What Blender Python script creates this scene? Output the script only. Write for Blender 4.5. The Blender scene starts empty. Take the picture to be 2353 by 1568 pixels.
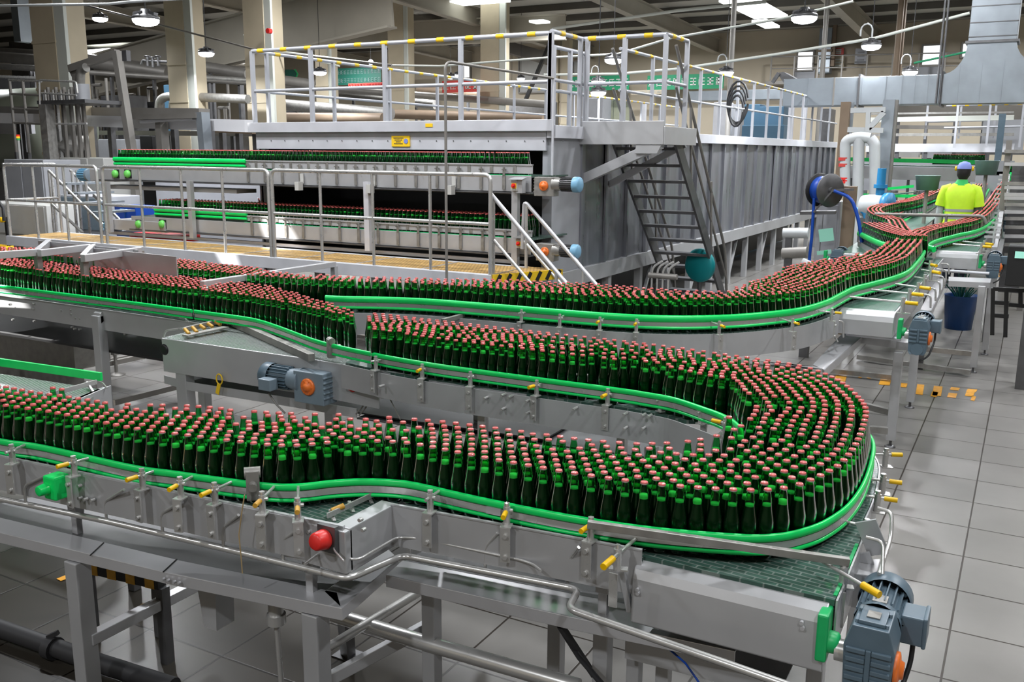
import bpy, math, random
import numpy as np
from mathutils import Vector, Matrix
random.seed(7); rng = np.random.default_rng(7)
SC = bpy.context.scene
COL = SC.collection
# ---------------------------------------------------------------- camera
FPX, PITCH, ROLL, YAW, CAMZ = 2122.6, 0.203177, 0.0069569, 0.506355, 2.362
IW, IH = 2353.0, 1568.0
cd = bpy.data.cameras.new('camera'); cam = bpy.data.objects.new('camera', cd); COL.objects.link(cam)
cd.sensor_width = 36.0; cd.lens = FPX / IW * 36.0; cd.clip_start = 0.05; cd.clip_end = 300
cam.location = (0, 0, CAMZ)
cam.matrix_world = (Matrix.Translation((0, 0, CAMZ)) @ Matrix.Rotation(YAW, 4, 'Z') @ Matrix.Rotation(math.pi/2 - PITCH, 4, 'X')
                    @ Matrix.Rotation(ROLL, 4, 'Z'))
SC.camera = cam
_c, _s = math.cos(YAW), math.sin(YAW); _cp, _sp = math.cos(PITCH), math.sin(PITCH); _cr, _sr = math.cos(ROLL), math.sin(ROLL)
def at(px, py, z=None, x=None, y=None):
    """survey helper: the point of a known plane (height z, or x, or y) seen at photo pixel px, py"""
    a, b = px - IW/2, py - IH/2
    a, b = (a*_cr + b*_sr)/FPX, (-a*_sr + b*_cr)/FPX
    yf = _cp - b*_sp; rz = -_sp - b*_cp
    rx, ry = a*_c - yf*_s, a*_s + yf*_c
    k = (z - CAMZ)/rz if z is not None else (x/rx if x is not None else y/ry)
    return Vector((rx*k, ry*k, CAMZ + rz*k))
def ats(pts, **k): return [at(p[0], p[1], **k) for p in pts]
# ---------------------------------------------------------------- render / world / exposure
SC.view_settings.view_transform = 'Standard'; SC.view_settings.look = 'None'
SC.view_settings.exposure = 0.0; SC.view_settings.gamma = 1.0; SC.view_settings.use_curve_mapping = False
cy = SC.cycles
cy.max_bounces = 7; cy.diffuse_bounces = 3; cy.glossy_bounces = 3; cy.transmission_bounces = 4; cy.transparent_max_bounces = 14
cy.caustics_reflective = False; cy.caustics_refractive = False; cy.sample_clamp_indirect = 4.0; cy.sample_clamp_direct = 0
cy.use_adaptive_sampling = True; cy.adaptive_threshold = 0.02
wd = bpy.data.worlds.new('hall_daylight'); SC.world = wd; wd.use_nodes = True
wd.node_tree.nodes['Background'].inputs[0].default_value = (0.93, 0.97, 1.0, 1)
wd.node_tree.nodes['Background'].inputs[1].default_value = 0.25
# ---------------------------------------------------------------- materials
M = {}
def mat(name, col, rough=0.5, metal=0.0, emit=0.0, vary=0.0, scale=8.0, rvar=0.0, bump=0.0, stretch=None, spec=0.5, coat=0.0):
    m = bpy.data.materials.new(name); m.use_nodes = True; nt = m.node_tree; N = nt.nodes; L = nt.links
    b = N['Principled BSDF']; b.inputs['Base Color'].default_value = (*col, 1)
    b.inputs['Roughness'].default_value = rough; b.inputs['Metallic'].default_value = metal
    b.inputs['Specular IOR Level'].default_value = spec; b.inputs['Coat Weight'].default_value = coat
    if emit:
        b.inputs['Emission Color'].default_value = (*col, 1); b.inputs['Emission Strength'].default_value = emit
    if vary or rvar or bump:
        g = N.new('ShaderNodeNewGeometry'); mp = N.new('ShaderNodeMapping'); L.new(g.outputs['Position'], mp.inputs[0])
        if stretch: mp.inputs['Scale'].default_value = stretch
        n = N.new('ShaderNodeTexNoise'); n.inputs['Scale'].default_value = scale; n.inputs['Detail'].default_value = 3; n.inputs['Roughness'].default_value = 0.5
        L.new(mp.outputs[0], n.inputs['Vector'])
        if vary:
            r = N.new('ShaderNodeMapRange'); r.inputs[1].default_value = 0.2; r.inputs[2].default_value = 0.8
            r.inputs[3].default_value = 1 - vary; r.inputs[4].default_value = 1 + vary*0.5; L.new(n.outputs[0], r.inputs[0])
            mx = N.new('ShaderNodeVectorMath'); mx.operation = 'SCALE'; mx.inputs[0].default_value = col; L.new(r.outputs[0], mx.inputs['Scale'])
            L.new(mx.outputs[0], b.inputs['Base Color'])
        if rvar:
            r = N.new('ShaderNodeMapRange'); r.inputs[1].default_value = 0.2; r.inputs[2].default_value = 0.8
            r.inputs[3].default_value = max(0.03, rough - rvar); r.inputs[4].default_value = rough + rvar; L.new(n.outputs[0], r.inputs[0])
            L.new(r.outputs[0], b.inputs['Roughness'])
        if bump:
            bp = N.new('ShaderNodeBump'); bp.inputs['Strength'].default_value = bump; bp.inputs['Distance'].default_value = 0.004
            L.new(n.outputs[0], bp.inputs['Height']); L.new(bp.outputs[0], b.inputs['Normal'])
    M[name] = m; return m
mat('steel', (.56, .565, .58), .40, .5, vary=.10, scale=4, rvar=.05)
mat('bright_steel', (.64, .64, .66), .34, .5, vary=.08, scale=5, rvar=.04)
mat('tube_steel', (.62, .615, .60), .28, .6, vary=.08, scale=6, rvar=.05)
mat('dark_steel', (.16, .16, .165), .45, .75, vary=.25, scale=7, rvar=.12)
mat('worn_steel', (.36, .35, .33), .5, .7, vary=.3, scale=14, rvar=.15)
mat('cladding', (.40, .41, .45), .34, .8, vary=.4, scale=2.2, rvar=.14, stretch=(3, 3, .35))  # upright streaks in the colour imitate reflections on the sheets
mat('rail_paint', (.50, .51, .55), .42, .3)
mat('white_steel', (.70, .71, .76), .42, .3, vary=.1, scale=4, rvar=.1)
mat('galvanised', (.30, .335, .37), .40, .5, vary=.16, scale=3, rvar=.12)
mat('green_rail', (.005, .72, .14), .30, 0, vary=.12, scale=10)
mat('green_plastic', (.01, .42, .12), .4, vary=.15, scale=15)
mat('green_cap', (.16, .62, .12), .4)
mat('teal', (.0, .25, .27), .45)
mat('mint', (.30, .66, .52), .5)
mat('grey_green', (.16, .26, .24), .5)
mat('yellow', (.85, .50, .0), .38, vary=.15, scale=30)
mat('ochre', (.62, .34, .04), .5, vary=.3, scale=30)
mat('tape_yellow', (.90, .58, .02), .45)
mat('floor_paint', (.74, .34, .02), .5, vary=.25, scale=20)
mat('motor_blue', (.10, .15, .19), .38, vary=.15, scale=10)
mat('motor_grey', (.20, .26, .31), .42, vary=.12, scale=12)
mat('light_blue', (.20, .42, .60), .4)
mat('pump_blue', (.02, .20, .42), .4)
mat('orange', (.85, .19, .03), .42, vary=.12, scale=25)
mat('red', (.75, .03, .025), .38)
mat('red_dull', (.55, .05, .04), .5)
mat('black', (.012, .012, .013), .45)
mat('rubber', (.02, .02, .022), .6)
mat('hose_blue', (.01, .07, .42), .35)
mat('bin_blue', (.01, .07, .25), .4)
mat('belt_blue', (.03, .16, .80), .4)
mat('white', (.78, .78, .76), .5)
mat('pipe_white', (.52, .54, .55), .4, vary=.08, scale=3)
mat('panel_grey', (.40, .41, .44), .5, .2, vary=.12, scale=3)
mat('panel_white', (.50, .50, .48), .5, vary=.06, scale=3)
mat('panel_blue', (.06, .14, .22), .4)
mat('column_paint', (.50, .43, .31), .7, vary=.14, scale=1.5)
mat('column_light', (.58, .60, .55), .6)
mat('beam_paint', (.40, .37, .31), .7, vary=.12, scale=1.0)
mat('dark_beam', (.12, .11, .095), .7, vary=.2, scale=1.5)
mat('plank_tan', (.42, .30, .15), .6)
mat('pipe_dull', (.28, .265, .245), .5, .4, vary=.2, scale=2)
mat('pipe_brown', (.22, .16, .11), .6, .2, vary=.2, scale=2)
mat('banner_green', (.02, .30, .14), .6)
mat('banner_dark', (.012, .12, .085), .6)
mat('skin', (.42, .24, .15), .55)
mat('hair', (.012, .01, .01), .6)
mat('hi_vis', (.62, .95, .03), .6, vary=.1, scale=12)
mat('reflective', (.42, .44, .42), .35, .2)
mat('collar_green', (.01, .42, .08), .6)
mat('sleeve', (.45, .48, .48), .7)
mat('trousers', (.012, .016, .03), .8)
mat('cap_blue', (.20, .26, .62), .6)
mat('screen', (.35, .75, .62), .3, emit=.35)
mat('lamp_lens', (.88, .92, 1.0), .3, emit=14.0)
mat('bulb', (.75, .8, 1.0), .3, emit=12.0)
mat('skylight', (.95, 1.0, .97), .4, emit=2.6)
mat('window_day', (.95, .98, 1.0), .3, emit=1.6)
mat('beacon_red', (.8, .04, .02), .3, emit=.4); mat('beacon_amber', (.9, .45, .02), .3, emit=.8); mat('beacon_green', (.05, .5, .1), .3, emit=.1)
mat('crown_red', (.66, .115, .11), .28, .1, coat=1.0)
mat('crown_rim', (.62, .50, .50), .3, .7)
mat('beer', (.003, .007, .004), .3)
mat('foam', (.17, .40, .17), .6)
mat('foam_bright', (.50, .80, .38), .6)
mat('water', (.05, .06, .065), .08, 0, rvar=.05, scale=14, bump=.3)
def glass_mat(name, tint, diff, ior=1.5, dif=0.10):
    m = bpy.data.materials.new(name); m.use_nodes = True; nt = m.node_tree; N = nt.nodes; L = nt.links
    for n in list(N):
        if n.type != 'OUTPUT_MATERIAL': N.remove(n)
    out = [n for n in N if n.type == 'OUTPUT_MATERIAL'][0]
    t = N.new('ShaderNodeBsdfTransparent'); t.inputs[0].default_value = (*tint, 1)
    d = N.new('ShaderNodeBsdfDiffuse'); d.inputs[0].default_value = (*diff, 1)
    g = N.new('ShaderNodeBsdfGlossy'); g.inputs['Roughness'].default_value = .07
    f = N.new('ShaderNodeFresnel'); f.inputs['IOR'].default_value = ior
    m1 = N.new('ShaderNodeMixShader'); m1.inputs[0].default_value = dif; L.new(t.outputs[0], m1.inputs[1]); L.new(d.outputs[0], m1.inputs[2])
    m2 = N.new('ShaderNodeMixShader'); L.new(f.outputs[0], m2.inputs[0]); L.new(m1.outputs[0], m2.inputs[1]); L.new(g.outputs[0], m2.inputs[2])
    L.new(m2.outputs[0], out.inputs[0]); M[name] = m
glass_mat('green_glass', (.20, .72, .33), (.0, .24, .07), ior=1.28, dif=.014)
glass_mat('clear_guard', (.88, .95, .92), (.5, .7, .6), dif=.05)
def link_belt(name, base, light, sx, sy, ang=0.0, rough=.3):
    """modular plastic chain: staggered links with small bright gaps"""
    m = mat(name, base, rough); nt = m.node_tree; N = nt.nodes; L = nt.links; b = N['Principled BSDF']
    g = N.new('ShaderNodeNewGeometry'); mp = N.new('ShaderNodeMapping'); mp.inputs['Rotation'].default_value = (0, 0, ang)
    L.new(g.outputs['Position'], mp.inputs[0])
    br = N.new('ShaderNodeTexBrick'); br.inputs['Scale'].default_value = 1; br.inputs['Mortar Size'].default_value = min(sx, sy)*.12
    br.inputs['Brick Width'].default_value = sx; br.inputs['Row Height'].default_value = sy
    br.inputs['Color1'].default_value = (*base, 1); br.inputs['Color2'].default_value = (*[c*1.5 for c in base], 1); br.inputs['Mortar'].default_value = (*light, 1)
    L.new(mp.outputs[0], br.inputs['Vector']); L.new(br.outputs['Color'], b.inputs['Base Color'])
    bp = N.new('ShaderNodeBump'); bp.inputs['Strength'].default_value = .4; bp.inputs['Distance'].default_value = .002; bp.invert = True
    L.new(br.outputs['Fac'], bp.inputs['Height']); L.new(bp.outputs[0], b.inputs['Normal'])
link_belt('belt_green', (.035, .075, .06), (.16, .20, .18), .075, .024, .09)
link_belt('belt_far', (.05, .12, .09), (.10, .16, .13), .05, .03, 1.57)
link_belt('belt_wet', (.10, .12, .11), (.34, .36, .35), .02, .02, .3, .18)
link_belt('grating', (.46, .29, .10), (.25, .15, .05), .04, .04, 0, .6)
# floor tiles
def floor_mat():
    m = mat('floor_tile', (.4, .39, .37), .3, spec=.3); nt = m.node_tree; N = nt.nodes; L = nt.links; b = N['Principled BSDF']
    g = N.new('ShaderNodeNewGeometry'); mp = N.new('ShaderNodeMapping'); mp.inputs['Location'].default_value = (.1317, -.329, 0); L.new(g.outputs['Position'], mp.inputs[0])
    br = N.new('ShaderNodeTexBrick'); br.offset = 0; br.inputs['Scale'].default_value = 1; br.inputs['Mortar Size'].default_value = .0065; br.inputs['Mortar Smooth'].default_value = .3
    br.inputs['Brick Width'].default_value = .5; br.inputs['Row Height'].default_value = .5
    br.inputs['Color1'].default_value = (.215, .205, .192, 1); br.inputs['Color2'].default_value = (.25, .24, .226, 1); br.inputs['Mortar'].default_value = (.045, .037, .03, 1)
    L.new(mp.outputs[0], br.inputs['Vector'])
    n = N.new('ShaderNodeTexNoise'); n.inputs['Scale'].default_value = 1.6; n.inputs['Detail'].default_value = 6; L.new(g.outputs['Position'], n.inputs['Vector'])
    r = N.new('ShaderNodeMapRange'); r.inputs[1].default_value = .3; r.inputs[2].default_value = .75; r.inputs[3].default_value = .82; r.inputs[4].default_value = 1.06; L.new(n.outputs[0], r.inputs[0])
    mx = N.new('ShaderNodeVectorMath'); mx.operation = 'SCALE'; L.new(br.outputs['Color'], mx.inputs[0]); L.new(r.outputs[0], mx.inputs['Scale'])
    # wet, dirty tiles and shade under the near conveyors, darkened into the colour
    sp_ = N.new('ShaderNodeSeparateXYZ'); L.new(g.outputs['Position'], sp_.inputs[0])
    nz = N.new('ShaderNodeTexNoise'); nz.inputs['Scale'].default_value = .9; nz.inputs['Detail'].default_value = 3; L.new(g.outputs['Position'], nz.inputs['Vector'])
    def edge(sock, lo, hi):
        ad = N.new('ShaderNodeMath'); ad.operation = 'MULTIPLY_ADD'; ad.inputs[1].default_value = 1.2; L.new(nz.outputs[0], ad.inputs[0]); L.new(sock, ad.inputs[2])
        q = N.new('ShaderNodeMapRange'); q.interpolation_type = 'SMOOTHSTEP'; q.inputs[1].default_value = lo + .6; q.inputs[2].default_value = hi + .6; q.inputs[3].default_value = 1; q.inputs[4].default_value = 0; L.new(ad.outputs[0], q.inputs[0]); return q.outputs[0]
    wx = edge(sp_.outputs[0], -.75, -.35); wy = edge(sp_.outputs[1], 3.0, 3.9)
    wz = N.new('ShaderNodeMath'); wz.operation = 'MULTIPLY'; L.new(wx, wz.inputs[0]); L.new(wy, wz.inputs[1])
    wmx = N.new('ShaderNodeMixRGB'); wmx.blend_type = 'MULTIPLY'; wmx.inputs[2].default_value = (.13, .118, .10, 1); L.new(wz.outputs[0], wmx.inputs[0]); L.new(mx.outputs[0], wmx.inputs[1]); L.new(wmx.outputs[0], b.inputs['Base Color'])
    n2 = N.new('ShaderNodeTexNoise'); n2.inputs['Scale'].default_value = 1.7; n2.inputs['Detail'].default_value = 2; L.new(g.outputs['Position'], n2.inputs['Vector'])
    r2 = N.new('ShaderNodeMapRange'); r2.inputs[1].default_value = .25; r2.inputs[2].default_value = .8; r2.inputs[3].default_value = .24; r2.inputs[4].default_value = .36; L.new(n2.outputs[0], r2.inputs[0])
    bp = N.new('ShaderNodeBump'); bp.inputs['Strength'].default_value = .25; bp.inputs['Distance'].default_value = .003; bp.invert = True; L.new(br.outputs['Fac'], bp.inputs['Height']); L.new(bp.outputs[0], b.inputs['Normal'])
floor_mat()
# ---------------------------------------------------------------- mesh builder
V = Vector
def frame(d, up=(0, 0, 1)):
    d = V(d).normalized(); u = V(up)
    if abs(d.dot(u.normalized())) > .98: u = V((0, 1, 0)) if abs(d.y) < .9 else V((1, 0, 0))
    s = d.cross(u).normalized(); return d, s, s.cross(d).normalized()
class MB:
    def __init__(s): s.v = []; s.f = []; s.m = []; s.sm = []
    def add(s, vs, fs, mi=0, smooth=False):
        o = len(s.v); s.v += [tuple(v) for v in vs]
        for f in fs: s.f.append([i + o for i in f]); s.m.append(mi); s.sm.append(smooth)
        return s
    def box(s, a, b, mi=0):
        (x0, y0, z0), (x1, y1, z1) = a, b
        vs = [(x, y, z) for z in (z0, z1) for (x, y) in ((x0, y0), (x1, y0), (x1, y1), (x0, y1))]
        return s.add(vs, [(3, 2, 1, 0), (4, 5, 6, 7), (0, 1, 5, 4), (1, 2, 6, 5), (2, 3, 7, 6), (3, 0, 4, 7)], mi)
    def bar(s, p, q, w, h, mi=0, up=(0, 0, 1)):
        p, q = V(p), V(q); d, a, b = frame(q - p, up); a = a*w/2; b = b*h/2
        vs = [p-a-b, p+a-b, p+a+b, p-a+b, q-a-b, q+a-b, q+a+b, q-a+b]
        return s.add(vs, [(3, 2, 1, 0), (4, 5, 6, 7), (0, 1, 5, 4), (1, 2, 6, 5), (2, 3, 7, 6), (3, 0, 4, 7)], mi)
    def tube(s, pts, r, n=8, mi=0, smooth=True, ry=None, cap=True):
        pts = [V(p) for p in pts]; k = len(pts); vs = []; fs = []
        t0 = (pts[1] - pts[0]).normalized(); _, a, b = frame(t0)
        for i, p in enumerate(pts):
            t = (pts[min(i+1, k-1)] - pts[max(i-1, 0)]).normalized()
            a = (a - t*a.dot(t)).normalized(); b = a.cross(t).normalized()*-1 if False else t.cross(a).normalized()
            for j in range(n):
                w = 2*math.pi*j/n; vs.append(p + a*math.cos(w)*r + b*math.sin(w)*(ry or r))
        for i in range(k-1):
            for j in range(n):
                fs.append((i*n+j, i*n+(j+1) % n, (i+1)*n+(j+1) % n, (i+1)*n+j))
        s.add(vs, fs, mi, smooth)
        if cap: s.add(vs[:n], [tuple(range(n))[::-1]], mi); s.add(vs[-n:], [tuple(range(n))], mi)
        return s
    def cyl(s, p, q, r, n=16, mi=0, r2=None, smooth=True):
        p, q = V(p), V(q); d, a, b = frame(q - p); r2 = r if r2 is None else r2
        c = [(math.cos(2*math.pi*j/n), math.sin(2*math.pi*j/n)) for j in range(n)]
        lo = [p + (a*x + b*y)*r for x, y in c]; hi = [q + (a*x + b*y)*r2 for x, y in c]
        s.add(lo + hi, [(j, (j+1) % n, n+(j+1) % n, n+j) for j in range(n)], mi, smooth)
        s.add(lo, [tuple(range(n))[::-1]], mi); s.add(hi, [tuple(range(n))], mi); return s
    def lathe(s, prof, o=(0, 0, 0), axis=(0, 0, 1), n=20, mi=0, smooth=True):
        o = V(o); d, a, b = frame(axis); vs = []; fs = []
        for r, z in prof:
            for j in range(n):
                w = 2*math.pi*j/n; vs.append(o + d*z + (a*math.cos(w) + b*math.sin(w))*max(r, 1e-5))
        for i in range(len(prof)-1):
            for j in range(n): fs.append((i*n+j, i*n+(j+1) % n, (i+1)*n+(j+1) % n, (i+1)*n+j))
        return s.add(vs, fs, mi, smooth)
    def ribbon(s, pts, h0, h1, th, mi=0, smooth=False):
        """upright plate that follows a path, from h0 to h1 above it"""
        pts = [V(p) for p in pts]; k = len(pts); vs = []; fs = []
        for i, p in enumerate(pts):
            t = pts[min(i+1, k-1)] - pts[max(i-1, 0)]; n = V((-t.y, t.x, 0)).normalized()*th/2
            vs += [p - n + V((0, 0, h0)), p + n + V((0, 0, h0)), p + n + V((0, 0, h1)), p - n + V((0, 0, h1))]
        for i in range(k-1):
            for j in range(4): fs.append((4*i+j, 4*i+(j+1) % 4, 4*i+4+(j+1) % 4, 4*i+4+j))
        fs += [(3, 2, 1, 0), (4*k-4, 4*k-3, 4*k-2, 4*k-1)]; s.add(vs, fs, mi)
        return s
    def strip(s, A, B, th, mi=0):
        """flat band between two paths of the same length, th thick downwards"""
        k = len(A); vs = []; fs = []; dz = V((0, 0, th))
        for a, b in zip(A, B): a, b = V(a), V(b); vs += [a, b, b - dz, a - dz]
        for i in range(k-1):
            for j in range(4): fs.append((4*i+j, 4*i+4+j, 4*i+4+(j+1) % 4, 4*i+(j+1) % 4))
        fs += [(0, 1, 2, 3), (4*k-1, 4*k-2, 4*k-3, 4*k-4)]
        return s.add(vs, fs, mi)
    def prism(s, poly, d, mi=0):
        poly = [V(p) for p in poly]; d = V(d); n = len(poly)
        return s.add(poly + [p + d for p in poly], [tuple(range(n))[::-1], tuple(range(n, 2*n))] + [(j, (j+1) % n, n+(j+1) % n, n+j) for j in range(n)], mi)
    def build(s, name, mats, parent=None, bevel=0.0):
        me = bpy.data.meshes.new(name); me.from_pydata(s.v, [], s.f)
        for m in (mats if isinstance(mats, (list, tuple)) else [mats]): me.materials.append(M[m])
        me.polygons.foreach_set('material_index', s.m); me.polygons.foreach_set('use_smooth', s.sm)
        bmn(me)
        o = bpy.data.objects.new(name, me); COL.objects.link(o)
        if parent is not None:
            o.parent = parent
            if parent.parent is None and not parent.data: o.location = -parent.location
        if bevel:
            b = o.modifiers.new('edge', 'BEVEL'); b.width = bevel; b.segments = 2; b.limit_method = 'ANGLE'; b.angle_limit = math.radians(50)
        return o
import bmesh
def bmn(me):
    b = bmesh.new(); b.from_mesh(me); bmesh.ops.recalc_face_normals(b, faces=b.faces); b.to_mesh(me); b.free()
def tag(o, label=None, cat=None, group=None, kind=None):
    if label: o['label'] = label
    if cat: o['category'] = cat
    if group: o['group'] = group
    if kind: o['kind'] = kind
    return o
def thing(name, label, cat, loc=(0, 0, 0), group=None):
    o = bpy.data.objects.new(name, None); o.empty_display_size = .1; COL.objects.link(o); o.location = V(loc); return tag(o, label, cat, group)
def struct(name, mb, m, bevel=0): return tag(mb.build(name, m, None, bevel), kind='structure')
def copy_thing(o, loc, rz=0.0, label=None, group=None):
    c = o.copy(); COL.objects.link(c); c.location = V(loc); c.rotation_euler = (0, 0, rz)
    if label: c['label'] = label
    if group: c['group'] = group
    for ch in o.children:
        d = ch.copy(); COL.objects.link(d); d.parent = c
        for g in ch.children:
            e = g.copy(); COL.objects.link(e); e.parent = d
    return c
def smooth_path(pts, step=.03):
    """Catmull-Rom through the points, resampled evenly"""
    P = np.array([tuple(p) for p in pts], float); P = np.vstack([2*P[0]-P[1], P, 2*P[-1]-P[-2]]); out = []
    for i in range(1, len(P)-2):
        n = max(2, int(np.linalg.norm(P[i+1]-P[i])/step*2)); t = np.linspace(0, 1, n, endpoint=False)[:, None]
        a, b, c, d = P[i-1], P[i], P[i+1], P[i+2]
        out.append(.5*((2*b) + (-a+c)*t + (2*a-5*b+4*c-d)*t*t + (-a+3*b-3*c+d)*t**3))
    out.append(P[-2][None]); Q = np.vstack(out); return resample(Q, step)
def resample(Q, step=None, n=None):
    Q = np.asarray([tuple(q) for q in Q], float); s = np.r_[0, np.cumsum(np.linalg.norm(np.diff(Q, axis=0), axis=1))]
    n = n or max(2, int(round(s[-1]/step))+1); u = np.linspace(0, s[-1], n)
    return np.stack([np.interp(u, s, Q[:, k]) for k in range(Q.shape[1])], 1)
def fillet(pts, r, n=5):
    """polyline with rounded corners, for bent tubes"""
    pts = [V(p) for p in pts]; out = [pts[0]]
    for a, b, c in zip(pts, pts[1:], pts[2:]):
        d1, d2 = (a-b), (c-b); k = min(r, d1.length*.45, d2.length*.45); p, q = b + d1.normalized()*k, b + d2.normalized()*k
        for i in range(n+1):
            t = i/n; out.append(p*(1-t)**2 + b*2*t*(1-t) + q*t*t)
    return out + [pts[-1]]
# ================================================================ THE HALL
def quad(name, pts, m, **k):
    return struct(name, MB().add(pts, [tuple(range(len(pts)))]), m)
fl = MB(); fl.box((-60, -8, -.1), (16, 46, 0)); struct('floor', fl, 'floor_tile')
wm = mat('wall_paint', (.56, .49, .38), .8, vary=.1, scale=.6)
wb = MB(); wb.box((-60, 44, 0), (16, 44.3, 7.8)); struct('wall_back', wb, 'wall_paint')
wl = MB(); wl.box((-60.3, -8, 0), (-60, 44.3, 9.5)); struct('wall_left', wl, 'wall_paint')
wr = MB(); wr.box((16, -8, 0), (16.3, 44.3, 9.1)); struct('wall_right', wr, 'wall_paint')
wf = MB(); wf.box((-60, -8.3, 0), (16, -8, 9.1)); struct('wall_front', wf, 'wall_paint')
mat('roof_sheet', (.52, .50, .45), .7, vary=.08, scale=.5)
cl = MB(); cl.add([(-60, 44.3, 7.8), (16, 44.3, 7.8), (16, 12, 8.9), (-60, 12, 8.9), (-60, 44.3, 7.95), (16, 44.3, 7.95), (16, 12, 9.05), (-60, 12, 9.05)],
       [(0, 1, 2, 3), (7, 6, 5, 4), (0, 4, 5, 1), (3, 2, 6, 7), (0, 3, 7, 4), (1, 5, 6, 2)]); cl.box((-60, -8, 8.9), (16, 12, 9.05)); struct('ceiling', cl, 'roof_sheet')
def roof_z(y): return min(8.9, 7.8 + (44.3 - y)/32.3*1.1)
for i, y in enumerate(np.arange(-6, 44, 2.4)):
    b = MB(); b.bar((-60, y, roof_z(y) - .13), (16, y, roof_z(y) - .13), .09, .24); struct('ceiling_beam_%d' % (i+1), b, 'dark_beam')
for i, x in enumerate((-34, -27, -20, -13.5, -6.5, 0.5, 7.5)):
    b = MB(); y0, y1 = 13, 44
    for dz, w, h in ((-.32, .34, .04), (-.62, .03, .6), (-.94, .34, .04)):
        b.bar((x, y0, roof_z(y0) + dz), (x, y1, roof_z(y1) + dz), w, h)
    struct('ceiling_beam_%d' % (i+21), b, 'beam_paint')
# deep girders that carry the bays on the left
for i, (p, q, h) in enumerate(((at(150, 190, y=26), at(900, 0, y=23), 1.5), (at(440, 100, y=30), at(1300, 62, y=34), .9))):
    b = MB(); d = V((0, 0, h/2))
    b.bar(p, q, .08, h); b.bar(p - d, q - d, .4, .06); b.bar(p + d, q + d, .4, .06); 
    struct('ceiling_beam_%d' % (i+31), b, 'beam_paint')
b = MB(); b.bar(at(730, -12, y=30), at(1270, 138, y=40), .35, .5); struct('ceiling_beam_41', b, 'dark_beam')
# roof lights: bright translucent panels let into the roof
for i, (px, py, w, d) in enumerate(((235, 118, 3.0, .7), (430, 97, 3.2, .7), (460, 45, 1.6, .5), (840, 82, 1.8, .4), (1100, 3, 2.2, .5), (1735, 20, 1.2, 2.2), (1760, 55, .5, .9), (1240, 50, .6, .3))):
    y = 36 if py > 60 else (33 if py > 10 else 31.5)
    c = at(px, py, y=y); c.z = min(c.z, roof_z(y) - .3)
    w2 = MB(); w2.box((c.x - w/2, c.y - d, c.z - .04), (c.x + w/2, c.y + d, c.z + .04)); struct('window_%d' % (i+1), w2, 'skylight')
# wall windows and doors on the far wall
for i, (a, b_, m_) in enumerate((((1835, 121), (1866, 160), 1), ((2123, 106), (2159, 148), 1), ((2214, 101), (2222, 130), 1), ((1195, 120), (1262, 210), 0), ((1067, 150), (1080, 178), 1), ((1318, 143), (1336, 168), 0))):
    p, q = at(*a, y=43.9), at(*b_, y=43.9)
    fr = MB(); t = .07
    for r in (((p.x - t, p.z), (q.x + t, p.z + t)), ((p.x - t, q.z - t), (q.x + t, q.z)), ((p.x - t, q.z), (p.x, p.z)), ((q.x, q.z), (q.x + t, p.z))):
        fr.box((r[0][0], 43.82, min(r[0][1], r[1][1])), (r[1][0], 44.0, max(r[0][1], r[1][1])))
    o = struct('window_%d' % (i+11), fr, 'pipe_dull')
    pn = MB(); pn.box((p.x, 43.9, q.z), (q.x, 43.95, p.z)); o2 = pn.build('pane', 'window_day' if m_ else 'panel_white', o)
for i, (a, b_) in enumerate((((2105, 150), (2160, 185)), ((1826, 162), (1870, 200)), ((1319, 170), (1337, 200)))):
    p, q = at(*a, y=43.9), at(*b_, y=43.9); d = MB(); d.box((p.x, 43.9, q.z), (q.x, 44.0, p.z)); struct('door_%d' % (i+1), d, 'panel_grey' if i < 2 else 'plank_tan')
# columns: base plates on the floor, the lit right-hand side as a strip of lighter colour
def column(i, px0, px1, pxe, y, z1=8.6):
    a, b_, e = at(px0, 200, y=y), at(px1, 200, y=y), at(pxe, 200, y=y)
    m = MB(); d = b_.x - a.x
    m.box((a.x, y, 0), (b_.x, y + d, z1)); m.box((a.x - .05, y - .05, 0), (b_.x + .05, y + d + .05, .05))
    for z in (2.2, 3.6, 4.6): m.box((a.x - .015, y - .015, z), (b_.x + .015, y + .3, z + .06))
    struct('column_%d' % i, m, 'column_paint')
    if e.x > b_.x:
        m = MB(); m.box((b_.x, y + .02, .0), (e.x, y + .1, z1)); struct('column_lit_side_%d' % i, m, 'column_light')
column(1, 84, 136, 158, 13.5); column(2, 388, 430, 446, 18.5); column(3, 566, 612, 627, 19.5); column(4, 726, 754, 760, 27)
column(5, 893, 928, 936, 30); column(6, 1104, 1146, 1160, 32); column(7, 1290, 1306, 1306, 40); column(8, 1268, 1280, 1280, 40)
for i, (px, y) in enumerate(((1672, 26), (1880, 30), (2046, 31), (2052, 31.4))):
    p = at(px, 300, y=y); m = MB(); m.cyl((p.x, y, 0), (p.x, y, roof_z(y)), .075 if i < 2 else .09, 10); struct('column_%d' % (i+11), m, ('pipe_dull', 'pipe_dull', 'pipe_brown', 'pipe_brown')[i])
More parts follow.
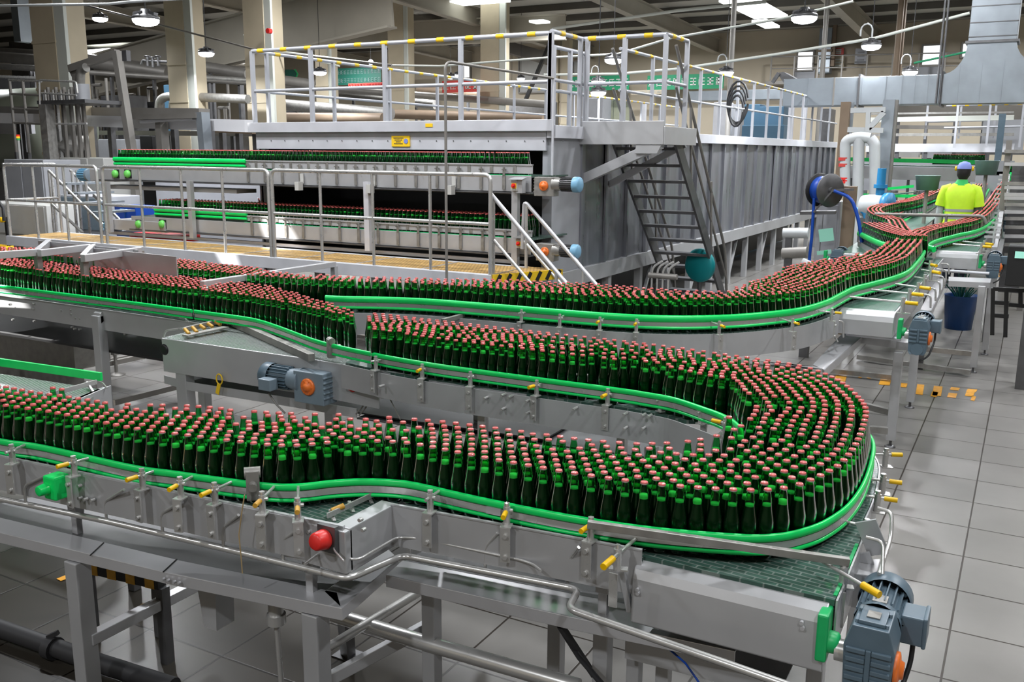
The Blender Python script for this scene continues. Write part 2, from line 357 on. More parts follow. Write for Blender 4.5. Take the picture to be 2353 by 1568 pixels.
# worn orange stencil marks on the floor
fp = []
for a, b_ in (((1921, 862), (1946, 878)), ((1975, 866), (1981, 870)), ((1995, 868), (2002, 871)), ((2023, 872), (2048, 886)), ((2064, 880), (2086, 891)),
           ((2108, 883), (2124, 908)), ((2146, 887), (2166, 911)), ((2142, 900), (2156, 913)), ((2186, 890), (2206, 898)), ((2180, 903), (2200, 915)), ((2224, 894), (2246, 902)), ((2221, 900), (2240, 912)), ((2234, 910), (2243, 922))):
    m = MB(); P = [at(a[0], a[1], z=.003), at(b_[0], a[1] + 2, z=.003), at(b_[0] - 4, b_[1], z=.003), at(a[0] - 4, b_[1] - 2, z=.003)]
    m.prism(P, (0, 0, .0015)); fp.append(m)
m = MB()
for q in fp: m.add(q.v, q.f)
tag(m.build('floor_marking', 'floor_paint'), 'worn orange stencil letters painted on the tiles beside the right conveyor legs', 'floor marking')
for i, (P, lab) in enumerate((([(130, 1331), (162, 1318), (162, 1328), (140, 1336)], 'orange paint mark on the tiles by the front left leg'), ([(323, 1391), (343, 1382), (338, 1389), (326, 1393)], 'small orange paint mark behind the sloping brace'), ([(2208, 641), (2226, 640), (2224, 648), (2206, 648)], None), ([(2290, 625), (2301, 625), (2299, 636), (2288, 636)], 'short orange paint bar on the far aisle floor'), ([(2308, 623), (2325, 624), (2323, 635), (2306, 634)], 'square orange paint patch on the far aisle floor'))):
    if lab is None: continue
    m = MB(); m.prism(ats(P, z=.003), (0, 0, .0015)); tag(m.build('floor_marking', 'floor_paint'), lab, 'floor marking')
# ---------------------------------------------------------------- lamps
def high_bay(label, px, py, y, dia=.42, cord=1.2, hook=False, power=None):
    c = at(px, py, y=y); r = dia/2; t = thing('high_bay_lamp', label, 'lamp', c, 'high bay lamps under the roof')
    h = MB(); h.lathe([(0, .16), (r*.35, .155), (r*.42, .09), (r*.95, .05), (r, .03), (r, .0), (r*.9, .0)], c, n=24)
    for k in range(10):
        w = k*math.pi/5; d = V((math.cos(w), math.sin(w), 0)); h.bar(c + d*r*.38 + V((0, 0, .1)), c + d*r*.9 + V((0, 0, .075)), .008, .05)
    h.build('housing', 'dark_steel', t)
    l = MB(); l.lathe([(r*.97, .0), (r*.93, -.04), (r*.75, -.075), (r*.4, -.095), (0, -.10)], c, n=24); l.build('lens', 'lamp_lens', t)
    k = MB(); top = c + V((0, 0, .16))
    if hook:
        P = [top, top + V((0, 0, .16))] + [top + V((math.cos(a)*.12 - .12, 0, .16 + math.sin(a)*.14)) for a in np.linspace(.3, math.pi, 6)] + [top + V((-.24, 0, .05))]
        k.tube(P, .018, 8); k.build('hook', 'pipe_white', t)
    k = MB(); k.cyl(top, V((top.x, top.y, max(top.z + .1, roof_z(top.y) - .02))), .009, 6); k.build('cord', 'rubber', t)
    if power:
        ld = bpy.data.lights.new('lamp_light', 'AREA'); ld.shape = 'DISK'; ld.size = dia*.9; ld.energy = power; ld.color = (.93, .96, 1.0); ld.spread = math.radians(150)
        lo = bpy.data.objects.new('lamp_light', ld); COL.objects.link(lo); lo.location = V((0, 0, -.11)); lo.parent = t
    return t
for px, py, y, d, hk, lab in ((335, 45, 10.5, .42, 0, 'largest bright high bay lamp at the top left, near the white conduit'), (230, 42, 18, .42, 0, 'high bay lamp left of the largest lamp, beside the first beige column'),
      (474, 122, 18, .42, 0, 'high bay lamp just right of the second beige column'), (692, 103, 25, .42, 1, 'hooked lamp behind the left end of the platform handrail'), (735, 166, 23, .42, 0, 'lamp behind the double posts of the platform rail'),
      (905, 154, 33, .42, 1, 'hooked lamp right of the tall middle platform post'), (1036, 176, 33, .36, 1, 'hooked lamp beside the hanging vertical rod'), (1052, 173, 35, .36, 0, 'lamp tucked just right of the hooked lamp by the rod'),
      (1125, 182, 33, .42, 0, 'lamp in front of the red banner column'), (1197, 180, 36, .34, 0, 'small far lamp left of the tall corner post'), (1176, 194, 38, .3, 0, 'smallest lamp low beside the corner post'), (1410, 137, 20, .42, 0, 'big bright lamp inside the stair landing rails'),
      (1375, 187, 27, .42, 1, 'hooked lamp below the landing, upper of two in line'), (1375, 212, 22, .40, 0, 'lower of two lamps in line behind the landing'), (1848, 40, 16, .42, 0, 'large lamp near the roof beside the grey post'),
      (2002, 105, 22, .42, 1, 'hooked lamp between the two notice boards and window'), (1668, 166, 25, .42, 1, 'hooked lamp on the grey post above the green banner'), (2091, 165, 28, .42, 1, 'hooked lamp above the horizontal grey duct'),
      (1060, 148, 40, .3, 0, 'tiny far lamp under the green conduit')):
    high_bay(lab, px, py, y, d, .9, hk, 130)
t = thing('globe_lamp', 'round white globe lamp far behind the platform rail', 'lamp', at(852, 143, y=35)); g = MB(); c = t.location
g.lathe([(.12*math.sin(a), -.12*math.cos(a)) for a in np.linspace(0, math.pi, 10)], c, n=16); g.build('globe', 'bulb', t)
g = MB(); g.cyl(c + V((0, 0, .1)), V((c.x, c.y, roof_z(c.y) - .02)), .012, 6); g.build('stem', 'dark_steel', t)
# unseen lamps over the camera's side, plus fill lights added without fittings
def extra_hall_light(x, y, z, e):
    l = bpy.data.lights.new('extra_hall_light', 'AREA'); l.shape = 'DISK'; l.size = .42; l.energy = e; l.color = (.95, .97, 1.0)
    o = bpy.data.objects.new('extra_hall_light', l); COL.objects.link(o); o.location = (x, y, z)
def shaft(src, dst, power, deg, blend=.15):
    l = bpy.data.lights.new('daylight_shaft', 'SPOT'); l.energy = power; l.spot_size = math.radians(deg); l.spot_blend = blend; l.shadow_soft_size = .05; l.color = (1, .98, .94)
    o = bpy.data.objects.new('daylight_shaft', l); COL.objects.link(o); o.location = src; o.rotation_euler = (V(dst) - V(src)).to_track_quat('-Z', 'Y').to_euler()

for x, y, e in ((-1.0, 5.2, 170), (-5.0, 6.6, 190), (2.0, 3.0, 150), (2.4, 8.0, 190), (-10.0, 6.8, 260), (-7.2, 5.6, 200), (-2.5, 11.5, 200), (2.4, 14.0, 200), (-8.0, 13.5, 200), (-13.5, 10.5, 170)): extra_hall_light(x, y, 6.6, e)  # partly added to brighten the pasteurizer fascia
extra_hall_light(-3.0, -3.5, 6.6, 260); extra_hall_light(2.5, -2.5, 6.6, 220); extra_hall_light(-9, -3, 6.6, 200)
shaft((-13, 5, 7.6), at(640, 545, y=8.7), 26000, 3.0); shaft((-13, 4, 7.6), at(520, 582, y=7.88), 16000, 1.8); shaft((-14, 3, 7.0), at(-12, 690, y=4.9), 42000, 4.0); shaft((-12, 3.5, 7.6), at(585, 270, y=9.4), 12000, 3)
for x in (-34, -26, -18, -11, -4, 2.5):
    for y in (19, 26, 33, 39): extra_hall_light(x + (y % 2)*2, y, 7.0, 330)  # added fill lights that brighten the far hall
# ================================================================ BOTTLES AND THE NEAR CONVEYORS
BH, BR = .243, .029
def zU(y): return 1.02 + .06*min(1, max(0, (y - 2.9)/1.1))
def zB(y): return 1.12 + .02*min(20, max(0, y - 6))
def lift(P, zf, off): return [V((p[0], p[1], zf(p[1]) + off)) for p in P]
OUT = smooth_path([(-4.6, 2.26), (-4.3, 2.27), (-3.818, 2.288), (-3.584, 2.325), (-3.048, 2.344), (-2.837, 2.379), (-2.523, 2.437), (-2.382, 2.476), (-2.300, 2.529), (-2.236, 2.604), (-2.147, 2.678),
    (-2.039, 2.729), (-1.931, 2.748), (-1.656, 2.742), (-1.307, 2.754), (-1.002, 2.799), (-.729, 2.887), (-.616, 2.952), (-.548, 3.033), (-.497, 3.134), (-.454, 3.301), (-.438, 3.526), (-.449, 3.788),
    (-.475, 3.995), (-.545, 4.20), (-.65, 4.42), (-.80, 4.61), (-.97, 4.70), (-1.25, 4.74), (-1.74, 4.79), (-2.3, 4.79), (-2.9, 4.79), (-3.2, 4.79), (-3.67, 4.80)])
INN = smooth_path([(-8.6, 4.85), (-7.743, 4.846), (-7.2, 4.84), (-6.15, 4.835), (-5.316, 4.81), (-4.883, 4.795), (-4.665, 4.754), (-4.343, 4.626), (-3.904, 4.435), (-3.626, 4.358), (-3.366, 4.31), (-3.17, 4.275),
    (-2.847, 4.250), (-2.565, 4.25), (-1.791, 4.264), (-1.599, 4.257), (-1.43, 4.232), (-1.245, 4.133), (-1.141, 4.067), (-1.057, 3.983), (-.985, 3.86), (-.95, 3.72), (-.955, 3.56), (-1.0, 3.42),
    (-1.09, 3.30), (-1.22, 3.22), (-1.40, 3.17), (-1.69, 3.14), (-2.05, 3.10), (-2.44, 3.0), (-2.79, 2.86), (-3.14, 2.77), (-3.4, 2.65), (-3.72, 2.6), (-4.6, 2.54)])
BRAIL = smooth_path([(-4.75, 5.55), (-4.60, 5.585), (-4.258, 5.74), (-3.924, 5.83), (-3.405, 5.88), (-2.847, 5.92), (-2.521, 5.955), (-2.224, 6.03), (-1.952, 6.16), (-1.702, 6.36), (-1.47, 6.66), (-1.361, 6.88), (-1.276, 7.249),
    (-1.243, 7.609), (-1.205, 7.978), (-1.116, 8.299), (-.998, 8.736), (-.926, 9.209), (-.92, 9.858), (-.933, 10.586), (-.969, 11.41), (-.934, 12.05), (-.757, 12.88), (-.575, 13.6), (-.47, 14.77), (-.42, 17.2), (-.42, 20.6), (-.42, 26)], .05)
def inside(P, poly):
    x, y = P[:, 0], P[:, 1]; r = np.zeros(len(P), bool); n = len(poly)
    for i in range(n):
        (x0, y0), (x1, y1) = poly[i], poly[(i+1) % n]
        with np.errstate(divide='ignore', invalid='ignore'):
            c = ((y0 > y) != (y1 > y)) & (x < (x1-x0)*(y-y0)/(y1-y0+1e-12)+x0)
        r ^= c
    return r
def seg_dist(P, L):
    L = np.asarray(L)[:, :2]; best = np.full(len(P), 9.); vec = np.zeros((len(P), 2))
    for a, b in zip(L[:-1], L[1:]):
        d = b - a; t = np.clip(((P - a)@d)/(d@d+1e-12), 0, 1); q = a + t[:, None]*d; w = P - q; e = np.hypot(*w.T); k = e < best
        best[k] = e[k]; vec[k] = w[k]
    return best, vec
def pack(base, poly, walls, rows, side=1, gap=.016, along=1.03, across=.885, it=34, jit=.003):
    """bottles shuffle along in rows that follow the rail BASE, inside POLY, clear of WALLS"""
    base = np.asarray(base)[:, :2]; t = np.gradient(base, axis=0); t /= np.linalg.norm(t, axis=1)[:, None]; nrm = np.stack([-t[:, 1], t[:, 0]], 1)*side
    D = 2*BR; pts = []
    for k in range(rows):
        q = base + nrm*(BR + gap + k*D*across); q = resample(q, .01); s = np.r_[0, np.cumsum(np.linalg.norm(np.diff(q, axis=0), axis=1))]
        u = np.arange((k % 2)*D*along/2 + .01, s[-1], D*along); u = u + rng.uniform(-.1, .1, len(u))*D*.2
        pts.append(np.stack([np.interp(u, s, q[:, 0]), np.interp(u, s, q[:, 1])], 1))
    P = np.vstack(pts); P = P[inside(P, poly)]
    keep = []
    G = {}
    for i, p in enumerate(P):
        c = (int(p[0]//D), int(p[1]//D)); ok = True
        for dx in (-1, 0, 1):
            for dy in (-1, 0, 1):
                for j in G.get((c[0]+dx, c[1]+dy), ()):
                    if (P[j][0]-p[0])**2 + (P[j][1]-p[1])**2 < (.62*D)**2: ok = False
        if ok: keep.append(i); G.setdefault(c, []).append(i)
    P = P[keep] + rng.normal(0, jit, (len(keep), 2))
    for _ in range(it):
        dx = P[:, None, :] - P[None, :, :] if len(P) < 900 else None
        if dx is not None:
            d = np.hypot(dx[..., 0], dx[..., 1]); np.fill_diagonal(d, 9); w = np.clip(D*1.01 - d, 0, None)/2
            P = P + (dx/d[..., None]*w[..., None]).sum(1)*.6
        else:
            o = np.argsort(P[:, 0] + P[:, 1]*.001); Q = P[o]; mv = np.zeros_like(Q)
            for k in range(1, 90):
                e = Q[k:] - Q[:-k]; dd = np.hypot(e[:, 0], e[:, 1]); w = np.clip(D*1.01 - dd, 0, None)/2; g = e/np.maximum(dd, 1e-6)[:, None]*w[:, None]; mv[k:] += g; mv[:-k] -= g
            Q = Q + mv*.6; P[o] = Q
        for W in walls:
            d, v = seg_dist(P, W); w = np.clip(BR + .012 - d, 0, None); P = P + v/np.maximum(d, 1e-6)[:, None]*w[:, None]
    out = []
    G = {}
    for p in P:
        c = (int(p[0]//D), int(p[1]//D)); ok = True
        for ax in (-1, 0, 1):
            for ay in (-1, 0, 1):
                for q in G.get((c[0]+ax, c[1]+ay), ()):
                    if (q[0]-p[0])**2 + (q[1]-p[1])**2 < (.93*D)**2: ok = False
        if ok: G.setdefault(c, []).append(p); out.append(p)
    return np.array(out)
BOT = []     # (x, y, z, lane)
def put(P, zf, lane):
    for x, y in P: BOT.append((x, y, zf(y), lane))
o2, i2 = OUT[:, :2], INN[:, :2]
i_cut = i2[np.argmin(np.abs(i2[:, 0] + 3.30) + (i2[:, 1] < 4)*9):]
polyU = np.vstack([o2, [(-3.70, 4.79), (-3.62, 4.62), (-3.45, 4.46)], i_cut])
put(pack(OUT, polyU, [OUT, i_cut], 10), zU, 'U')
leftN = smooth_path([(-8.7, 5.1), (-8.1, 5.02), (-7.1, 4.93), (-6.3, 4.91), (-5.3, 4.87), (-4.95, 4.85), (-4.65, 4.80), (-4.3, 4.72), (-3.9, 4.60), (-3.72, 4.54)])
leftF = [(-3.72, 4.62), (-3.95, 4.84), (-4.29, 4.97), (-4.7, 5.16), (-5.12, 5.33), (-5.87, 5.36), (-6.8, 5.40), (-8.7, 5.42)]
put(pack(leftN, np.vstack([leftN[:, :2], leftF]), [i2], 10, gap=-.03, along=1.07, across=.98, jit=.008), zU, 'L')
backN = smooth_path([(-9.3, 5.52), (-8.1, 5.52), (-7.4, 5.52), (-6.6, 5.50), (-5.8, 5.48), (-5.3, 5.48), (-4.85, 5.54)])
bn2 = np.vstack([backN[:, :2], BRAIL[3:, :2]])
farB = [(-.93, 12.2), (-1.16, 12.0), (-1.24, 11.3), (-1.28, 10.4), (-1.32, 9.6), (-1.45, 9.1), (-1.60, 8.74), (-1.78, 8.1), (-1.83, 7.3), (-1.86, 6.66), (-2.06, 6.5), (-2.39, 6.48), (-2.73, 6.47), (-3.44, 6.38), (-4.08, 6.12), (-4.75, 5.87),
        (-5.22, 5.75), (-5.6, 5.80), (-5.8, 5.93), (-6.32, 5.94), (-6.86, 5.99), (-7.57, 6.04), (-8.0, 6.03), (-8.8, 5.9), (-9.3, 5.75)]
polyB = np.vstack([bn2[bn2[:, 1] < 12.2], farB])
bB = bn2[bn2[:, 1] < 12.2]
put(pack(bB, polyB, [BRAIL], 11, along=1.10, across=1.02, jit=.008), zB, 'B')
# single-file lanes beyond the S-bend (cap streaks in the photo)
brF = BRAIL[(BRAIL[:, 1] > 11.6)]
put(pack(brF, np.vstack([brF[:, :2], brF[::-1, :2] - [.26, 0]]), [], 4, along=1.15, across=1.0), zB, 'R')
lb = smooth_path([(-1.12, 11.6), (-1.30, 12.6), (-1.45, 13.4), (-1.75, 14.2), (-1.95, 15.2), (-1.9, 16.2), (-1.70, 17.2), (-1.60, 18.6), (-1.55, 21.0)], .05)
put(pack(lb, np.vstack([lb[:, :2], lb[::-1, :2] - [.26, 0]]), [], 4, along=1.15, across=1.0), zB, 'R')
# ---- bottle meshes
PROF = [(0, 0), (.024, 0), (.028, .004), (.029, .012), (.029, .118), (.0285, .128), (.0262, .140), (.0231, .155), (.0204, .170), (.0182, .187), (.0155, .207), (.0128, .224), (.0116, .230), (.0124, .234)]
PROF_L = [(.026, .0), (.029, .010), (.029, .120), (.0262, .140), (.0204, .170), (.0178, .190), (.0128, .224), (.0120, .234)]
BEER = [(0, .003), (.0262, .006), (.0272, .014), (.0272, .118), (.0267, .128), (.0247, .140), (.0216, .155), (.0190, .170), (.0173, .183)]
BEER_L = [(.0262, .004), (.0272, .012), (.0272, .120), (.0247, .140), (.0190, .170), (.0173, .183)]
FOAM = [(.0173, .183), (.0168, .1875), (0, .188)]
FOAM_T = [(.0173, .182), (.0166, .190), (.0158, .196), (0, .1965)]
CAP = [(.0131, .2335), (.0135, .235), (.0132, .2375), (.0128, .2400), (.0112, .2424), (0, .243)]
CAP_L = [(.0134, .2335), (.0131, .2385), (.0114, .2424), (0, .243)]
def lathe_mesh(name, prof, n, m):
    b = MB(); b.lathe(prof, n=n); me = bpy.data.meshes.new(name); me.from_pydata(b.v, [], b.f); me.materials.append(M[m])
    me.polygons.foreach_set('use_smooth', [True]*len(b.f)); bmn(me); return me
mG, mB, mF = lathe_mesh('bottle_glass', PROF, 20, 'green_glass'), lathe_mesh('bottle_beer', BEER, 16, 'beer'), lathe_mesh('bottle_foam', FOAM, 16, 'foam')
mT = lathe_mesh('bottle_foam_thick', FOAM_T, 16, 'foam_bright')
cb = MB(); cb.lathe(CAP, n=21); cb.m = [1 if i < 42 else 0 for i in range(len(cb.f))]
for j in range(len(cb.v)):
    x, y, z = cb.v[j]
    if z < .2365 and j % 21 % 2: k = 1.045; cb.v[j] = (x*k, y*k, z)
mC = bpy.data.meshes.new('bottle_cap'); mC.from_pydata(cb.v, [], cb.f); mC.materials.append(M['crown_red']); mC.materials.append(M['crown_rim']); mC.polygons.foreach_set('material_index', cb.m); mC.polygons.foreach_set('use_smooth', [True]*len(cb.f)); bmn(mC)
def px_of(p):
    x, y, z = p[0], p[1], p[2] - CAMZ; xr = x*_c + y*_s; yf = -x*_s + y*_c; d = yf*_cp - z*_sp; u = yf*_sp + z*_cp
    return IW/2 + FPX*xr/d, IH/2 - FPX*u/d, d
LANES = {'U': 'the near U-shaped bend', 'L': 'the left accumulation table', 'B': 'the back conveyor', 'R': 'far lanes', 'P': 'the pasteurizer decks'}
def bottle(x, y, z, label, group, thick=False):
    e = bpy.data.objects.new('beer_bottle', None); COL.objects.link(e); e.empty_display_size = .05; e.location = (x, y, z); e.rotation_euler = (0, 0, rng.uniform(0, 6.28)); tag(e, label, 'bottle', group)
    for nm, me in (('glass', mG), ('beer', mB), ('foam', mT if thick else mF), ('crown_cap', mC)):
        o = bpy.data.objects.new(nm, me); COL.objects.link(o); o.parent = e
    return e
def bottles_stuff(name, label, pts, n=10):
    """the hundreds of further bottles, too many to count"""
    parts = []
    for prof, mi in ((PROF_L, 0), (BEER_L, 1), (FOAM, 2), (CAP_L, 3), (FOAM_T, 4)):
        b = MB(); b.lathe(prof, n=n); parts.append((np.array(b.v), np.array(b.f), mi))
    Vv = []; Ff = []; Mi = []; o = 0; P0 = np.array(pts); thick = rng.random(len(P0)) < .2
    for v, f, mi in parts:
        P = P0[thick] if mi == 4 else (P0[~thick] if mi == 2 else P0); k = len(P)
        Vv.append((v[None] + P[:, None, :]).reshape(-1, 3)); Ff.append((f[None] + (np.arange(k)*len(v))[:, None, None] + o).reshape(-1, 4)); Mi.append(np.full(k*len(f), mi)); o += k*len(v)
    Vv = np.vstack(Vv); Ff = np.vstack(Ff); Mi = np.concatenate(Mi)
    me = bpy.data.meshes.new(name); me.vertices.add(len(Vv)); me.vertices.foreach_set('co', Vv.ravel()); me.loops.add(Ff.size); me.loops.foreach_set('vertex_index', Ff.ravel())
    me.polygons.add(len(Ff)); me.polygons.foreach_set('loop_start', np.arange(0, Ff.size, 4)); me.polygons.foreach_set('loop_total', np.full(len(Ff), 4))
    for m in ('green_glass', 'beer', 'foam', 'crown_red', 'foam_bright'): me.materials.append(M[m])
    me.polygons.foreach_set('material_index', Mi); me.polygons.foreach_set('use_smooth', np.ones(len(Ff), bool)); me.update(calc_edges=True)
    o = bpy.data.objects.new(name, me); COL.objects.link(o); return tag(o, label, 'bottles', kind='stuff')
# ================================================================ CONVEYORS
def W2(P2, z): return [V((p[0], p[1], z)) for p in P2]
def nearest_on(path, p):
    Q = np.asarray(path)[:, :2]; i = int(np.argmin(np.hypot(Q[:, 0]-p[0], Q[:, 1]-p[1]))); return V((Q[i][0], Q[i][1], 0))
def bracket(parent, base, path, zf, reach=None, handle=True, handle_mat='yellow', h=.07, strap=True, rod=None, out=.035, name='rail_bracket'):
    """clamp post standing on the side panel, with a cross rod to the guide rail and a sleeved grip"""
    b = V(base); q = nearest_on(path, b); d = V((q.x - b.x, q.y - b.y, 0)); L = max(d.length, .03); d.normalize(); s = V((-d.y, d.x, 0))
    m = MB(); m.cyl(b, b + V((0, 0, h)), .0125, 12); m.cyl(b + V((0, 0, h)), b + V((0, 0, h+.006)), .009, 8); m.cyl(b + V((0, 0, h+.006)), b + V((0, 0, h+.014)), .011, 6)
    m.bar(b - d*.03, b + d*.015, .04, .005)
    if strap:
        o = b - d*.028; m.bar(o, o - V((0, 0, .13)), .036, .006, up=d)
        for dz in (.03, .11): m.cyl(o - V((0, 0, dz)), o - V((0, 0, dz)) - d*.012, .009, 6)
    rz = V((0, 0, h - .014)); m.cyl(b + rz - d*out, b + rz + d*(L if rod is None else rod), .006, 8)
    m.cyl(b + rz - s*.022, b + rz - s*.006, .007, 8)
    o = m.build(name, 'tube_steel', parent)
    if handle:
        g = MB(); g.cyl(b + rz - d*(out + .035), b + rz - d*(out - .012), .0095, 10); g.build('grip_sleeve', handle_mat, o)
    return o
def hinge_post(parent, base, path, h=.12):
    b = V(base); q = nearest_on(path, b); d = V((q.x - b.x, q.y - b.y, 0)); d.normalize()
    m = MB(); m.bar(b + V((0, 0, .0)) + d*.01, b + d*.01 + V((0, 0, h)), .05, .045, up=d); m.cyl(b + V((0, 0, h*.9)) + d*.01 - V((d.y*-.03, d.x*.03, 0)), b + V((0, 0, h*.9)) + d*.01 + V((d.y*-.03, d.x*.03, 0)), .022, 12)
    m.cyl(b + V((0, 0, h*.55)) - d*.05, b + V((0, 0, h*.55)) + d*.03, .016, 12); m.bar(b - d*.0 + V((0, 0, 0)), b + V((0, 0, h*.5)), .025, .025, up=d)
    return m.build('hinge_post', 'worn_steel', parent, .004)
def rails(parent, path, zf, up=.085, lo=.032, r=.015, rl=.008, m='green_rail', bar=True):
    a = MB(); a.tube(lift(path, zf, up), r*.62, 10, ry=r); a.build('upper_rail', m, parent)
    a = MB(); a.tube(lift(path, zf, lo), rl, 8); a.build('lower_rail', m, parent)
    if bar: a = MB(); a.ribbon(lift(path, zf, 0), lo + .011, up - .016, .006, smooth=True); a.build('backing_bar', 'tube_steel', parent)
def offset(path, d):
    P = np.asarray(path)[:, :2]; t = np.gradient(P, axis=0); t /= np.linalg.norm(t, axis=1)[:, None]; return P + np.stack([-t[:, 1], t[:, 0]], 1)*d
# ---- guide rail round the near bend
t = thing('guide_rail', 'double green guide rail following the front bottles round the near bend', 'guide rail', (-1.3, 2.75, 1.02), 'green guide rails')
rails(t, OUT, zU)
for px, py, hm in ((30, 1065, None), (172, 1093, 'yellow'), (329, 1123.5, 'yellow'), (416, 1143.7, 'yellow'), (495, 1157.5, 'yellow'), (604, 1179.5, 'ochre'), (685, 1195, 'ochre'), (989, 1176, None), (1164.5, 1207, 'yellow'), (1357, 1241.5, 'yellow'),
         (2033, 1073, 'yellow'), (2026.5, 1135, 'yellow'), (2014, 1176, 'yellow'), (1988.6, 1245, None)):
    bracket(t, at(px, py, z=1.052 if px < 1800 else 1.022), OUT, zU, handle=hm is not None, handle_mat=hm or 'yellow', strap=px < 1800)
hinge_post(t, at(583, 1150, z=1.052), OUT)
# long-rod clamp posts at the drive box
for a, b_, hd in (((1418, 1310), (1473, 1228), (1388, 1302)), ((1936, 1352), (1880, 1285), (2018, 1366))):
    B_ = at(*a, z=1.0); m = MB(); m.cyl(B_, B_ + V((0, 0, .075)), .0135, 12); m.cyl(B_ + V((0, 0, .075)), B_ + V((0, 0, .09)), .009, 6); m.bar(B_ - V((.03, 0, 0)), B_ + V((.03, .02, 0)), .03, .006)
    m.bar(B_ - V((.0, .03, .0)), B_ - V((.0, .03, .12)), .03, .006, up=(0, 1, 0)); e = at(*hd, z=1.055); q = at(*b_, z=1.07); m.cyl(e, q, .0065, 8); o = m.build('rail_bracket', 'tube_steel', t)
    g = MB(); d = (q - e).normalized(); g.cyl(e - d*.005, e + d*.06, .012, 12); g.build('grip_sleeve', 'yellow', o)
# splice plate and square bar along the rail
m = MB(); P = [at(1350, 1205, z=1.145), at(1952, 1292, z=1.09)]; m.bar(P[0], P[1], .022, .026); m.build('cross_bar', 'worn_steel', t, .002)
m = MB(); a = nearest_on(OUT, at(1145, 1160, z=1.08)); i = int(np.argmin(np.hypot(OUT[:, 0]-a.x, OUT[:, 1]-a.y))); m.ribbon(lift(OUT[i-1:i+2], zU, 0), .045, .072, .02); m.build('splice_plate', 'bright_steel', t)
for px, py in ((430, 1083), (1285, 1190), (515, 1115)): a = at(px, py, z=1.075); m = MB(); m.cyl(a, a + V((0, -.012, 0)), .008, 6); m.build('bolt', 'tube_steel', t)
# ---- front-left conveyor module
pL = [(-4.6, 2.20), (-3.782, 2.26), (-3.259, 2.30), (-2.897, 2.33), (-2.543, 2.355), (-2.329, 2.370), (-2.011, 2.405)]
t = thing('bottle_conveyor', 'stainless conveyor section at the front left ending in a box with a red cap', 'conveyor', (-3, 2.5, 0))
m = MB(); m.ribbon(W2(pL, 1.05), -.155, 0, .006); m.bar(V((*pL[0], 1.051)), V((*pL[-1], 1.051)), .014, .006); m.build('side_panel', 'steel', t)
m = MB(); innL = INN[INN[:, 1] < 3.4][:, :2]; innL = innL[innL[:, 0] < -2.04]
m.ribbon(W2(innL, 1.02), -.155, .0, .006); m.build('side_panel', 'steel', t)
A = resample(W2(pL, 1.018), n=60); Bp = resample(W2(innL[::-1], 1.018), n=60); m = MB(); m.strip([V(p) for p in A], [V(p) for p in Bp], .02); m.build('belt', 'belt_green', t)
m = MB(); m.box((-2.06, 2.41, .875), (-1.99, 2.69, 1.045)); m.box((-2.28, 2.385, .88), (-1.99, 2.425, 1.04)); m.build('end_box', 'steel', t, .004)
m = MB(); m.bar(at(752, 1186, z=1.05), at(862, 1135, z=1.05), .006, .02)
for p in ((768, 1198), (812, 1178), (855, 1158)): m.bar(at(p[0], p[1], z=1.02), at(p[0]-10, p[1]-26, z=1.05), .006, .014, up=(0, 1, 0))
m.build('transfer_plate', 'tube_steel', t)
m = MB(); a = at(762, 1175, z=1.05); m.cyl(a, a + (at(790, 1163, z=1.06) - a), .011, 10); m.build('grip_sleeve', 'ochre', t)
c = at(745, 1240, y=2.36); m = MB(); m.lathe([(0, .05), (.026, .05), (.032, .042), (.036, .012), (.038, .0), (.03, -.01)], c, (-.08, -1, .12), 24); o = m.build('shaft_cap', 'red', t); tag(o, 'red plastic shaft cap')
m = MB(); m.box((c.x - .035, 2.365, c.z - .05), (c.x + .045, 2.385, c.z + .05)); m.build('cap_plate', 'dark_steel', t)
c = at(142, 1108, y=2.27); m = MB(); m.box((c.x - .038, 2.21, c.z - .06), (c.x + .038, 2.285, c.z + .04)); m.lathe([(0, .04), (.018, .04), (.021, .038), (.026, .0), (.03, -.02)], (c.x - .012, 2.21, c.z - .012), (0, -1, 0), 24)
tag(m.build('bearing_housing', 'green_rail', t, .008), 'bright green plastic bearing block')
for px, py in ((182, 1117), (183, 1145), (196, 1148), (212, 1150), (685, 1252), (710, 1222), (725, 1233), (790, 1222), (828, 1195), (835, 1218)): a = at(px, py, y=2.27 + .13*max(0, (px-140)/650)); m = MB(); m.cyl(a + V((0, .01, 0)), a - V((0, .008, 0)), .0075, 6); m.build('bolt', 'tube_steel', t)
# pipe rail with hooks
zp = .862
pp = fillet(ats([(-60, 1134), (0, 1147), (245, 1198), (515, 1261), (800, 1331), (925, 1277), (1330, 1355), (1305, 1400), (1680, 1530), (1850, 1590)], z=zp), .04)
pr = thing('splash_pipe', 'long bent stainless pipe rail with hooks running below the front conveyor', 'pipe rail', (-2, 2.5, zp))
m = MB(); m.tube(pp, .0125, 12); m.build('main_pipe', 'tube_steel', pr)
for px, py, tx, ty, hx, hy in ((60, 1160, 55, 1108, 115, 1088), (245, 1198, 243, 1147, 285, 1126), (374, 1228, 371, 1178, 415, 1153), (514, 1262, 508, 1205, 548, 1184), (651, 1292, 646, 1232, 690, 1213), (944, 1272, 942, 1222, 972, 1190), (1115, 1308, 1112, 1255, 1143, 1226), (1304, 1343, 1301, 1290, 1330, 1258)):
    a = at(px, py, z=zp); b_ = V((a.x, a.y, zp + .085)); yy = 2.27 + .13*max(0, (px-140)/650) if px < 900 else 2.70; e = at(hx, hy, y=yy)
    m = MB(); m.tube(fillet([a, b_, e], .03), .006, 8); m.build('hook', 'tube_steel', pr)
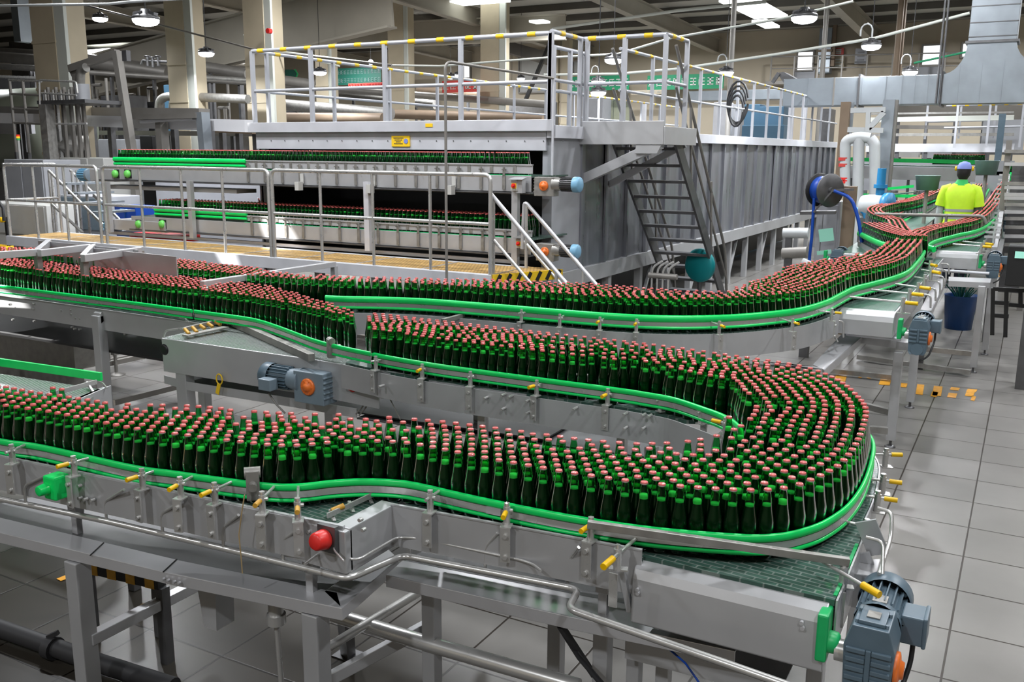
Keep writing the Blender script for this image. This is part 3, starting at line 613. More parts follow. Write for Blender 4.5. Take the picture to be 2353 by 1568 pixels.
for px, py in ((175, 1183), (715, 1312), (1388, 1360)):
    a = at(px, py, z=.80); m = MB(); m.bar(a, a + V((0, 0, .075)), .05, .045, up=(0, 1, 0)); m.bar(a + V((0, .02, .0)), a + V((0, .05, .13)), .045, .006, up=(0, 1, 0)); m.bar(a - V((0, .0, .12)), a, .035, .03, up=(0, 1, 0)); m.build('pipe_clamp', 'steel', pr, .003)
m = MB(); m.tube(fillet(ats([(700, 1297), (735, 1270), (822, 1288), (912, 1235), (960, 1237), (1195, 1287), (1225, 1297), (1243, 1312)], z=.93), .03), .005, 8); m.tube(fillet(ats([(800, 1135), (765, 1180), (772, 1240), (765, 1262), (790, 1290)], z=.98), .03), .0035, 6); m.build('spray_tube', 'tube_steel', pr)
# ---- drip trays on legs
def tray(name_label, P, Q, zt, m_, legs, inner, group=None, h=.05, pan=True):
    t = thing('drip_tray', name_label, 'drip tray', (P[0].x, P[0].y, 0), group)
    m = MB(); m.strip(P, Q, .006); m.ribbon(P, -h, .0, .004); m.ribbon(Q, -.03, 0, .004); m.build('rim', m_, t, .003)
    if pan: m = MB(); m.strip(Q, inner, .004); m.build('pan', 'dark_steel', t)
    return t
def leg(t, p, z0, z1, w=.06, foot=True, m_='steel'):
    m = MB(); m.bar((p[0], p[1], z0 + (.06 if foot else 0)), (p[0], p[1], z1), w, w, up=(0, 1, 0)); o = m.build('leg', m_, t, .004)
    if foot: f = MB(); f.cyl((p[0], p[1], z0 + .012), (p[0], p[1], z0 + .06), .011, 8); f.lathe([(0, .02), (.018, .02), (.042, .006), (.044, 0), (0, 0)], (p[0], p[1], z0), n=16); f.build('levelling_foot', 'dark_steel', o)
    return o
zt = .72
P = ats([(-70, 1208), (0, 1224), (382, 1315.5), (785, 1398)], z=zt); Q = ats([(-70, 1172), (0, 1190), (420, 1290), (775, 1362)], z=zt); inn = [q + V((.02, .42, -.05)) for q in Q]
t1 = tray('folded stainless drip tray under the front left conveyor', P, Q, zt, 'bright_steel', None, inn)
m = MB(); P2 = ats([(785, 1398), (915, 1284)], z=zt); Q2 = ats([(745, 1360), (885, 1255)], z=zt); m.strip(P2, Q2, .006); m.ribbon(P2, -.05, 0, .004); m.build('end_rim', 'bright_steel', t1, .003)
for px, py in ((232, 1262), (400, 1300)): 
    m = MB(); m.bar(at(px - 25, py + 15, z=zt+.001), at(px + 6, py - 14, z=zt + .001), .004, .004); m.build('joint_seam', 'black', t1)
m = MB()
for px in (378, 389, 403, 414): a = at(px, 1330 + (px-378)*.25, z=.695); m.cyl(a, a - V((0, .012, 0)), .006, 6)
m.build('bolt', 'bright_steel', t1)
for px, py in ((183, 1345), (727, 1470)):
    a = at(px, py, z=.55); leg(t1, (a.x, a.y), 0, .665, .075)
for a, b_, z in (((205, 1470), (450, 1345), .30),): m = MB(); m.bar(at(*a, z=z), at(*b_, z=z), .05, .05); m.build('stretcher', 'steel', t1, .003)
for px0, py0 in ((372, 1462), (208, 1413), (310, 1355)): a = at(px0, py0, z=0); leg(t1, (a.x, a.y), 0, .5 if px0 != 310 else .4, .05, foot=False, m_='dark_steel')
m = MB(); a = at(480, 1420, z=.45); m.prism([a + V((-.07, 0, .2)), a + V((.05, 0, .2)), a + V((.04, 0, -.05)), a + V((-.03, 0, -.05))], (0, .1, 0)); m.build('outlet_chute', 'steel', t1)
m = MB(); a = at(634, 1400, z=.6); m.cyl(a + V((0, 0, .05)), a - V((0, 0, .02)), .03, 14); m.cyl(a - V((0, 0, .02)), a - V((0, 0, .06)), .038, 14); m.cyl(a - V((0, 0, .06)), V((a.x + .02, a.y, .0)), .011, 8); m.build('drain_valve', 'tube_steel', t1)
P = ats([(887, 1322), (1307, 1417), (1480, 1452), (1690, 1497)], z=zt); Q = ats([(925, 1288), (1330, 1368), (1530, 1405), (1720, 1443)], z=zt); inn = [q + V((.02, .5, -.05)) for q in Q]
t2 = tray('folded stainless drip tray with four bolts below the near bend conveyor', P, Q, zt, 'bright_steel', None, inn)
m = MB()
for px in (1062, 1076, 1094, 1107): a = at(px, 1368 + (px-1062)*.22, z=.695); m.cyl(a, a - V((0, .012, 0)), .006, 6)
m.build('bolt', 'bright_steel', t2)
for px, py in ((1385, 1500), (992, 1425)): a = at(px, py, z=.5); leg(t2, (a.x, a.y), 0, .665, .06)
m = MB(); m.bar(at(730, 1575, z=.12), at(1000, 1430, z=.40), .045, .05); m.build('brace', 'steel', t2, .003)
m = MB(); m.bar(at(1290, 1440, z=.66), at(1380, 1575, z=.25), .02, .02); m.tube(ats([(1285, 1440), (1330, 1510), (1385, 1575)], z=.5), .011, 8); m.build('drain_hose', 'rubber', t2)
P = ats([(1437, 1478), (1640, 1530), (1800, 1575)], z=.60); Q = ats([(1440, 1510), (1640, 1565), (1800, 1612)], z=.60)
t3 = thing('pipe_trough', 'shallow stainless trough on short legs below the drive box', 'trough', (P[0].x, P[0].y, 0)); m = MB(); m.strip(P, [p + V((0, .22, 0)) for p in P], .004); m.ribbon(P, -.06, .02, .005); m.build('trough', 'steel', t3)
for px, py in ((1458, 1540), (1525, 1550)): a = at(px, py, z=.45); leg(t3, (a.x, a.y), 0, .58, .05, foot=False)
m = MB(); m.tube(ats([(1535, 1490), (1575, 1525), (1600, 1560), (1625, 1600)], z=.63), .004, 6); m.build('cable', 'hose_blue', t3)
# frame tubes between the legs
tf = thing('floor_tube_frame', 'thick shiny stainless tube frame crossing low under the near conveyor', 'tube frame', (-2, 2.8, 0))
m = MB(); m.tube(ats([(730, 1398), (780, 1418), (950, 1470), (1330, 1580)], z=.40), .032, 14); m.build('tube', 'tube_steel', tf)
m = MB(); m.tube(ats([(735, 1500), (850, 1430), (990, 1345)], z=.42), .02, 12); m.build('tube', 'tube_steel', tf)
m = MB(); m.bar(at(800, 1505, z=0), at(793, 1420, z=.40), .05, .05, up=(0, 1, 0)); m.box((at(800, 1507, z=0).x - .06, at(800, 1507, z=0).y - .05, 0), (at(800, 1507, z=0).x + .06, at(800, 1507, z=0).y + .05, .008)); m.build('leg', 'dark_steel', tf)
tp = thing('floor_pipe', 'dark wet pipe lying on the tiles at the bottom left', 'pipe', at(200, 1500, z=.05)); m = MB(); m.tube(ats([(-60, 1420), (0, 1445), (205, 1517), (400, 1580)], z=.055), .042, 14); m.build('pipe', 'rubber', tp)
m = MB(); a, b_ = at(112, 1487, z=.055), at(128, 1492, z=.055); m.cyl(a, b_, .055, 14); m.bar(a + V((0, 0, .05)), b_ + V((0, .02, .075)), .02, .02); m.build('pipe_clamp', 'rubber', tp)
# ---- near bend conveyor with its drive box
t = thing('bottle_conveyor', 'stainless U-bend conveyor in the foreground with a large drive box at its right end', 'conveyor', (-.8, 3.5, 0))
pR = [(-1.995, 2.665), (-1.227, 2.735), (-1.02, 2.752)]
m = MB(); m.ribbon(W2(pR, 1.048), -.165, 0, .006); m.bar(V((*pR[0], 1.049)), V((*pR[-1], 1.049)), .012, .006); m.build('side_panel', 'steel', t)
iU = INN[(INN[:, 0] > -3.6)]; iU = iU[~((iU[:, 1] < 3.4) & (iU[:, 0] < -2.05))]
a = iU[:, :2]; m = MB(); m.ribbon([V((p[0], p[1], zU(p[1]))) for p in offset(a, -.035)], -.155, -.005, .006, smooth=True); m.build('side_panel', 'steel', t)
xr = -.392
rp = [(xr, 2.77), (xr, 3.0), (xr, 3.25)] + [tuple(p) for p in offset(OUT, .03 if 0 else -.03) if p[1] > 3.4 and p[0] > -1.1]
rp = [tuple(p) for p in resample(np.array(rp), n=40)]
m = MB(); m.ribbon([V((p[0], p[1], zU(p[1]))) for p in rp], -.17, -.002, .006); m.build('side_panel', 'steel', t)
lp = resample(np.array([(-1.035, 2.77), (-1.035, 4.2), (-1.06, 4.74)]), n=40)
m = MB(); m.strip([V((p[0], p[1], zU(p[1]) - .002)) for p in lp], [V((p[0] - .006, p[1], zU(p[1]) - .002)) for p in rp], .02); m.build('belt', 'belt_green', t)
m = MB(); m.strip([V((xr - .016, y, zU(y) + .001)) for y in (2.80, 2.9, 3.2)], [V((xr - .005, y, zU(y) + .001)) for y in (2.80, 2.9, 3.2)], .015); m.build('wear_strip', 'green_plastic', t)
o2s = OUT[(OUT[:, 0] < -1.0) & (OUT[:, 1] < 3)][:, :2]; o2s = o2s[o2s[:, 0] > -2.03]; i2s = INN[(INN[:, 1] < 3.3) & (INN[:, 0] > -2.03)][:, :2][::-1]
m = MB(); m.strip(W2(resample(np.array(pR) + [0, .01], n=30), 1.016), W2(resample(i2s, n=30), 1.016), .02); m.build('belt', 'belt_green', t)
uo = OUT[(OUT[:, 1] > 4.5)][:, :2]; ui = INN[(INN[:, 1] > 4.2) & (INN[:, 0] > -3.6)][:, :2][::-1]
m = MB(); m.strip(W2(resample(uo, n=40), 1.078), W2(resample(ui, n=40), 1.078), .02); m.build('belt', 'belt_green', t)
# drive box: rounded hood over the end roller
bx0, bx1 = -1.04, -.412
prof = [(2.83, 1.012), (2.765, 1.005), (2.735, .985), (2.722, .955), (2.715, .80), (2.73, .79), (2.83, .79)]
m = MB(); m.prism([V((bx0, y, z)) for y, z in prof], (bx1 - bx0, 0, 0)); m.build('drive_box', 'steel', t, .004)
for px, py in ((1466, 1354), (1843, 1430), (1467, 1362), (1845, 1442)): a = at(px, py, y=2.72); m = MB(); m.cyl(a, a - V((0, .012, 0)), .007, 8); m.build('bolt', 'bright_steel', t)
m = MB(); m.box((-1.055, 2.84, .86), (-1.03, 2.95, 1.0)); m.lathe([(0, .03), (.028, .03), (.034, .02), (.036, 0)], (-1.09, 2.85, .94), (-.6, -1, 0), 18); m.build('end_bearing', 'black', t, .006)
c = at(1430, 1325, y=2.80); m = MB(); m.lathe([(0, .02), (.02, .02), (.026, .01), (.028, 0)], c, (-.3, -1, 0), 18); m.build('shaft_cap', 'orange', t)
m = MB(); m.bar(at(1430, 1312, y=2.74), at(1448, 1405, y=2.74), .02, .02); m.build('brace', 'steel', t)
m = MB(); a = at(1985, 1310, y=2.9); m.prism(ats([(1945, 1290), (2022, 1285), (2012, 1325), (1945, 1318)], z=.97), (0, 0, -.006)); m.ribbon(ats([(1945, 1318), (2012, 1325)], z=.97), -.12, 0, .004); m.build('guard_plate', 'steel', t)
for p, q in (((1990, 1185), (2028, 1300)), ((1975, 1260), (2010, 1340))):
    m = MB(); a = at(*p, y=3.2); m.bar(a + V((0, 0, -.02)), a + V((.05, .02, -.14)), .07, .008, up=(0, 1, 0)); m.build('bracket_plate', 'steel', t)
m = MB(); m.tube(fillet([at(2016, 1168, y=3.25), at(2050, 1178, y=3.25), at(2048, 1235, y=3.2), at(2020, 1320, y=3.0)], .04), .007, 8); m.tube(fillet([at(1990, 1235, y=3.0), at(2030, 1245, y=3.0), at(2028, 1320, y=2.95)], .03), .006, 8); m.build('side_rail', 'tube_steel', t)
for y in (3.3, 4.3): leg(t, (-.52, y), 0, .85, .06)
for y in (3.3, 4.4): leg(t, (-1.6, y), 0, .85, .06)
m = MB(); m.box((-1.02, 2.84, .78), (-.42, 3.9, .80)); m.build('return_pan', 'black', t)
# ---- gear motor (bevel-gear box, finned motor behind it, terminal box at its side)
def gear_motor(label, loc, group='grey-blue gear motors on the right-hand drive boxes'):
    t = thing('gear_motor', label, 'motor', (0, 0, 0), group)
    m = MB(); m.prism([(-.075, -.09, -.26), (-.06, -.10, -.285), (.06, -.10, -.285), (.075, -.09, -.26), (.085, -.09, -.05), (.06, -.09, .03), (-.06, -.09, .03), (-.085, -.09, -.05)], (0, .18, 0))
    for k in range(4): m.bar((-.075, -.095, -.06 - k*.035), (-.01, -.095, -.06 - k*.035), .016, .018); m.bar((.01, -.095, -.06 - k*.035), (.075, -.095, -.06 - k*.035), .016, .018)
    m.cyl((0, -.09, -.235), (0, -.106, -.235), .052, 24); m.bar((0, -.098, -.05), (0, -.098, -.17), .018, .01, up=(0, 1, 0)); m.box((-.045, -.07, .03), (.045, .05, .045))
    for sx in (-1, 1):
        for sy in (-.06, .03): m.cyl((sx*.05, sy, .03), (sx*.05, sy, .042), .007, 6)
    m.build('gear_housing', 'motor_blue', t, .006)
    m = MB(); m.lathe([(.082, 0), (.082, .03), (.07, .035), (.07, .21), (.0, .21)], (0, .09, -.04), (0, 1, 0), 24)
    for k in range(18):
        w = k*math.pi/9; d = V((math.cos(w), 0, math.sin(w))); m.bar(V((0, .13, -.04)) + d*.076, V((0, .29, -.04)) + d*.076, .005, .02, up=d)
    m.build('motor_body', 'motor_blue', t)
    m = MB(); m.lathe([(.095, 0), (.098, .01), (.098, .075), (.088, .085), (0, .085)], (0, .28, -.04), (0, 1, 0), 28); m.build('fan_cowl', 'motor_blue', t)
    m = MB(); m.box((.075, .13, -.11), (.155, .25, .0)); m.box((.15, .125, -.115), (.165, .255, .005)); m.build('terminal_box', 'motor_blue', t, .006)
    m = MB(); m.lathe([(.062, 0), (.062, .012), (.05, .016), (.034, .018), (.03, .03), (0, .03)], (.082, -.01, -.14), (1, 0, 0), 24); tag(m.build('flange_cap', 'orange', t), 'orange flange cap')
    m = MB(); m.cyl((-.085, -.01, -.12), (-.12, -.01, -.12), .04, 20); m.cyl((-.12, -.01, -.12), (-.15, -.01, -.12), .016, 12); m.build('output_shaft', 'tube_steel', t)
    m = MB(); m.box((-.185, -.055, -.165), (-.145, .045, .02)); m.lathe([(.042, .0), (.04, .03), (.03, .038), (.02, .04)], (-.147, -.005, -.1), (1, 0, 0), 20); tag(m.build('bearing_block', 'green_plastic', t, .008), 'green bearing block')
    m = MB(); m.box((-.025, .11, .033), (.025, .17, .042)); m.build('name_plate', 'worn_steel', t); m = MB(); m.box((-.022, -.04, .046), (.022, .01, .05)); m.build('name_plate', 'worn_steel', t)
    m = MB(); m.tube(fillet([(.12, .19, -.11), (.12, .18, -.2), (.09, .05, -.32), (.02, .0, -.36)], .08), .009, 8); m.build('motor_cable', 'rubber', t)
    t.location = V(loc); return t
GM = gear_motor('large grey-blue gear motor in the bottom right corner with orange flange', at(2008, 1438, y=2.74)); GM.scale = (.84, .84, .84)
# ================================================================ MIDDLE: accumulation table, transfer box, back conveyor
t = thing('guide_rail', 'inner double green guide rail of the near bend, above the switch box', 'guide rail', (-2.5, 4.2, 1.08), 'green guide rails')
rails(t, INN[(INN[:, 0] > -5.4) | (INN[:, 1] < 4)], zU)
for px, py, hm in ((864, 850.6, None), (970.4, 869.5, 'yellow'), (1081, 887.8, None), (1233, 909, 'yellow'), (1396, 929.8, 'yellow'), (1517, 945, 'yellow'), (1609.7, 973.5, 'yellow'), (1666, 1000, 'yellow')):
    bracket(t, at(px, py, z=1.09), INN, zU, handle=hm is not None, handle_mat=hm or 'yellow')
hinge_post(t, at(1341, 912, z=1.085), INN); hinge_post(t, at(765, 822, z=1.085), INN)
t = thing('guide_rail', 'straight double green guide rail along the accumulation table at the left edge', 'guide rail', (-7, 4.84, 1.08), 'green guide rails')
rails(t, INN[(INN[:, 0] <= -5.4) & (INN[:, 1] > 4)], zU)
for px, py in ((78, 676), (150, 686), (226, 697), (305, 709), (388, 722)):
    a = at(px, py, z=1.082); m = MB(); m.bar(a, a + V((0, 0, .075)), .022, .03, up=(0, 1, 0)); m.bar(a - V((.05, .01, 0)), a + V((.02, .01, 0)), .02, .01); m.build('rail_bracket', 'worn_steel', t)
# accumulation table
t = thing('bottle_conveyor', 'wide stainless accumulation table carrying bottles at the left edge', 'conveyor', (-7, 5.1, 0))
pl = [(-9.2, 4.95), (-8.0, 4.93), (-6.85, 4.90), (-5.35, 4.86)]
m = MB(); m.ribbon(W2(pl, 1.065), -.17, 0, .008); m.bar(V((*pl[0], 1.067)), V((*pl[-1], 1.067)), .02, .008); m.build('side_panel', 'steel', t)
m = MB(); m.strip(W2(pl, 1.077), W2([(-9.2, 6.1), (-8, 6.1), (-6.85, 6.08), (-5.35, 5.85)], 1.077), .02); m.build('belt', 'belt_green', t)
m = MB(); m.tube(ats([(0, 668), (90, 680), (185, 694), (300, 712), (425, 732), (434, 740)], z=1.09), .005, 6); m.build('air_tube', 'tube_steel', t)
for px, py in ((24, 700), (77, 698), (76, 710), (140, 713), (163, 712), (164, 722), (174, 731), (184, 732), (79, 738), (30, 735), (166, 752), (172, 756), (184, 757), (262, 735), (288, 728), (288, 740), (288, 768), (387, 745)): a = at(px, py, y=4.90); m = MB(); m.cyl(a + V((0, .01, 0)), a - V((0, .012, 0)), .009, 6); m.build('bolt', 'tube_steel', t)
for px, w in ((222, .085), (-160, .085)):
    a = at(px, 720, y=4.86); m = MB(); m.prism([a + V((-w/2, 0, .0)), a + V((w/2, 0, .0)), a + V((w/2, .05, .03)), a + V((-w/2, .05, .03))], (0, 0, -.09)); m.bar((a.x, 4.875, 0.03), (a.x, 4.875, a.z - .02), .085, .08, up=(0, 1, 0)); m.build('leg', 'steel', t, .004)
m = MB(); m.box((-9.2, 4.92, .70), (-5.2, 5.9, .72)); m.build('drip_pan', 'black', t)
m = MB(); P = ats([(-60, 762), (0, 771), (200, 797), (590, 850)], z=.66); m.ribbon(P, 0, .05, .006); m.build('pan_rim', 'steel', t)
for px, py in ((268, 862), (162, 848)):
    a = at(px, py, z=0); m = MB(); m.cyl(a + V((0, 0, .02)), a + V((0, 0, .22)), .018, 8); m.lathe([(0, .03), (.03, .03), (.09, .008), (.09, 0)], a, n=18); m.bar(a + V((0, 0, .22)), a + V((0, 0, .66)), .06, .06, up=(0, 1, 0)); m.build('levelling_foot', 'worn_steel', t)
m = MB(); m.bar(at(120, 855, z=.1), at(300, 820, z=.1), .05, .05); m.bar(at(240, 838, z=.12), at(420, 800, z=.12), .05, .05); m.bar(at(260, 925, z=.12), at(420, 885, z=.12), .06, .05); m.build('stretcher', 'pipe_dull', t)
m = MB(); a = at(0, 850, z=.2); xt = at(168, 790, y=5.6).x; m.box((-10.5, 5.6, .25), (xt, 6.0, .66)); m.box((-10, 5.7, 0), (xt - .3, 5.9, .25)); m.build('side_tank', 'worn_steel', t)
# transfer box
t = thing('transfer_box', 'stainless transfer conveyor box with a grey-blue motor on its side, between the two strands', 'conveyor box', (-4.4, 4.5, 0))
top = ats([(372, 775), (437, 777), (560, 727)], z=1.06)
F = [V((p.x, p.y, 1.06)) for p in ats([(372, 777), (480, 792), (735, 828), (870, 852)], z=1.06)]
Fx = F + [V((p.x, p.y, 1.06)) for p in ats([(973, 871), (1083, 890)], z=1.07)]
m = MB(); m.ribbon(F, -.24, 0, .01); a, b_ = F[0], F[0] + V((-.02, .5, 0)); m.ribbon([a, b_], -.24, 0, .01); m.build('side_panel', 'steel', t, .004)
G = [V((p.x, p.y, 1.055)) for p in ats([(545, 735), (600, 752), (760, 810), (850, 838)], z=1.06)]
G = [V((p[0], p[1], 1.056)) for p in resample([(-5.30, 5.0), (-4.9, 4.92), (-4.3, 4.78), (-3.8, 4.62), (-3.35, 4.75)], n=12)]
m = MB(); m.strip([V(p) for p in resample(F, n=12)], G, .01); m.build('top_plate', 'belt_wet', t)
m = MB(); m.bar(at(537, 742, z=1.085), at(716, 822, z=1.085), .045, .05); m.build('cross_bar', 'worn_steel', t, .003)
m = MB(); m.bar(at(422, 758, z=1.10), at(548, 727, z=1.10), .02, .03); m.bar(at(425, 772, z=1.085), at(520, 752, z=1.085), .06, .01)
c = m.build('comb_rack', 'worn_steel', t)
for k in range(7):
    p = at(425 + k*17.5, 757 - k*4.4, z=1.11); q = at(440 + k*18, 765 - k*4.0 if k < 2 else 762 - k*4.4, z=1.09); m = MB(); m.cyl(p, q + V((.02, -.04, 0)), .013, 8); m.build('peg', 'ochre', c)
m = MB(); a = at(398, 800, y=4.42); m.box((a.x - .055, 4.36, a.z - .06), (a.x + .055, 4.45, a.z + .055)); m.lathe([(0, .02), (.035, .02), (.045, .0)], (a.x - .01, 4.36, a.z), (0, -1, 0), 20); m.build('end_bearing', 'black', t, .006)
m = MB(); m.tube(fillet(ats([(420, 755), (377, 760), (378, 830), (390, 850), (440, 862), (475, 848), (530, 862), (605, 880)], y=4.38), .05), .0065, 6); m.build('cable', 'tube_steel', t)
tg = thing('safety_tag', 'yellow plastic tag hanging in a yellow loop on the transfer box', 'tag', at(503, 885, y=4.34)); m = MB(); c = at(504, 872, y=4.34)
m.tube([c + V((math.cos(a)*.028, 0, math.sin(a)*.036)) for a in np.linspace(0, 2*math.pi, 15)], .005, 6); m.build('loop', 'tape_yellow', tg); m = MB(); c = at(502, 893, y=4.34); m.bar(c + V((.01, 0, .035)), c - V((.015, 0, .04)), .03, .006, up=(0, 1, 0)); m.build('plate', 'tape_yellow', tg)
a = at(426, 800, y=4.42); m = MB(); m.bar((a.x, 4.40, 0.03), (a.x, 4.40, a.z + .0), .10, .08, up=(0, 1, 0)); m.prism([(a.x-.05, 4.36, a.z), (a.x+.05, 4.36, a.z), (a.x+.05, 4.44, a.z+.03), (a.x-.05, 4.44, a.z+.03)], (0, 0, -.06)); m.build('leg', 'steel', t, .004)
for px, py in ((470, 890), (760, 950), (1105, 990)): a = at(px, 900, y=4.75); leg(t, (a.x, 4.75), 0, .82, .07)
m = MB(); m.strip(ats([(385, 880), (620, 915), (900, 960), (1250, 1010)], z=.72), [p + V((0, .5, 0)) for p in ats([(385, 880), (620, 915), (900, 960), (1250, 1010)], z=.72)], .01); m.build('drip_pan', 'black', t)
m = MB(); m.ribbon(ats([(378, 872), (430, 887), (620, 917), (820, 950)], z=.74), -.03, .03, .006); m.build('pan_rim', 'steel', t)
for px, py in ((525, 815), (525, 834), (612, 836), (632, 833), (575, 864), (700, 870), (735, 880)): a = at(px, py, y=4.5); m = MB(); m.cyl(a + V((0, .03, 0)), a - V((0, .03, 0)), .008, 6); m.build('bolt', 'tube_steel', t)
# side panel of the upper strand
t = thing('bottle_conveyor', 'stainless side panel section of the middle strand with the switch box, inside the bend', 'conveyor', (-2.4, 4.2, 0))
Pn = [V((p.x, p.y, 1.075)) for p in ats([(869, 852), (973, 871), (1083, 890), (1231, 909), (1331, 919), (1440, 933)], z=1.075)]
m = MB(); m.ribbon(Pn, -.15, 0, .008); m.bar(Pn[0], Pn[-1], .012, .008); m.build('side_panel', 'steel', t)
m = MB(); m.tube(ats([(870, 912), (980, 925), (1100, 943), (1250, 968), (1420, 995), (1560, 1012), (1620, 1035)], z=.90), .008, 8)
for px, py in ((1110, 955), (1430, 1000)): a = at(px, py, z=.9); m.bar(a - V((0, 0, .25)), a + V((0, 0, .02)), .045, .045, up=(0, 1, 0))
m.build('pipe_rail', 'tube_steel', t)
for px, py in ((875, 888), (965, 885), (1075, 903), (1116, 915), (1156, 908), (1172, 912), (1156, 940), (1212, 922), (1212, 950), (1320, 940), (1436, 952), (1478, 955), (1492, 957), (1478, 985), (1436, 985)): a = at(px, py, y=4.19); m = MB(); m.cyl(a + V((0, .03, 0)), a - V((0, .02, 0)), .008, 6); m.build('bolt', 'tube_steel', t)
m = MB(); m.strip(ats([(820, 960), (1100, 1000), (1560, 1060)], z=.70), [p + V((0, .55, 0)) for p in ats([(820, 960), (1100, 1000), (1560, 1060)], z=.70)], .01); m.build('drip_pan', 'dark_steel', t)
# isolator switch
def isolator(label, c, s=1.0, hood=True, m_='steel'):
    t = thing('isolator_switch', label, 'switch', c, 'red and yellow isolator switches')
    m = MB(); m.box((c.x - .045*s, c.y - .03*s, c.z - .06*s), (c.x + .045*s, c.y + .03*s, c.z + .06*s)); m.build('box', 'panel_white', t, .004)
    if hood: m = MB(); m.box((c.x + .02*s, c.y - .02*s, c.z - .085*s), (c.x + .10*s, c.y + .07*s, c.z + .075*s)); m.prism([c + V((-.065*s, -.06*s, .07*s)), c + V((.12*s, -.06*s, .07*s)), c + V((.11*s, .08*s, .095*s)), c + V((-.055*s, .08*s, .095*s))], (0, 0, .005)); m.build('hood', m_, t)
    m = MB(); m.box((c.x - .03*s, c.y - .036*s, c.z - .03*s), (c.x + .03*s, c.y - .03*s, c.z + .03*s)); m.build('plate', 'tape_yellow', t)
    m = MB(); m.cyl(c + V((0, -.035*s, 0)), c + V((0, -.055*s, 0)), .026*s, 18); m.bar(c + V((-.02*s, -.06*s, -.01*s)), c + V((.02*s, -.06*s, .01*s)), .012*s, .014*s); m.build('knob', 'red', t); return t
c = at(822, 888, y=4.40); isolator('isolator switch with a red knob under a steel hood, right of the middle motor', c)
m = MB(); m.tube(fillet(ats([(835, 905), (838, 930), (818, 952)], y=4.40), .05), .005, 6); m.tube(fillet(ats([(843, 905), (845, 932), (825, 955)], y=4.40), .05), .005, 6); m.tube(ats([(862, 850), (890, 905), (920, 965)], y=4.3), .0035, 6); tag(m.build('switch_cable', 'pipe_dull'), 'three thin cables dropping from the hooded switch box', 'cable')
# parallel-shaft motor in the middle
def motor_long(label, c, s=1.0, flip=1, cowl='motor_blue', body='motor_grey', group=None, box=True):
    t = thing('gear_motor', label, 'motor', c, group); f = flip
    m = MB(); m.box((c.x - .13*s, c.y - .06*s, c.z - .12*s), (c.x + .13*s, c.y + .08*s, c.z + .10*s)); 
    for k in range(5): m.bar((c.x + f*.133*s, c.y - .06*s, c.z + .07*s - k*.035*s), (c.x + f*.133*s, c.y + .08*s, c.z + .07*s - k*.035*s), .012*s, .016*s)
    m.cyl((c.x - f*.10*s, c.y - .0*s, c.z + .02*s), (c.x - f*.20*s, c.y - .0*s, c.z + .02*s), .085*s, 24, r2=.07*s); m.build('gear_housing', body, t, .012*s)
    m = MB(); m.lathe([(.058*s, 0), (.058*s, .012*s), (.05*s, .016*s), (.028*s, .018*s), (.024*s, .032*s), (0, .034*s)], (c.x + f*.0*s, c.y - .06*s, c.z + .0*s), (0, -1, 0), 28)
    for k in range(6): w = k*math.pi/3; m.cyl((c.x + math.cos(w)*.044*s, c.y - .07*s, c.z + math.sin(w)*.044*s), (c.x + math.cos(w)*.044*s, c.y - .08*s, c.z + math.sin(w)*.044*s), .006*s, 8)
    tag(m.build('flange_cap', 'orange', t), 'orange flange cap')
    x0, x1 = c.x - f*.20*s, c.x - f*.36*s; m = MB(); m.cyl((x0, c.y, c.z + .02*s), (x1, c.y, c.z + .02*s), .068*s, 24)
    for k in range(20): w = k*math.pi/10; d = V((0, math.cos(w), math.sin(w))); m.bar(V((x0, c.y, c.z + .02*s)) + d*.074*s, V((x1, c.y, c.z + .02*s)) + d*.074*s, .005*s, .018*s, up=d)
    m.build('motor_body', 'motor_blue' if body != 'worn_steel' else 'dark_steel', t)
    m = MB(); m.lathe([(.088*s, 0), (.09*s, .01*s), (.09*s, .07*s), (.078*s, .085*s), (0, .086*s)], (x1, c.y, c.z + .02*s), (-f, 0, 0), 28); m.build('fan_cowl', cowl, t)
    if box: m = MB(); m.box((min(x0, x1) - .01*s, c.y - .15*s, c.z - .05*s), (min(x0, x1) + .10*s, c.y - .07*s, c.z + .03*s)); m.build('terminal_box', body, t, .006*s)
    return t
c = at(722, 885, y=4.34); motor_long('grey-blue gear motor with an orange disc on the side of the transfer box', c, .93, 1)
m = MB(); a = at(765, 865, y=4.42); m.box((a.x - .03, 4.40, a.z - .09), (a.x + .03, 4.50, a.z + .05)); tag(m.build('bearing_block', 'green_plastic', None, .006), 'small green bearing block between the middle motor and the switch hood', 'bearing block')
m = MB(); m.tube(ats([(618, 905), (635, 930), (655, 950)], y=4.3), .006, 6); tag(m.build('motor_cable', 'pipe_dull'), 'grey cable hanging from the terminal box of the middle motor', 'cable')
# lower-left crossing conveyor with a green edge
t = thing('bottle_conveyor', 'lower conveyor end with a broad green edge strip at the left border', 'conveyor', at(150, 900, z=.8))
e0, e1 = at(-60, 824, z=.86), at(233, 866, z=.86); m = MB(); m.bar(e0, e1, .02, .055); m.build('edge_strip', 'green_rail', t)
m = MB(); P = ats([(-60, 850), (232, 895)], z=.80); Q = ats([(-60, 905), (165, 955)], z=.80); m.strip(Q, P, .02); m.build('belt', 'belt_far' if 0 else 'belt_wet', t)
m = MB(); a, b_ = at(128, 948, z=.80), at(254, 893, z=.80); m.ribbon([a, b_], -.17, .02, .008); m.strip([a, b_], [a + V((-.08, .0, 0)), b_ + V((-.08, 0, 0))], .01); m.build('end_panel', 'steel', t)
m = MB(); m.bar(at(105, 910, z=.84), at(222, 878, z=.84), .01, .03); m.bar(at(200, 880, z=.84), at(214, 902, z=.80), .012, .02); m.tube(fillet(ats([(222, 876), (236, 880), (246, 892)], z=.83), .03), .005, 6); m.build('transfer_plate', 'tube_steel', t)
a = at(100, 960, z=0); leg(t, (-4.6, 4.1), 0, .64, .06)
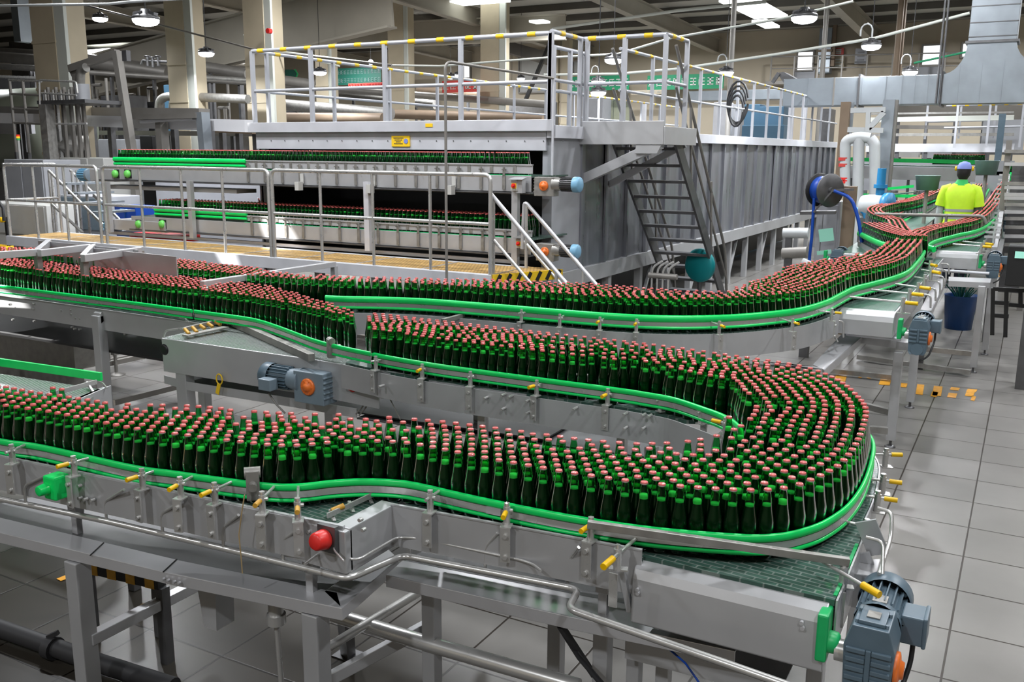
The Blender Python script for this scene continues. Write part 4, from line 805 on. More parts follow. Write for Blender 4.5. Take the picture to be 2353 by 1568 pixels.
# overhead bars
t = thing('overhead_bar', 'square stainless bar on a post crossing above the bottles left of centre', 'crossbar', at(475, 728, z=1.07))
A0 = at(475, 728, z=1.07); top = at(470, 660, x=A0.x); m = MB(); m.bar(A0, V((A0.x, A0.y, top.z)), .07, .06, up=(0, 1, 0)); m.build('post', 'steel', t, .003)
E0 = at(768, 612, z=top.z); m = MB(); m.bar(V((A0.x - .03, A0.y, top.z + .02)), E0 + V((0, 0, .02)), .05, .05); m.build('beam', 'bright_steel', t, .003)
m = MB(); k = at(630, 638, z=top.z); m.box((k.x - .05, k.y - .04, k.z - .06), (k.x + .05, k.y + .04, k.z + .05)); m.bar((k.x, k.y, 1.12), (k.x, k.y, k.z - .05), .03, .03, up=(0, 1, 0)); m.build('clamp', 'worn_steel', t)
m = MB(); m.bar((E0.x, E0.y, 1.1), (E0.x, E0.y, E0.z), .05, .05, up=(0, 1, 0)); m.build('post', 'steel', t)
for (a, b_, c_, lab) in (((-70, 598), (88, 580), (112, 558), 'left angled frame bar with a bent arm above the far-left bottles'), ((86, 582), (190, 594), (215, 570), None), ((192, 594), (322, 577), None, None)):
    pass
zf = 1.46
for (pts, lab) in (((( -80, 592), (86, 580), (112, 558)), 'bent stainless guide frame at the left border above the bottles'), (((90, 582), (214, 568), (192, 592)), 'middle bent stainless guide frame above the far-left bottles'), (((190, 594), (322, 576)), 'right-hand stainless guide frame bar above the far-left bottles')):
    t = thing('overhead_guide', lab, 'frame', at(*pts[0], z=zf)); Q = ats(pts, z=zf); m = MB()
    for p, q in zip(Q, Q[1:]): m.bar(p, q, .05, .06)
    m.build('bar', 'bright_steel', t, .003); b_ = Q[1] if len(Q) > 2 and lab.startswith('bent') else (Q[2] if len(Q) > 2 else Q[1]); m = MB(); m.bar((b_.x, b_.y, 1.1), b_, .05, .05, up=(0, 1, 0)); m.build('post', 'worn_steel', t)
for pts, lab in ((((88, 553), (318, 575)), 'upper back plate of the accumulation table at the far left'), (((215, 570), (405, 590)), 'lower back plate of the accumulation table beside the bent frames')):
    m = MB(); m.ribbon(ats(pts, z=1.48), -.3, 0, .008); tag(m.build('table_guard', 'steel'), lab, 'plate')
m = MB(); m.bar((-8.9, 5.465, 1.24), (-7.0, 5.45, 1.24), .03, .02); m.bar((-7.9, 5.46, 1.1), (-7.9, 5.46, 1.24), .02, .02); m.bar((-7.1, 5.46, 1.1), (-7.1, 5.46, 1.24), .02, .02); tag(m.build('lane_divider', 'worn_steel'), 'low divider strip between the two bottle lanes at the far left', 'divider')
# back conveyor
t = thing('guide_rail', 'double green guide rail along the back conveyor, curving away to the upper right', 'guide rail', (-2, 6, 1.1), 'green guide rails')
rails(t, BRAIL, zB, r=.026, up=.10, lo=.035, rl=.012)
for px, py, hm in ((1198, 740, None), (1286, 752, None), (1378, 759, 'yellow'), (1462, 764, 'yellow'), (1652, 769, 'yellow'), (1820, 762, 'yellow'), (1910, 738, 'yellow')):
    bracket(t, at(px, py, z=1.135), BRAIL, zB, handle=hm is not None, strap=True, h=.08)
hinge_post(t, at(975, 712, z=1.13), BRAIL)
for (a, b_), y in ((((2130, 754-100), (2098, 0)), 8),): pass
for rx0, ry0, rx1, ry1, gx in ((1953, 683, 2075, 695, 2085), (2002, 666, 2090, 675, 2100), (2058, 653, 2110, 660, 2134), (2102, 637, 2125, 641, None), (2117, 620, 2140, 624, 2136), (2125, 605, 2138, 608, 2143), (2190, 561, 2255, 566, 2285), (2212, 555, 2262, 560, 2290)):
    y = 7.9 if ry0 > 680 else (8.3 if ry0 > 660 else (8.9 if ry0 > 650 else (9.6 if ry0 > 630 else (10.6 if ry0 > 615 else (11.2 if ry0 > 600 else 13.0)))))
    z = zB(y) + .065; p, q = at(rx0, ry0, z=z), at(rx1, ry1, z=z); m = MB(); m.cyl(p, q + (q - p).normalized()*.03, .009, 8); m.cyl(q - V((0, 0, .08)), q + V((0, 0, .04)), .016, 10); m.bar(q - V((.05, 0, .085)), q - V((-.06, 0, .085)), .03, .008); o = m.build('rail_bracket', 'tube_steel', t)
    if gx: g = MB(); d = (q - p).normalized(); g.cyl(q + d*.02, q + d*.11, .016, 8); g.build('grip_sleeve', 'yellow', o)
t = thing('bottle_conveyor', 'stainless back conveyor with a curved side panel and drive boxes along the aisle', 'conveyor', (-1.5, 7, 0))
bo = BRAIL[(BRAIL[:, 1] < 7.45)]
ob = offset(bo, -.045); m = MB(); m.ribbon([V((p[0], p[1], zB(p[1]))) for p in ob], -.17, .0, .008, smooth=True); m.build('side_panel', 'steel', t)
mm = BRAIL[(BRAIL[:, 1] < 12.3)]; A = resample(mm[:, :2], n=60); Bq = resample(np.array([(-4.75, 5.95), (-4.08, 6.2), (-3.44, 6.45), (-2.4, 6.55), (-2.0, 6.6), (-1.9, 6.9), (-1.87, 7.5), (-1.8, 8.2), (-1.6, 8.9), (-1.4, 9.6), (-1.35, 10.5), (-1.3, 12.3)]), n=60)
m = MB(); m.strip([V((p[0], p[1], zB(p[1]) - .003)) for p in A], [V((p[0], p[1], zB(p[1]) - .003)) for p in Bq], .02); m.build('belt', 'belt_green', t)
def straight(x0, x1, y0, y1, zt, hood=.19, name='drive_box'):
    prof = [(y0 + .14, zt), (y0 + .05, zt - .008), (y0 + .01, zt - .03), (y0, zt - .07), (y0, zt - hood), (y0 + .14, zt - hood)]
    m = MB(); m.prism([V((x0, y, z)) for y, z in prof], (x1 - x0, 0, 0)); m.build(name, 'steel', t, .004)
    m = MB(); m.box((x0 + .01, y0 + .13, zt - .03), (x1 - .02, y1, zt - .004)); m.build('belt', 'belt_far', t)
    m = MB(); m.box((x1 - .012, y0 + .14, zt - .19), (x1, y1, zt)); m.build('side_panel', 'steel', t)
straight(-1.24, -.83, 7.58, 12.0, 1.145); straight(-.92, -.47, 12.0, 18.5, 1.235, .2)
m = MB(); a = at(1945, 625, z=1.2); 
bx = at(2060, 600, z=1.18); m.box((-1.9, 11.6, .98), (-1.36, 12.4, 1.18)); m.build('drive_box', 'steel', t, .006)
m = MB(); m.strip([V((-1.95, 11.7, 1.185)), V((-1.95, 18, 1.3))], [V((-1.4, 11.7, 1.185)), V((-1.4, 18, 1.3))], .02); m.build('belt', 'belt_far', t)
for px, py in ((2045, 1027), (2090, 937), (2235, 856), (2262, 815)):
    a = at(px, py, z=0); leg(t, (a.x, a.y), 0, .80 if py > 900 else .96, .07)
for a, b_, z in (((1840, 970), (2040, 990), .22), ((1970, 820), (2230, 856), .05), ((2105, 800), (2232, 813), .35), ((1890, 850), (2060, 868), .05), ((1880, 905), (2055, 950), .22)):
    m = MB(); m.bar(at(*a, z=z), at(*b_, z=z), .05, .05); m.build('stretcher', 'worn_steel', t)
# trays along the aisle
z1 = .86
t2 = thing('drip_tray', 'folded stainless drip tray running along the aisle side of the back conveyor', 'drip tray', at(1950, 780, z=z1))
for P, Q in ((ats([(1945, 768), (2095, 790)], z=z1), ats([(1945, 752), (2100, 770)], z=z1)), (ats([(1895, 850), (1990, 765)], z=z1), ats([(1868, 838), (1945, 757)], z=z1)), (ats([(1700, 835), (1868, 842)], z=z1), ats([(1700, 826), (1895, 848)], z=z1)),
             (ats([(2140, 715), (2175, 640)], z=.97), ats([(2115, 712), (2150, 640)], z=.97)), (ats([(2180, 646), (2275, 650)], z=.99), ats([(2180, 636), (2278, 640)], z=.99)), (ats([(2300, 590), (2318, 500)], z=1.1), ats([(2288, 590), (2310, 500)], z=1.1))):
    m = MB(); m.strip(P, Q, .006); m.ribbon(P, -.06, 0, .005); m.build('rim', 'bright_steel', t2)
t3 = thing('splash_pipe', 'pale pipe rail lying across the tray below the first aisle drive box', 'pipe rail', at(2000, 775, z=.9)); m = MB(); m.tube(ats([(1945, 768), (2070, 780)], z=.93), .016, 10); m.build('main_pipe', 'white_steel', t3)
m = MB(); m.tube(fillet([at(1912, 738, z=1.08), at(1938, 738, z=1.08), at(1938, 775, z=.93)], .05), .008, 8); m.tube(ats([(1912, 765), (1925, 785)], z=.95), .006, 6); m.build('hook', 'tube_steel', t3)
t3 = thing('splash_pipe', 'pale pipe rail across the tray below the second aisle drive box', 'pipe rail', at(2200, 625, z=1)); m = MB(); m.tube(ats([(2165, 622), (2273, 629)], z=1.02), .018, 10); m.build('main_pipe', 'white_steel', t3)
t3 = thing('splash_pipe', 'row of small bent pipe loops along the aisle edge of the back conveyor', 'pipe rail', at(2120, 680, z=1.1))
for px, py in ((2100, 675), (2113, 660), (2125, 645), (2135, 633), (2142, 618), (2150, 605)):
    a = at(px, py, z=1.12); m = MB(); m.tube(fillet([a, a + V((.14, 0, .0)), a + V((.15, 0, -.12))], .04), .009, 8); m.build('hook', 'tube_steel', t3)
for lab, loc in (('medium-distance gear motor on the first aisle drive box above the stencil marks', V((-.64, 7.58, 1.10))), ('gear motor on the second aisle drive box, above the blue bin', V((-.30, 12.0, 1.20))), ('small far gear motor on the aisle conveyor, right of the worker', at(2318, 500, y=17.5))):
    copy_thing(GM, loc, 0, lab)
t = copy_thing(GM, at(1925, 580, y=11.7), 0, 'gear motor left of the far stainless box, near the blue hose reel stand')
# blue belt in the gap
t = thing('bottle_conveyor', 'short conveyor piece with a bright blue belt in the gap between the strands', 'conveyor', at(990, 745, z=1.0))
m = MB(); P = ats([(845, 742), (960, 760), (1130, 772)], z=.98); m.strip(P, ats([(860, 722), (975, 736), (1150, 752)], z=.98), .02); m.build('belt', 'belt_blue', t)
m = MB(); P = ats([(820, 722), (955, 735), (1055, 745), (1135, 745)], z=1.06); m.ribbon(P, -.05, .0, .008); m.build('side_panel', 'steel', t)
m = MB(); m.bar(at(1017, 738, z=1.13), at(1136, 706, z=1.13), .03, .03); m.build('cross_bar', 'worn_steel', t)
m = MB(); P = ats([(1055, 755), (1135, 740)], z=1.03); m.strip(ats([(1060, 775), (1140, 745)], z=1.0), ats([(1030, 762), (1120, 738)], z=1.02), .01); m.build('slide_plate', 'worn_steel', t)
# ================================================================ PASTEURIZER
XR, XL, YF, YB = -4.667, -9.0, 9.3, 25.9
t = thing('tunnel_pasteurizer', 'huge grey steel tunnel pasteurizer with a railed roof deck', 'machine', (-6.8, 17, 0))
ys = np.arange(YF + .74, YB, .72); m = MB(); m.box((XR - .08, YF + .74, .98), (XR - .04, YB, 2.52)); m.build('side_frame', 'dark_steel', t)
for y in ys:
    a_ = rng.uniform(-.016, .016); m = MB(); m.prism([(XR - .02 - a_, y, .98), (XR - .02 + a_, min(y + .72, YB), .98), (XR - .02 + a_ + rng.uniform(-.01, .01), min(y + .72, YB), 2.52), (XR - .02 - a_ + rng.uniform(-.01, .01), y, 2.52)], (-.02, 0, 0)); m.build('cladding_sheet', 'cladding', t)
for k, y in enumerate(ys):
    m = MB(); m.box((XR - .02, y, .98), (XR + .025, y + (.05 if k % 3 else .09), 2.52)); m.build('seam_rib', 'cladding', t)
m = MB(); m.box((XR - .04, YF + .02, .79), (XR + .03, YB, .985)); m.build('skirt', 'steel', t, .004)
m = MB(); m.box((XR - .12, YF, .60), (XR + .005, YF + .74, 2.5)); m.build('corner_panel', 'panel_grey', t, .004)
m = MB(); m.box((XR - .05, YF - .05, 2.5), (XR + .06, YB, 2.64)); m.build('deck_edge', 'white_steel', t, .004)
m = MB(); m.box((XL, YF, 2.54), (XR, YB, 2.60)); m.build('roof_deck', 'galvanised', t)
m = MB(); m.box((XL - .02, YF - .04, 2.365), (XR - .06, YF + .02, 2.60)); m.box((XL - .1, YF - .10, 2.575), (XR + .04, YF - .03, 2.70)); m.build('fascia', 'white_steel', t, .004)
m = MB()
for k in range(19): x = XL + .25 + k*.235; m.cyl((x, YF - .035, 2.47), (x, YF - .05, 2.47), .006, 6)
m.build('rivets', 'dark_steel', t)
m = MB(); m.box((XL, YF + .25, 1.86), (XR - .05, YF + .3, 1.99)); m.build('middle_panel', 'beam_paint', t)
m = MB(); m.box((XL, YF + 1.6, .7), (XR - .1, YF + 1.65, 2.54)); m.box((XL, YF, .7), (XL + .03, YF + 1.6, 2.54)); m.build('tunnel_dark_plate', 'black', t)  # black plates stand in for the shade inside the tunnel opening
m = MB(); m.box((XL - .03, YF, .7), (XL + .10, YF + .06, 2.6)); m.build('corner_panel', 'white_steel', t)
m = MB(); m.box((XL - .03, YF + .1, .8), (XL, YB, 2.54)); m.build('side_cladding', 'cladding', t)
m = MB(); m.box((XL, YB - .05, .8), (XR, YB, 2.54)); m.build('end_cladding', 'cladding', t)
for k, y in enumerate(np.arange(9.9, 25.6, 1.12)):
    m = MB(); m.box((XR - .11, y, 0), (XR - .02, y + .10, .80)); m.bar((XR - .07, y + .1, .05), (XR - .07, y + .55, .75), .04, .04, up=(1, 0, 0)) if k % 2 == 0 else None; m.build('leg', 'steel', t)
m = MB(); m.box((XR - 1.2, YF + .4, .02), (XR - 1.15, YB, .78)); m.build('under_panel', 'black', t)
def guard_rail(label, P, h, mids, posts, rt=.022, tapes=(), group='roof deck guard rails', m_='rail_paint', tape='tape_yellow', name='guard_rail', parent=None, toe=None):
    """tubular guard rail: top rail, mid rails, posts and yellow tape bands; P lists the foot points"""
    t = parent or thing(name, label, 'railing', P[0], group); P = [V(p) for p in P]; up = V((0, 0, h))
    m = MB(); m.tube(fillet([p + up for p in P], .08), rt, 8); m.build('top_rail', m_, t)
    for k in mids: m = MB(); m.tube([p + V((0, 0, k)) for p in P], rt*.85, 8); m.build('mid_rail', m_, t)
    L = np.r_[0, np.cumsum([(b - a).length for a, b in zip(P, P[1:])])]
    def loc(s):
        i = min(max(int(np.searchsorted(L, s)) - 1, 0), len(P)-2); return P[i] + (P[i+1] - P[i])*((s - L[i])/(L[i+1] - L[i]))
    for s in posts: q = loc(s); m = MB(); m.bar(q, q + up, rt*1.9, rt*1.9, up=(0, 1, 0)); m.build('post', m_, t)
    if len(tapes):
        for s in tapes: q = loc(s); d = (loc(min(s + .05, L[-1])) - loc(max(s - .05, 0))).normalized(); m = MB(); m.cyl(q + up - d*.05, q + up + d*.05, rt*1.15, 8); m.build('tape_band', tape, t)
    return t
w = XR - XL
xs = [at(px, 200, y=YF - .06).x - (XL) for px in (570, 716, 885, 1059, 1264)]
guard_rail('front guard rail of the pasteurizer roof deck with yellow tape bands', [(XL, YF - .06, 2.6), (XR, YF - .06, 2.6)], 1.0, [.5], [max(0, min(w, x)) for x in xs], .024, [w*(k + .4)/11 for k in range(11)])
guard_rail('long guard rail on the far left edge of the pasteurizer deck', [(XL, YF, 2.6), (XL, YB, 2.6)], 1.0, [.5], np.arange(.2, 16, 1.35), .022, np.arange(.4, 16, .42))
guard_rail('guard rail along the right edge of the pasteurizer deck, beyond the stair', [(XR, 11.15, 2.62), (XR, YB, 2.62)], 1.0, [.5], np.arange(.1, 14.6, 1.05), .022, np.arange(.5, 14.6, .55))
guard_rail('short guard rail turning the corner to the stair landing', [(XR, YF - .06, 2.62), (XR, 10.04, 2.62)], 1.0, [.5], [.0, .74], .024, (.25, .55))
# warning plate
t = thing('warning_sign', 'yellow warning plate on the white fascia above the top row of bottles', 'sign', at(921, 325, y=YF - .06)); a, b_ = at(900, 312, y=YF - .05), at(942, 337, y=YF - .05)
m = MB(); m.box((a.x, YF - .055, b_.z), (b_.x, YF - .042, a.z)); m.build('plate', 'tape_yellow', t)
m = MB(); wd_ = b_.x - a.x; hh = a.z - b_.z
for k, (u0, u1) in enumerate(((.12, .62), (.18, .55), (.25, .5), (.15, .58))):
    z = a.z - hh*(.22 + .17*k)
    u = u0
    while u < u1: m.box((a.x + wd_*u, YF - .058, z - .006), (a.x + wd_*(u + .045), YF - .055, z + .006)); u += .07
m.build('lettering', 'dark_steel', t); m = MB(); c = V((a.x + wd_*.8, YF - .056, a.z - hh*.5)); m.cyl(c, c - V((0, .004, 0)), .03, 16); m.build('symbol', 'cap_blue', t)
m = MB(); p = at(985, 288, y=YF - .11); m.box((p.x - .05, YF - .106, p.z - .02), (p.x + .05, YF - .10, p.z + .02)); tag(m.build('sticker', 'tape_yellow'), 'tiny yellow sticker on the deck edge above the warning plate', 'sticker')
# deck conveyors in front
def deck(label, zb, x0, x1, yf, gx0, motor_px, zguard):
    t = thing('bottle_conveyor', label, 'conveyor', ((x0 + x1)/2, yf, zb))
    m = MB(); m.box((x0, yf, zb - .17), (x1, yf + .012, zb)); m.build('side_panel', 'steel', t, .003)
    m = MB(); m.box((gx0, yf + .03, zb + .02), (x1, yf + .04, zguard)); m.box((gx0, yf + .02, zguard - .015), (x1, yf + .05, zguard)); m.build('guide_plate', 'bright_steel', t)
    m = MB(); m.box((x0, yf + .02, zb - .02), (x1, yf + .9, zb - .003)); m.build('belt', 'belt_green', t)
    m = MB(); m.box((gx0, yf + .014, zb), (x1, yf + .02, zb + .008)); m.build('wear_strip', 'green_plastic', t)
    for k, x in enumerate(np.arange(gx0 + .15, x1 - .1, .285)):
        m = MB(); m.cyl((x, yf - .01, zb), (x, yf - .01, zb + .085), .014, 8); m.bar((x, yf + .03, zb + .06), (x, yf - .05, zb + .06), .014, .014); m.bar((x, yf - .012, zb - .15), (x, yf - .012, zb), .035, .008, up=(0, 1, 0)); m.bar((x + .11, yf + .028, zb + .03), (x + .11, yf + .028, zguard - .01), .04, .008, up=(0, 1, 0)); m.build('rail_bracket', 'worn_steel', t)
    m = MB(); m.box((x0 - .02, yf - .03, zb - .19), (x1, yf + .5, zb - .175)); m.build('under_edge', 'dark_steel', t)
    return t
ydk = 8.72
zup, zlo = 2.105, 1.44
up = deck('upper pasteurizer conveyor with a long row of bottles, ending at an orange motor', zup, -11.5, -4.62, ydk, at(550, 380, y=ydk).x, None, 2.225)
lo = deck('lower pasteurizer conveyor behind the walkway railing', zlo, -10.9, -4.62, ydk, at(560, 520, y=ydk).x, None, 1.53)
for (t, zb, xa, xb) in ((up, zup, -11.2, at(562, 380, y=ydk).x), (lo, zlo, at(352, 480, y=ydk).x, at(565, 510, y=ydk).x)):
    for dz, r in ((.105, .03), (.045, .018)): m = MB(); m.tube([(xa, ydk + .02, zb + dz), (xb, ydk + .02, zb + dz)], r*.5, 8, ry=r); m.build('guide_rail', 'green_rail', t)
    m = MB(); m.box((xa, ydk + .02, zb + .0), (xb, ydk + .026, zb + .12)); m.build('screen', 'clear_guard', t)
for (px, py, t) in ((258, 400, up), (286, 400, up), (312, 516, lo), (366, 516, lo)):
    c = at(px, py, y=ydk - .06); m = MB(); m.lathe([(0, .05), (.03, .048), (.048, .036), (.055, .015), (.055, 0)], (c.x, ydk - .0, c.z), (0, -1, 0), 20); tag(m.build('shaft_cap', 'green_cap', t), 'round green shaft cap')
    m = MB(); m.box((c.x - .07, ydk - .004, c.z - .06), (c.x + .07, ydk + .0, c.z + .06)); m.build('cap_plate', 'black', t)
# the bottles on the decks (front rows only are in view)
for zb, x0, x1, y0, nr in ((zup, -11.15, -4.72, ydk + .085, 3), (zlo, -10.4, -4.72, ydk + .085, 6)):
    for r in range(nr):
        x = x0 + (r % 2)*.03
        while x < x1:
            BOT.append((x, y0 + r*.054, zb, 'P')); x += .0605 + (rng.uniform(0, .02) if rng.random() < .06 else 0)
for k in range(8):
    for j in range(10): BOT.append((-9.0 - .06*j - k*.0, 9.25 + .055*k + .06*j, zlo, 'P'))
motor_long('upper orange and light blue motor at the end of the top pasteurizer conveyor', V((at(1253, 427, y=8.6).x, 8.62, at(1253, 427, y=8.6).z)), .88, -1, 'light_blue', 'worn_steel', 'motors of the pasteurizer decks', False)
motor_long('lower orange and light blue motor behind the stair handrails', V((at(1255, 578, y=8.6).x, 8.62, at(1255, 578, y=8.6).z)), .82, -1, 'light_blue', 'worn_steel', 'motors of the pasteurizer decks', False)
for px, py, y, lab, fl, s in ((196, 402, 8.85, 'light blue finned motor at the left end of the upper pasteurizer conveyor', 1, .8), (258, 520, 8.85, 'light blue finned motor at the left end of the lower pasteurizer conveyor', 1, .75)):
    c = at(px, py, y=y); t = thing('gear_motor', lab, 'motor', c); m = MB(); m.cyl((c.x - .1, y, c.z), (c.x + .07, y, c.z), .075, 20)
    for k in range(16): w_ = k*math.pi/8; d = V((0, math.cos(w_), math.sin(w_))); m.bar(V((c.x - .09, y, c.z)) + d*.08, V((c.x + .06, y, c.z)) + d*.08, .006, .02, up=d)
    m.build('motor_body', 'light_blue', t); m = MB(); m.cyl((c.x + .07, y, c.z), (c.x + .12, y, c.z), .09, 20); m.build('flange', 'motor_grey', t)
# drive boxes at the left deck ends
for px0, px1, py0, py1, t in ((205, 262, 388, 418, up), (258, 380, 504, 536, lo)):
    a, b_ = at(px0, py0, y=ydk - .02), at(px1, py1, y=ydk - .02); m = MB(); m.box((a.x, ydk - .02, b_.z), (b_.x, ydk + .5, a.z)); m.build('drive_box', 'steel', t, .006)
c = at(1182, 427, y=8.6); isolator('red isolator switch on the upper pasteurizer conveyor', V((c.x, 8.62, c.z)), .9, True)
c = at(1192, 560, y=8.6); isolator('dark red isolator switch behind the handrail post', V((c.x, 8.62, c.z)), .8, True, 'worn_steel')
for px, py, lab in ((684, 428, 'left small white junction box under the top deck'), (848, 434, 'middle small white junction box under the top deck'), (1034, 437, 'right small white junction box under the top deck beside the rod')):
    c = at(px, py, y=8.62); m = MB(); m.box((c.x - .03, 8.60, c.z - .05), (c.x + .03, 8.68, c.z + .05)); m.bar((c.x, 8.70, c.z + .03), (c.x, 8.70, c.z + .15), .05, .01, up=(0, 1, 0)); tag(m.build('junction_box', 'panel_white'), lab, 'junction box')
for px, z0, z1, lab in ((845, 1.2, 2.0, 'white support post in front of the lower deck, left of the rod'), (1185, 1.15, 2.0, 'support post carrying the switch at the right deck end'), (440, 1.2, 1.95, 'grey support post below the left part of the upper deck'), (250, 1.2, 1.9, 'support post at the left end of the upper deck')):
    c = at(px, 480, y=8.66); m = MB(); m.bar((c.x, 8.66, z0), (c.x, 8.66, z1), .07, .06, up=(0, 1, 0)); tag(m.build('support_post', 'white_steel' if px == 845 else 'steel'), lab, 'post')
m = MB(); m.box((-11.5, 8.75, 1.80), (-8.9, 9.1, 1.85)); m.box((-11.5, 8.75, 1.16), (-4.7, 8.8, 1.2)); tag(m.build('support_beam', 'steel'), 'steel beams carrying the left ends of the two bottle decks', 'beam')
# thin rod frame hanging in front
t = thing('hanging_rod', 'thin vertical steel rod with a bent top in front of the pasteurizer', 'rod', (at(1025, 600, y=7.7).x, 7.7, 0))
a = at(1023, 141, y=7.7); m = MB(); m.tube(fillet([(at(1026, 600, y=7.7).x, 7.7, 0), (a.x, 7.7, a.z), at(1272, 180, y=9.2)], .08), .014, 8); m.build('rod', 'pipe_dull', t); m = MB(); b_ = at(1272, 180, y=9.2); m.tube([b_, (b_.x, 9.2, 2.1)], .014, 8); m.build('rod', 'white_steel', t)
# ---------------------------------------------------------------- landing and stair
t = thing('stair_landing', 'steel landing projecting from the pasteurizer deck above the stair', 'landing', (-4.1, 10.5, 2.6))
LX = -3.66; m = MB(); m.box((XR, 10.02, 2.54), (LX, 11.1, 2.60)); m.build('deck_plate', 'galvanised', t); m = MB(); m.box((XR, 9.99, 2.44), (LX + .02, 10.03, 2.70)); m.box((LX, 10.0, 2.44), (LX + .04, 11.1, 2.64)); m.build('edge_beam', 'steel', t, .004)
m = MB(); m.bar((LX - .03, 10.06, 2.45), at(1340, 412, x=XR), .09, .11); m.prism([(LX - .3, 10.0, 2.44), (LX, 10.0, 2.44), (LX - .05, 10.0, 2.34), (LX - .32, 10.0, 2.34)], (0, .1, 0)); m.build('brace', 'steel', t, .004); m = MB(); m.bar((LX - .03, 10.9, 2.45), (XR, 10.9, 1.95), .06, .08); m.build('brace', 'steel', t, .004)
guard_rail(None, [(XR, 10.04, 2.62), (LX, 10.04, 2.62)], 1.0, [.5], [.06, .52, 1.0], .024, (.12, .48, .8), parent=t)
guard_rail(None, [(LX, 10.04, 2.62), (LX, 10.75, 2.62)], 1.0, [.5], [.7], .024, (.2, .45), parent=t)
guard_rail(None, [(XR - .45, 11.1, 2.62), (XR - .45, 10.2, 2.62)], .95, [.45], [0, .45, .9], .024, (.2,), parent=t)
t = thing('steel_stair', 'dark steel stair with open treads descending from the landing', 'stair', (-4.1, 12, 0))
xl, xr_ = -4.48, -3.70
def sline(x, a, b_): p, q = at(*a, x=x), at(*b_, x=x); d = (q - p); q2 = p + d*((p.z - .02)/(p.z - q.z)); return p, q2
R0, R1 = sline(xr_, (1552, 312), (1655, 662)); Lz = lambda z: R0 + (R1 - R0)*((R0.z - z)/(R0.z - R1.z))
m = MB(); m.bar(R0, R1, .03, .16); m.build('stringer', 'dark_steel', t); m = MB(); m.bar(R0 + V((xl - xr_, 0, 0)), R1 + V((xl - xr_, 0, 0)), .03, .16); m.build('stringer', 'dark_steel', t)
for k in range(12):
    z = 2.4 - k*.2; p = Lz(z); m = MB(); m.box((xl, p.y - .09, z - .02), (xr_, p.y + .10, z + .015)); m.build('tread', 'dark_steel', t)
for x in (xl, xr_):
    m = MB(); s_ = V((x - xr_, 0, 0)); P = [R0 + s_ + V((0, -.1, 1.0)), R1 + s_ + V((0, -.35, 1.0)), R1 + s_ + V((0, -.05, .0))]; m.tube(fillet(P, .2), .02, 8)
    m.tube([R0 + s_ + V((0, -.05, .55)), R1 + s_ + V((0, -.2, .55))], .017, 8); m.build('handrail', 'pipe_dull', t)
    for f in (.25, .62): p = R0 + (R1 - R0)*f + s_; m = MB(); m.tube([p, p + V((0, -.15, 1.0))], .017, 8); m.build('post', 'pipe_dull', t)
t = thing('fan_guard', 'round teal cover disc under the stair', 'cover', at(1608, 610, y=12.2)); c = t.location; m = MB(); m.lathe([(0, .05), (.2, .05), (.23, .02), (.23, -.03), (0, -.03)], c, (-.3, -1, 0), 24); m.build('disc', 'teal', t)
m = MB(); m.cyl(c, (c.x, c.y + .1, 0), .03, 8); m.build('stand', 'dark_steel', t)
t = thing('valve_manifold', 'small pipe manifold with curved tubes beneath the pasteurizer skirt', 'pipework', at(1520, 625, y=10.6)); c = t.location
for k in range(4): m = MB(); m.tube(fillet([c + V((k*.07 - .12, 0, -.25)), c + V((k*.07 - .12, 0, .05)), c + V((k*.07 - .0, .02, .13))], .08), .014, 8); m.build('tube', 'tube_steel', t)
m = MB(); m.cyl(c + V((-.16, 0, -.05)), c + V((.2, 0, -.05)), .035, 12); m.build('header', 'pipe_dull', t); m = MB(); m.bar((c.x, c.y + .05, 0), (c.x, c.y + .05, c.z - .1), .1, .08, up=(0, 1, 0)); m.build('stand', 'dark_steel', t)
# ---------------------------------------------------------------- walkway in front of the decks
zw = 1.15; yw = 7.9; x0 = at(22, 535, y=yw).x; x1 = at(1130, 632, y=yw).x
t = thing('walkway', 'raised walkway with tan grating and tubular railing in front of the pasteurizer', 'walkway', ((x0+x1)/2, yw, 0))
n = 9
for k in range(n):
    a, b_ = x0 + (x1 - x0)*k/n, x0 + (x1 - x0)*(k+1)/n; m = MB(); m.box((a + .01, yw + .04, zw - .03), (b_ - .01, yw + .74, zw - .004)); m.build('grating', 'grating', t)
    m = MB(); m.box((b_ - .015, yw + .04, zw - .03), (b_ + .015, yw + .74, zw)); m.build('grating_frame', 'bright_steel', t)
m = MB(); m.box((x0 - .05, yw - .03, zw - .13), (x1, yw + .04, zw)); m.box((x0 - .05, yw + .74, zw - .1), (x1, yw + .80, zw)); m.build('edge_beam', 'white_steel', t, .004)
e = at(1190, 606, z=zw); m = MB(); m.prism([(x1, yw + .0, zw), (x1 + .0, yw + .78, zw), (x1 + .38, yw + .78, zw)], (0, 0, -.03)); m.build('grating', 'grating', t)
m = MB(); p, q = V((x1 + .01, yw, zw - .05)), V((x1 + .40, yw + .78, zw - .05)); m.bar(p, q, .02, .10)
o = m.build('hazard_strip', 'tape_yellow', t); m = MB(); d = (q - p); nrm = V((d.y, -d.x, 0)).normalized()*.012
for k in range(7): c = p + d*((k + .5)/7); m.bar(c + nrm - d*.03 - V((0, 0, .045)), c + nrm + d*.03 + V((0, 0, .045)), .006, .04, up=d)
m.build('stripe', 'black', o)
for px in (40, 240, 320, 560, 640, 860, 1000):
    c = at(px, 600, y=yw); m = MB(); m.box((c.x - .05, yw, 0), (c.x + .05, yw + .08, zw - .1)); m.box((c.x - .05, yw + .66, 0), (c.x + .05, yw + .74, zw - .1)); m.build('leg', 'worn_steel', t)
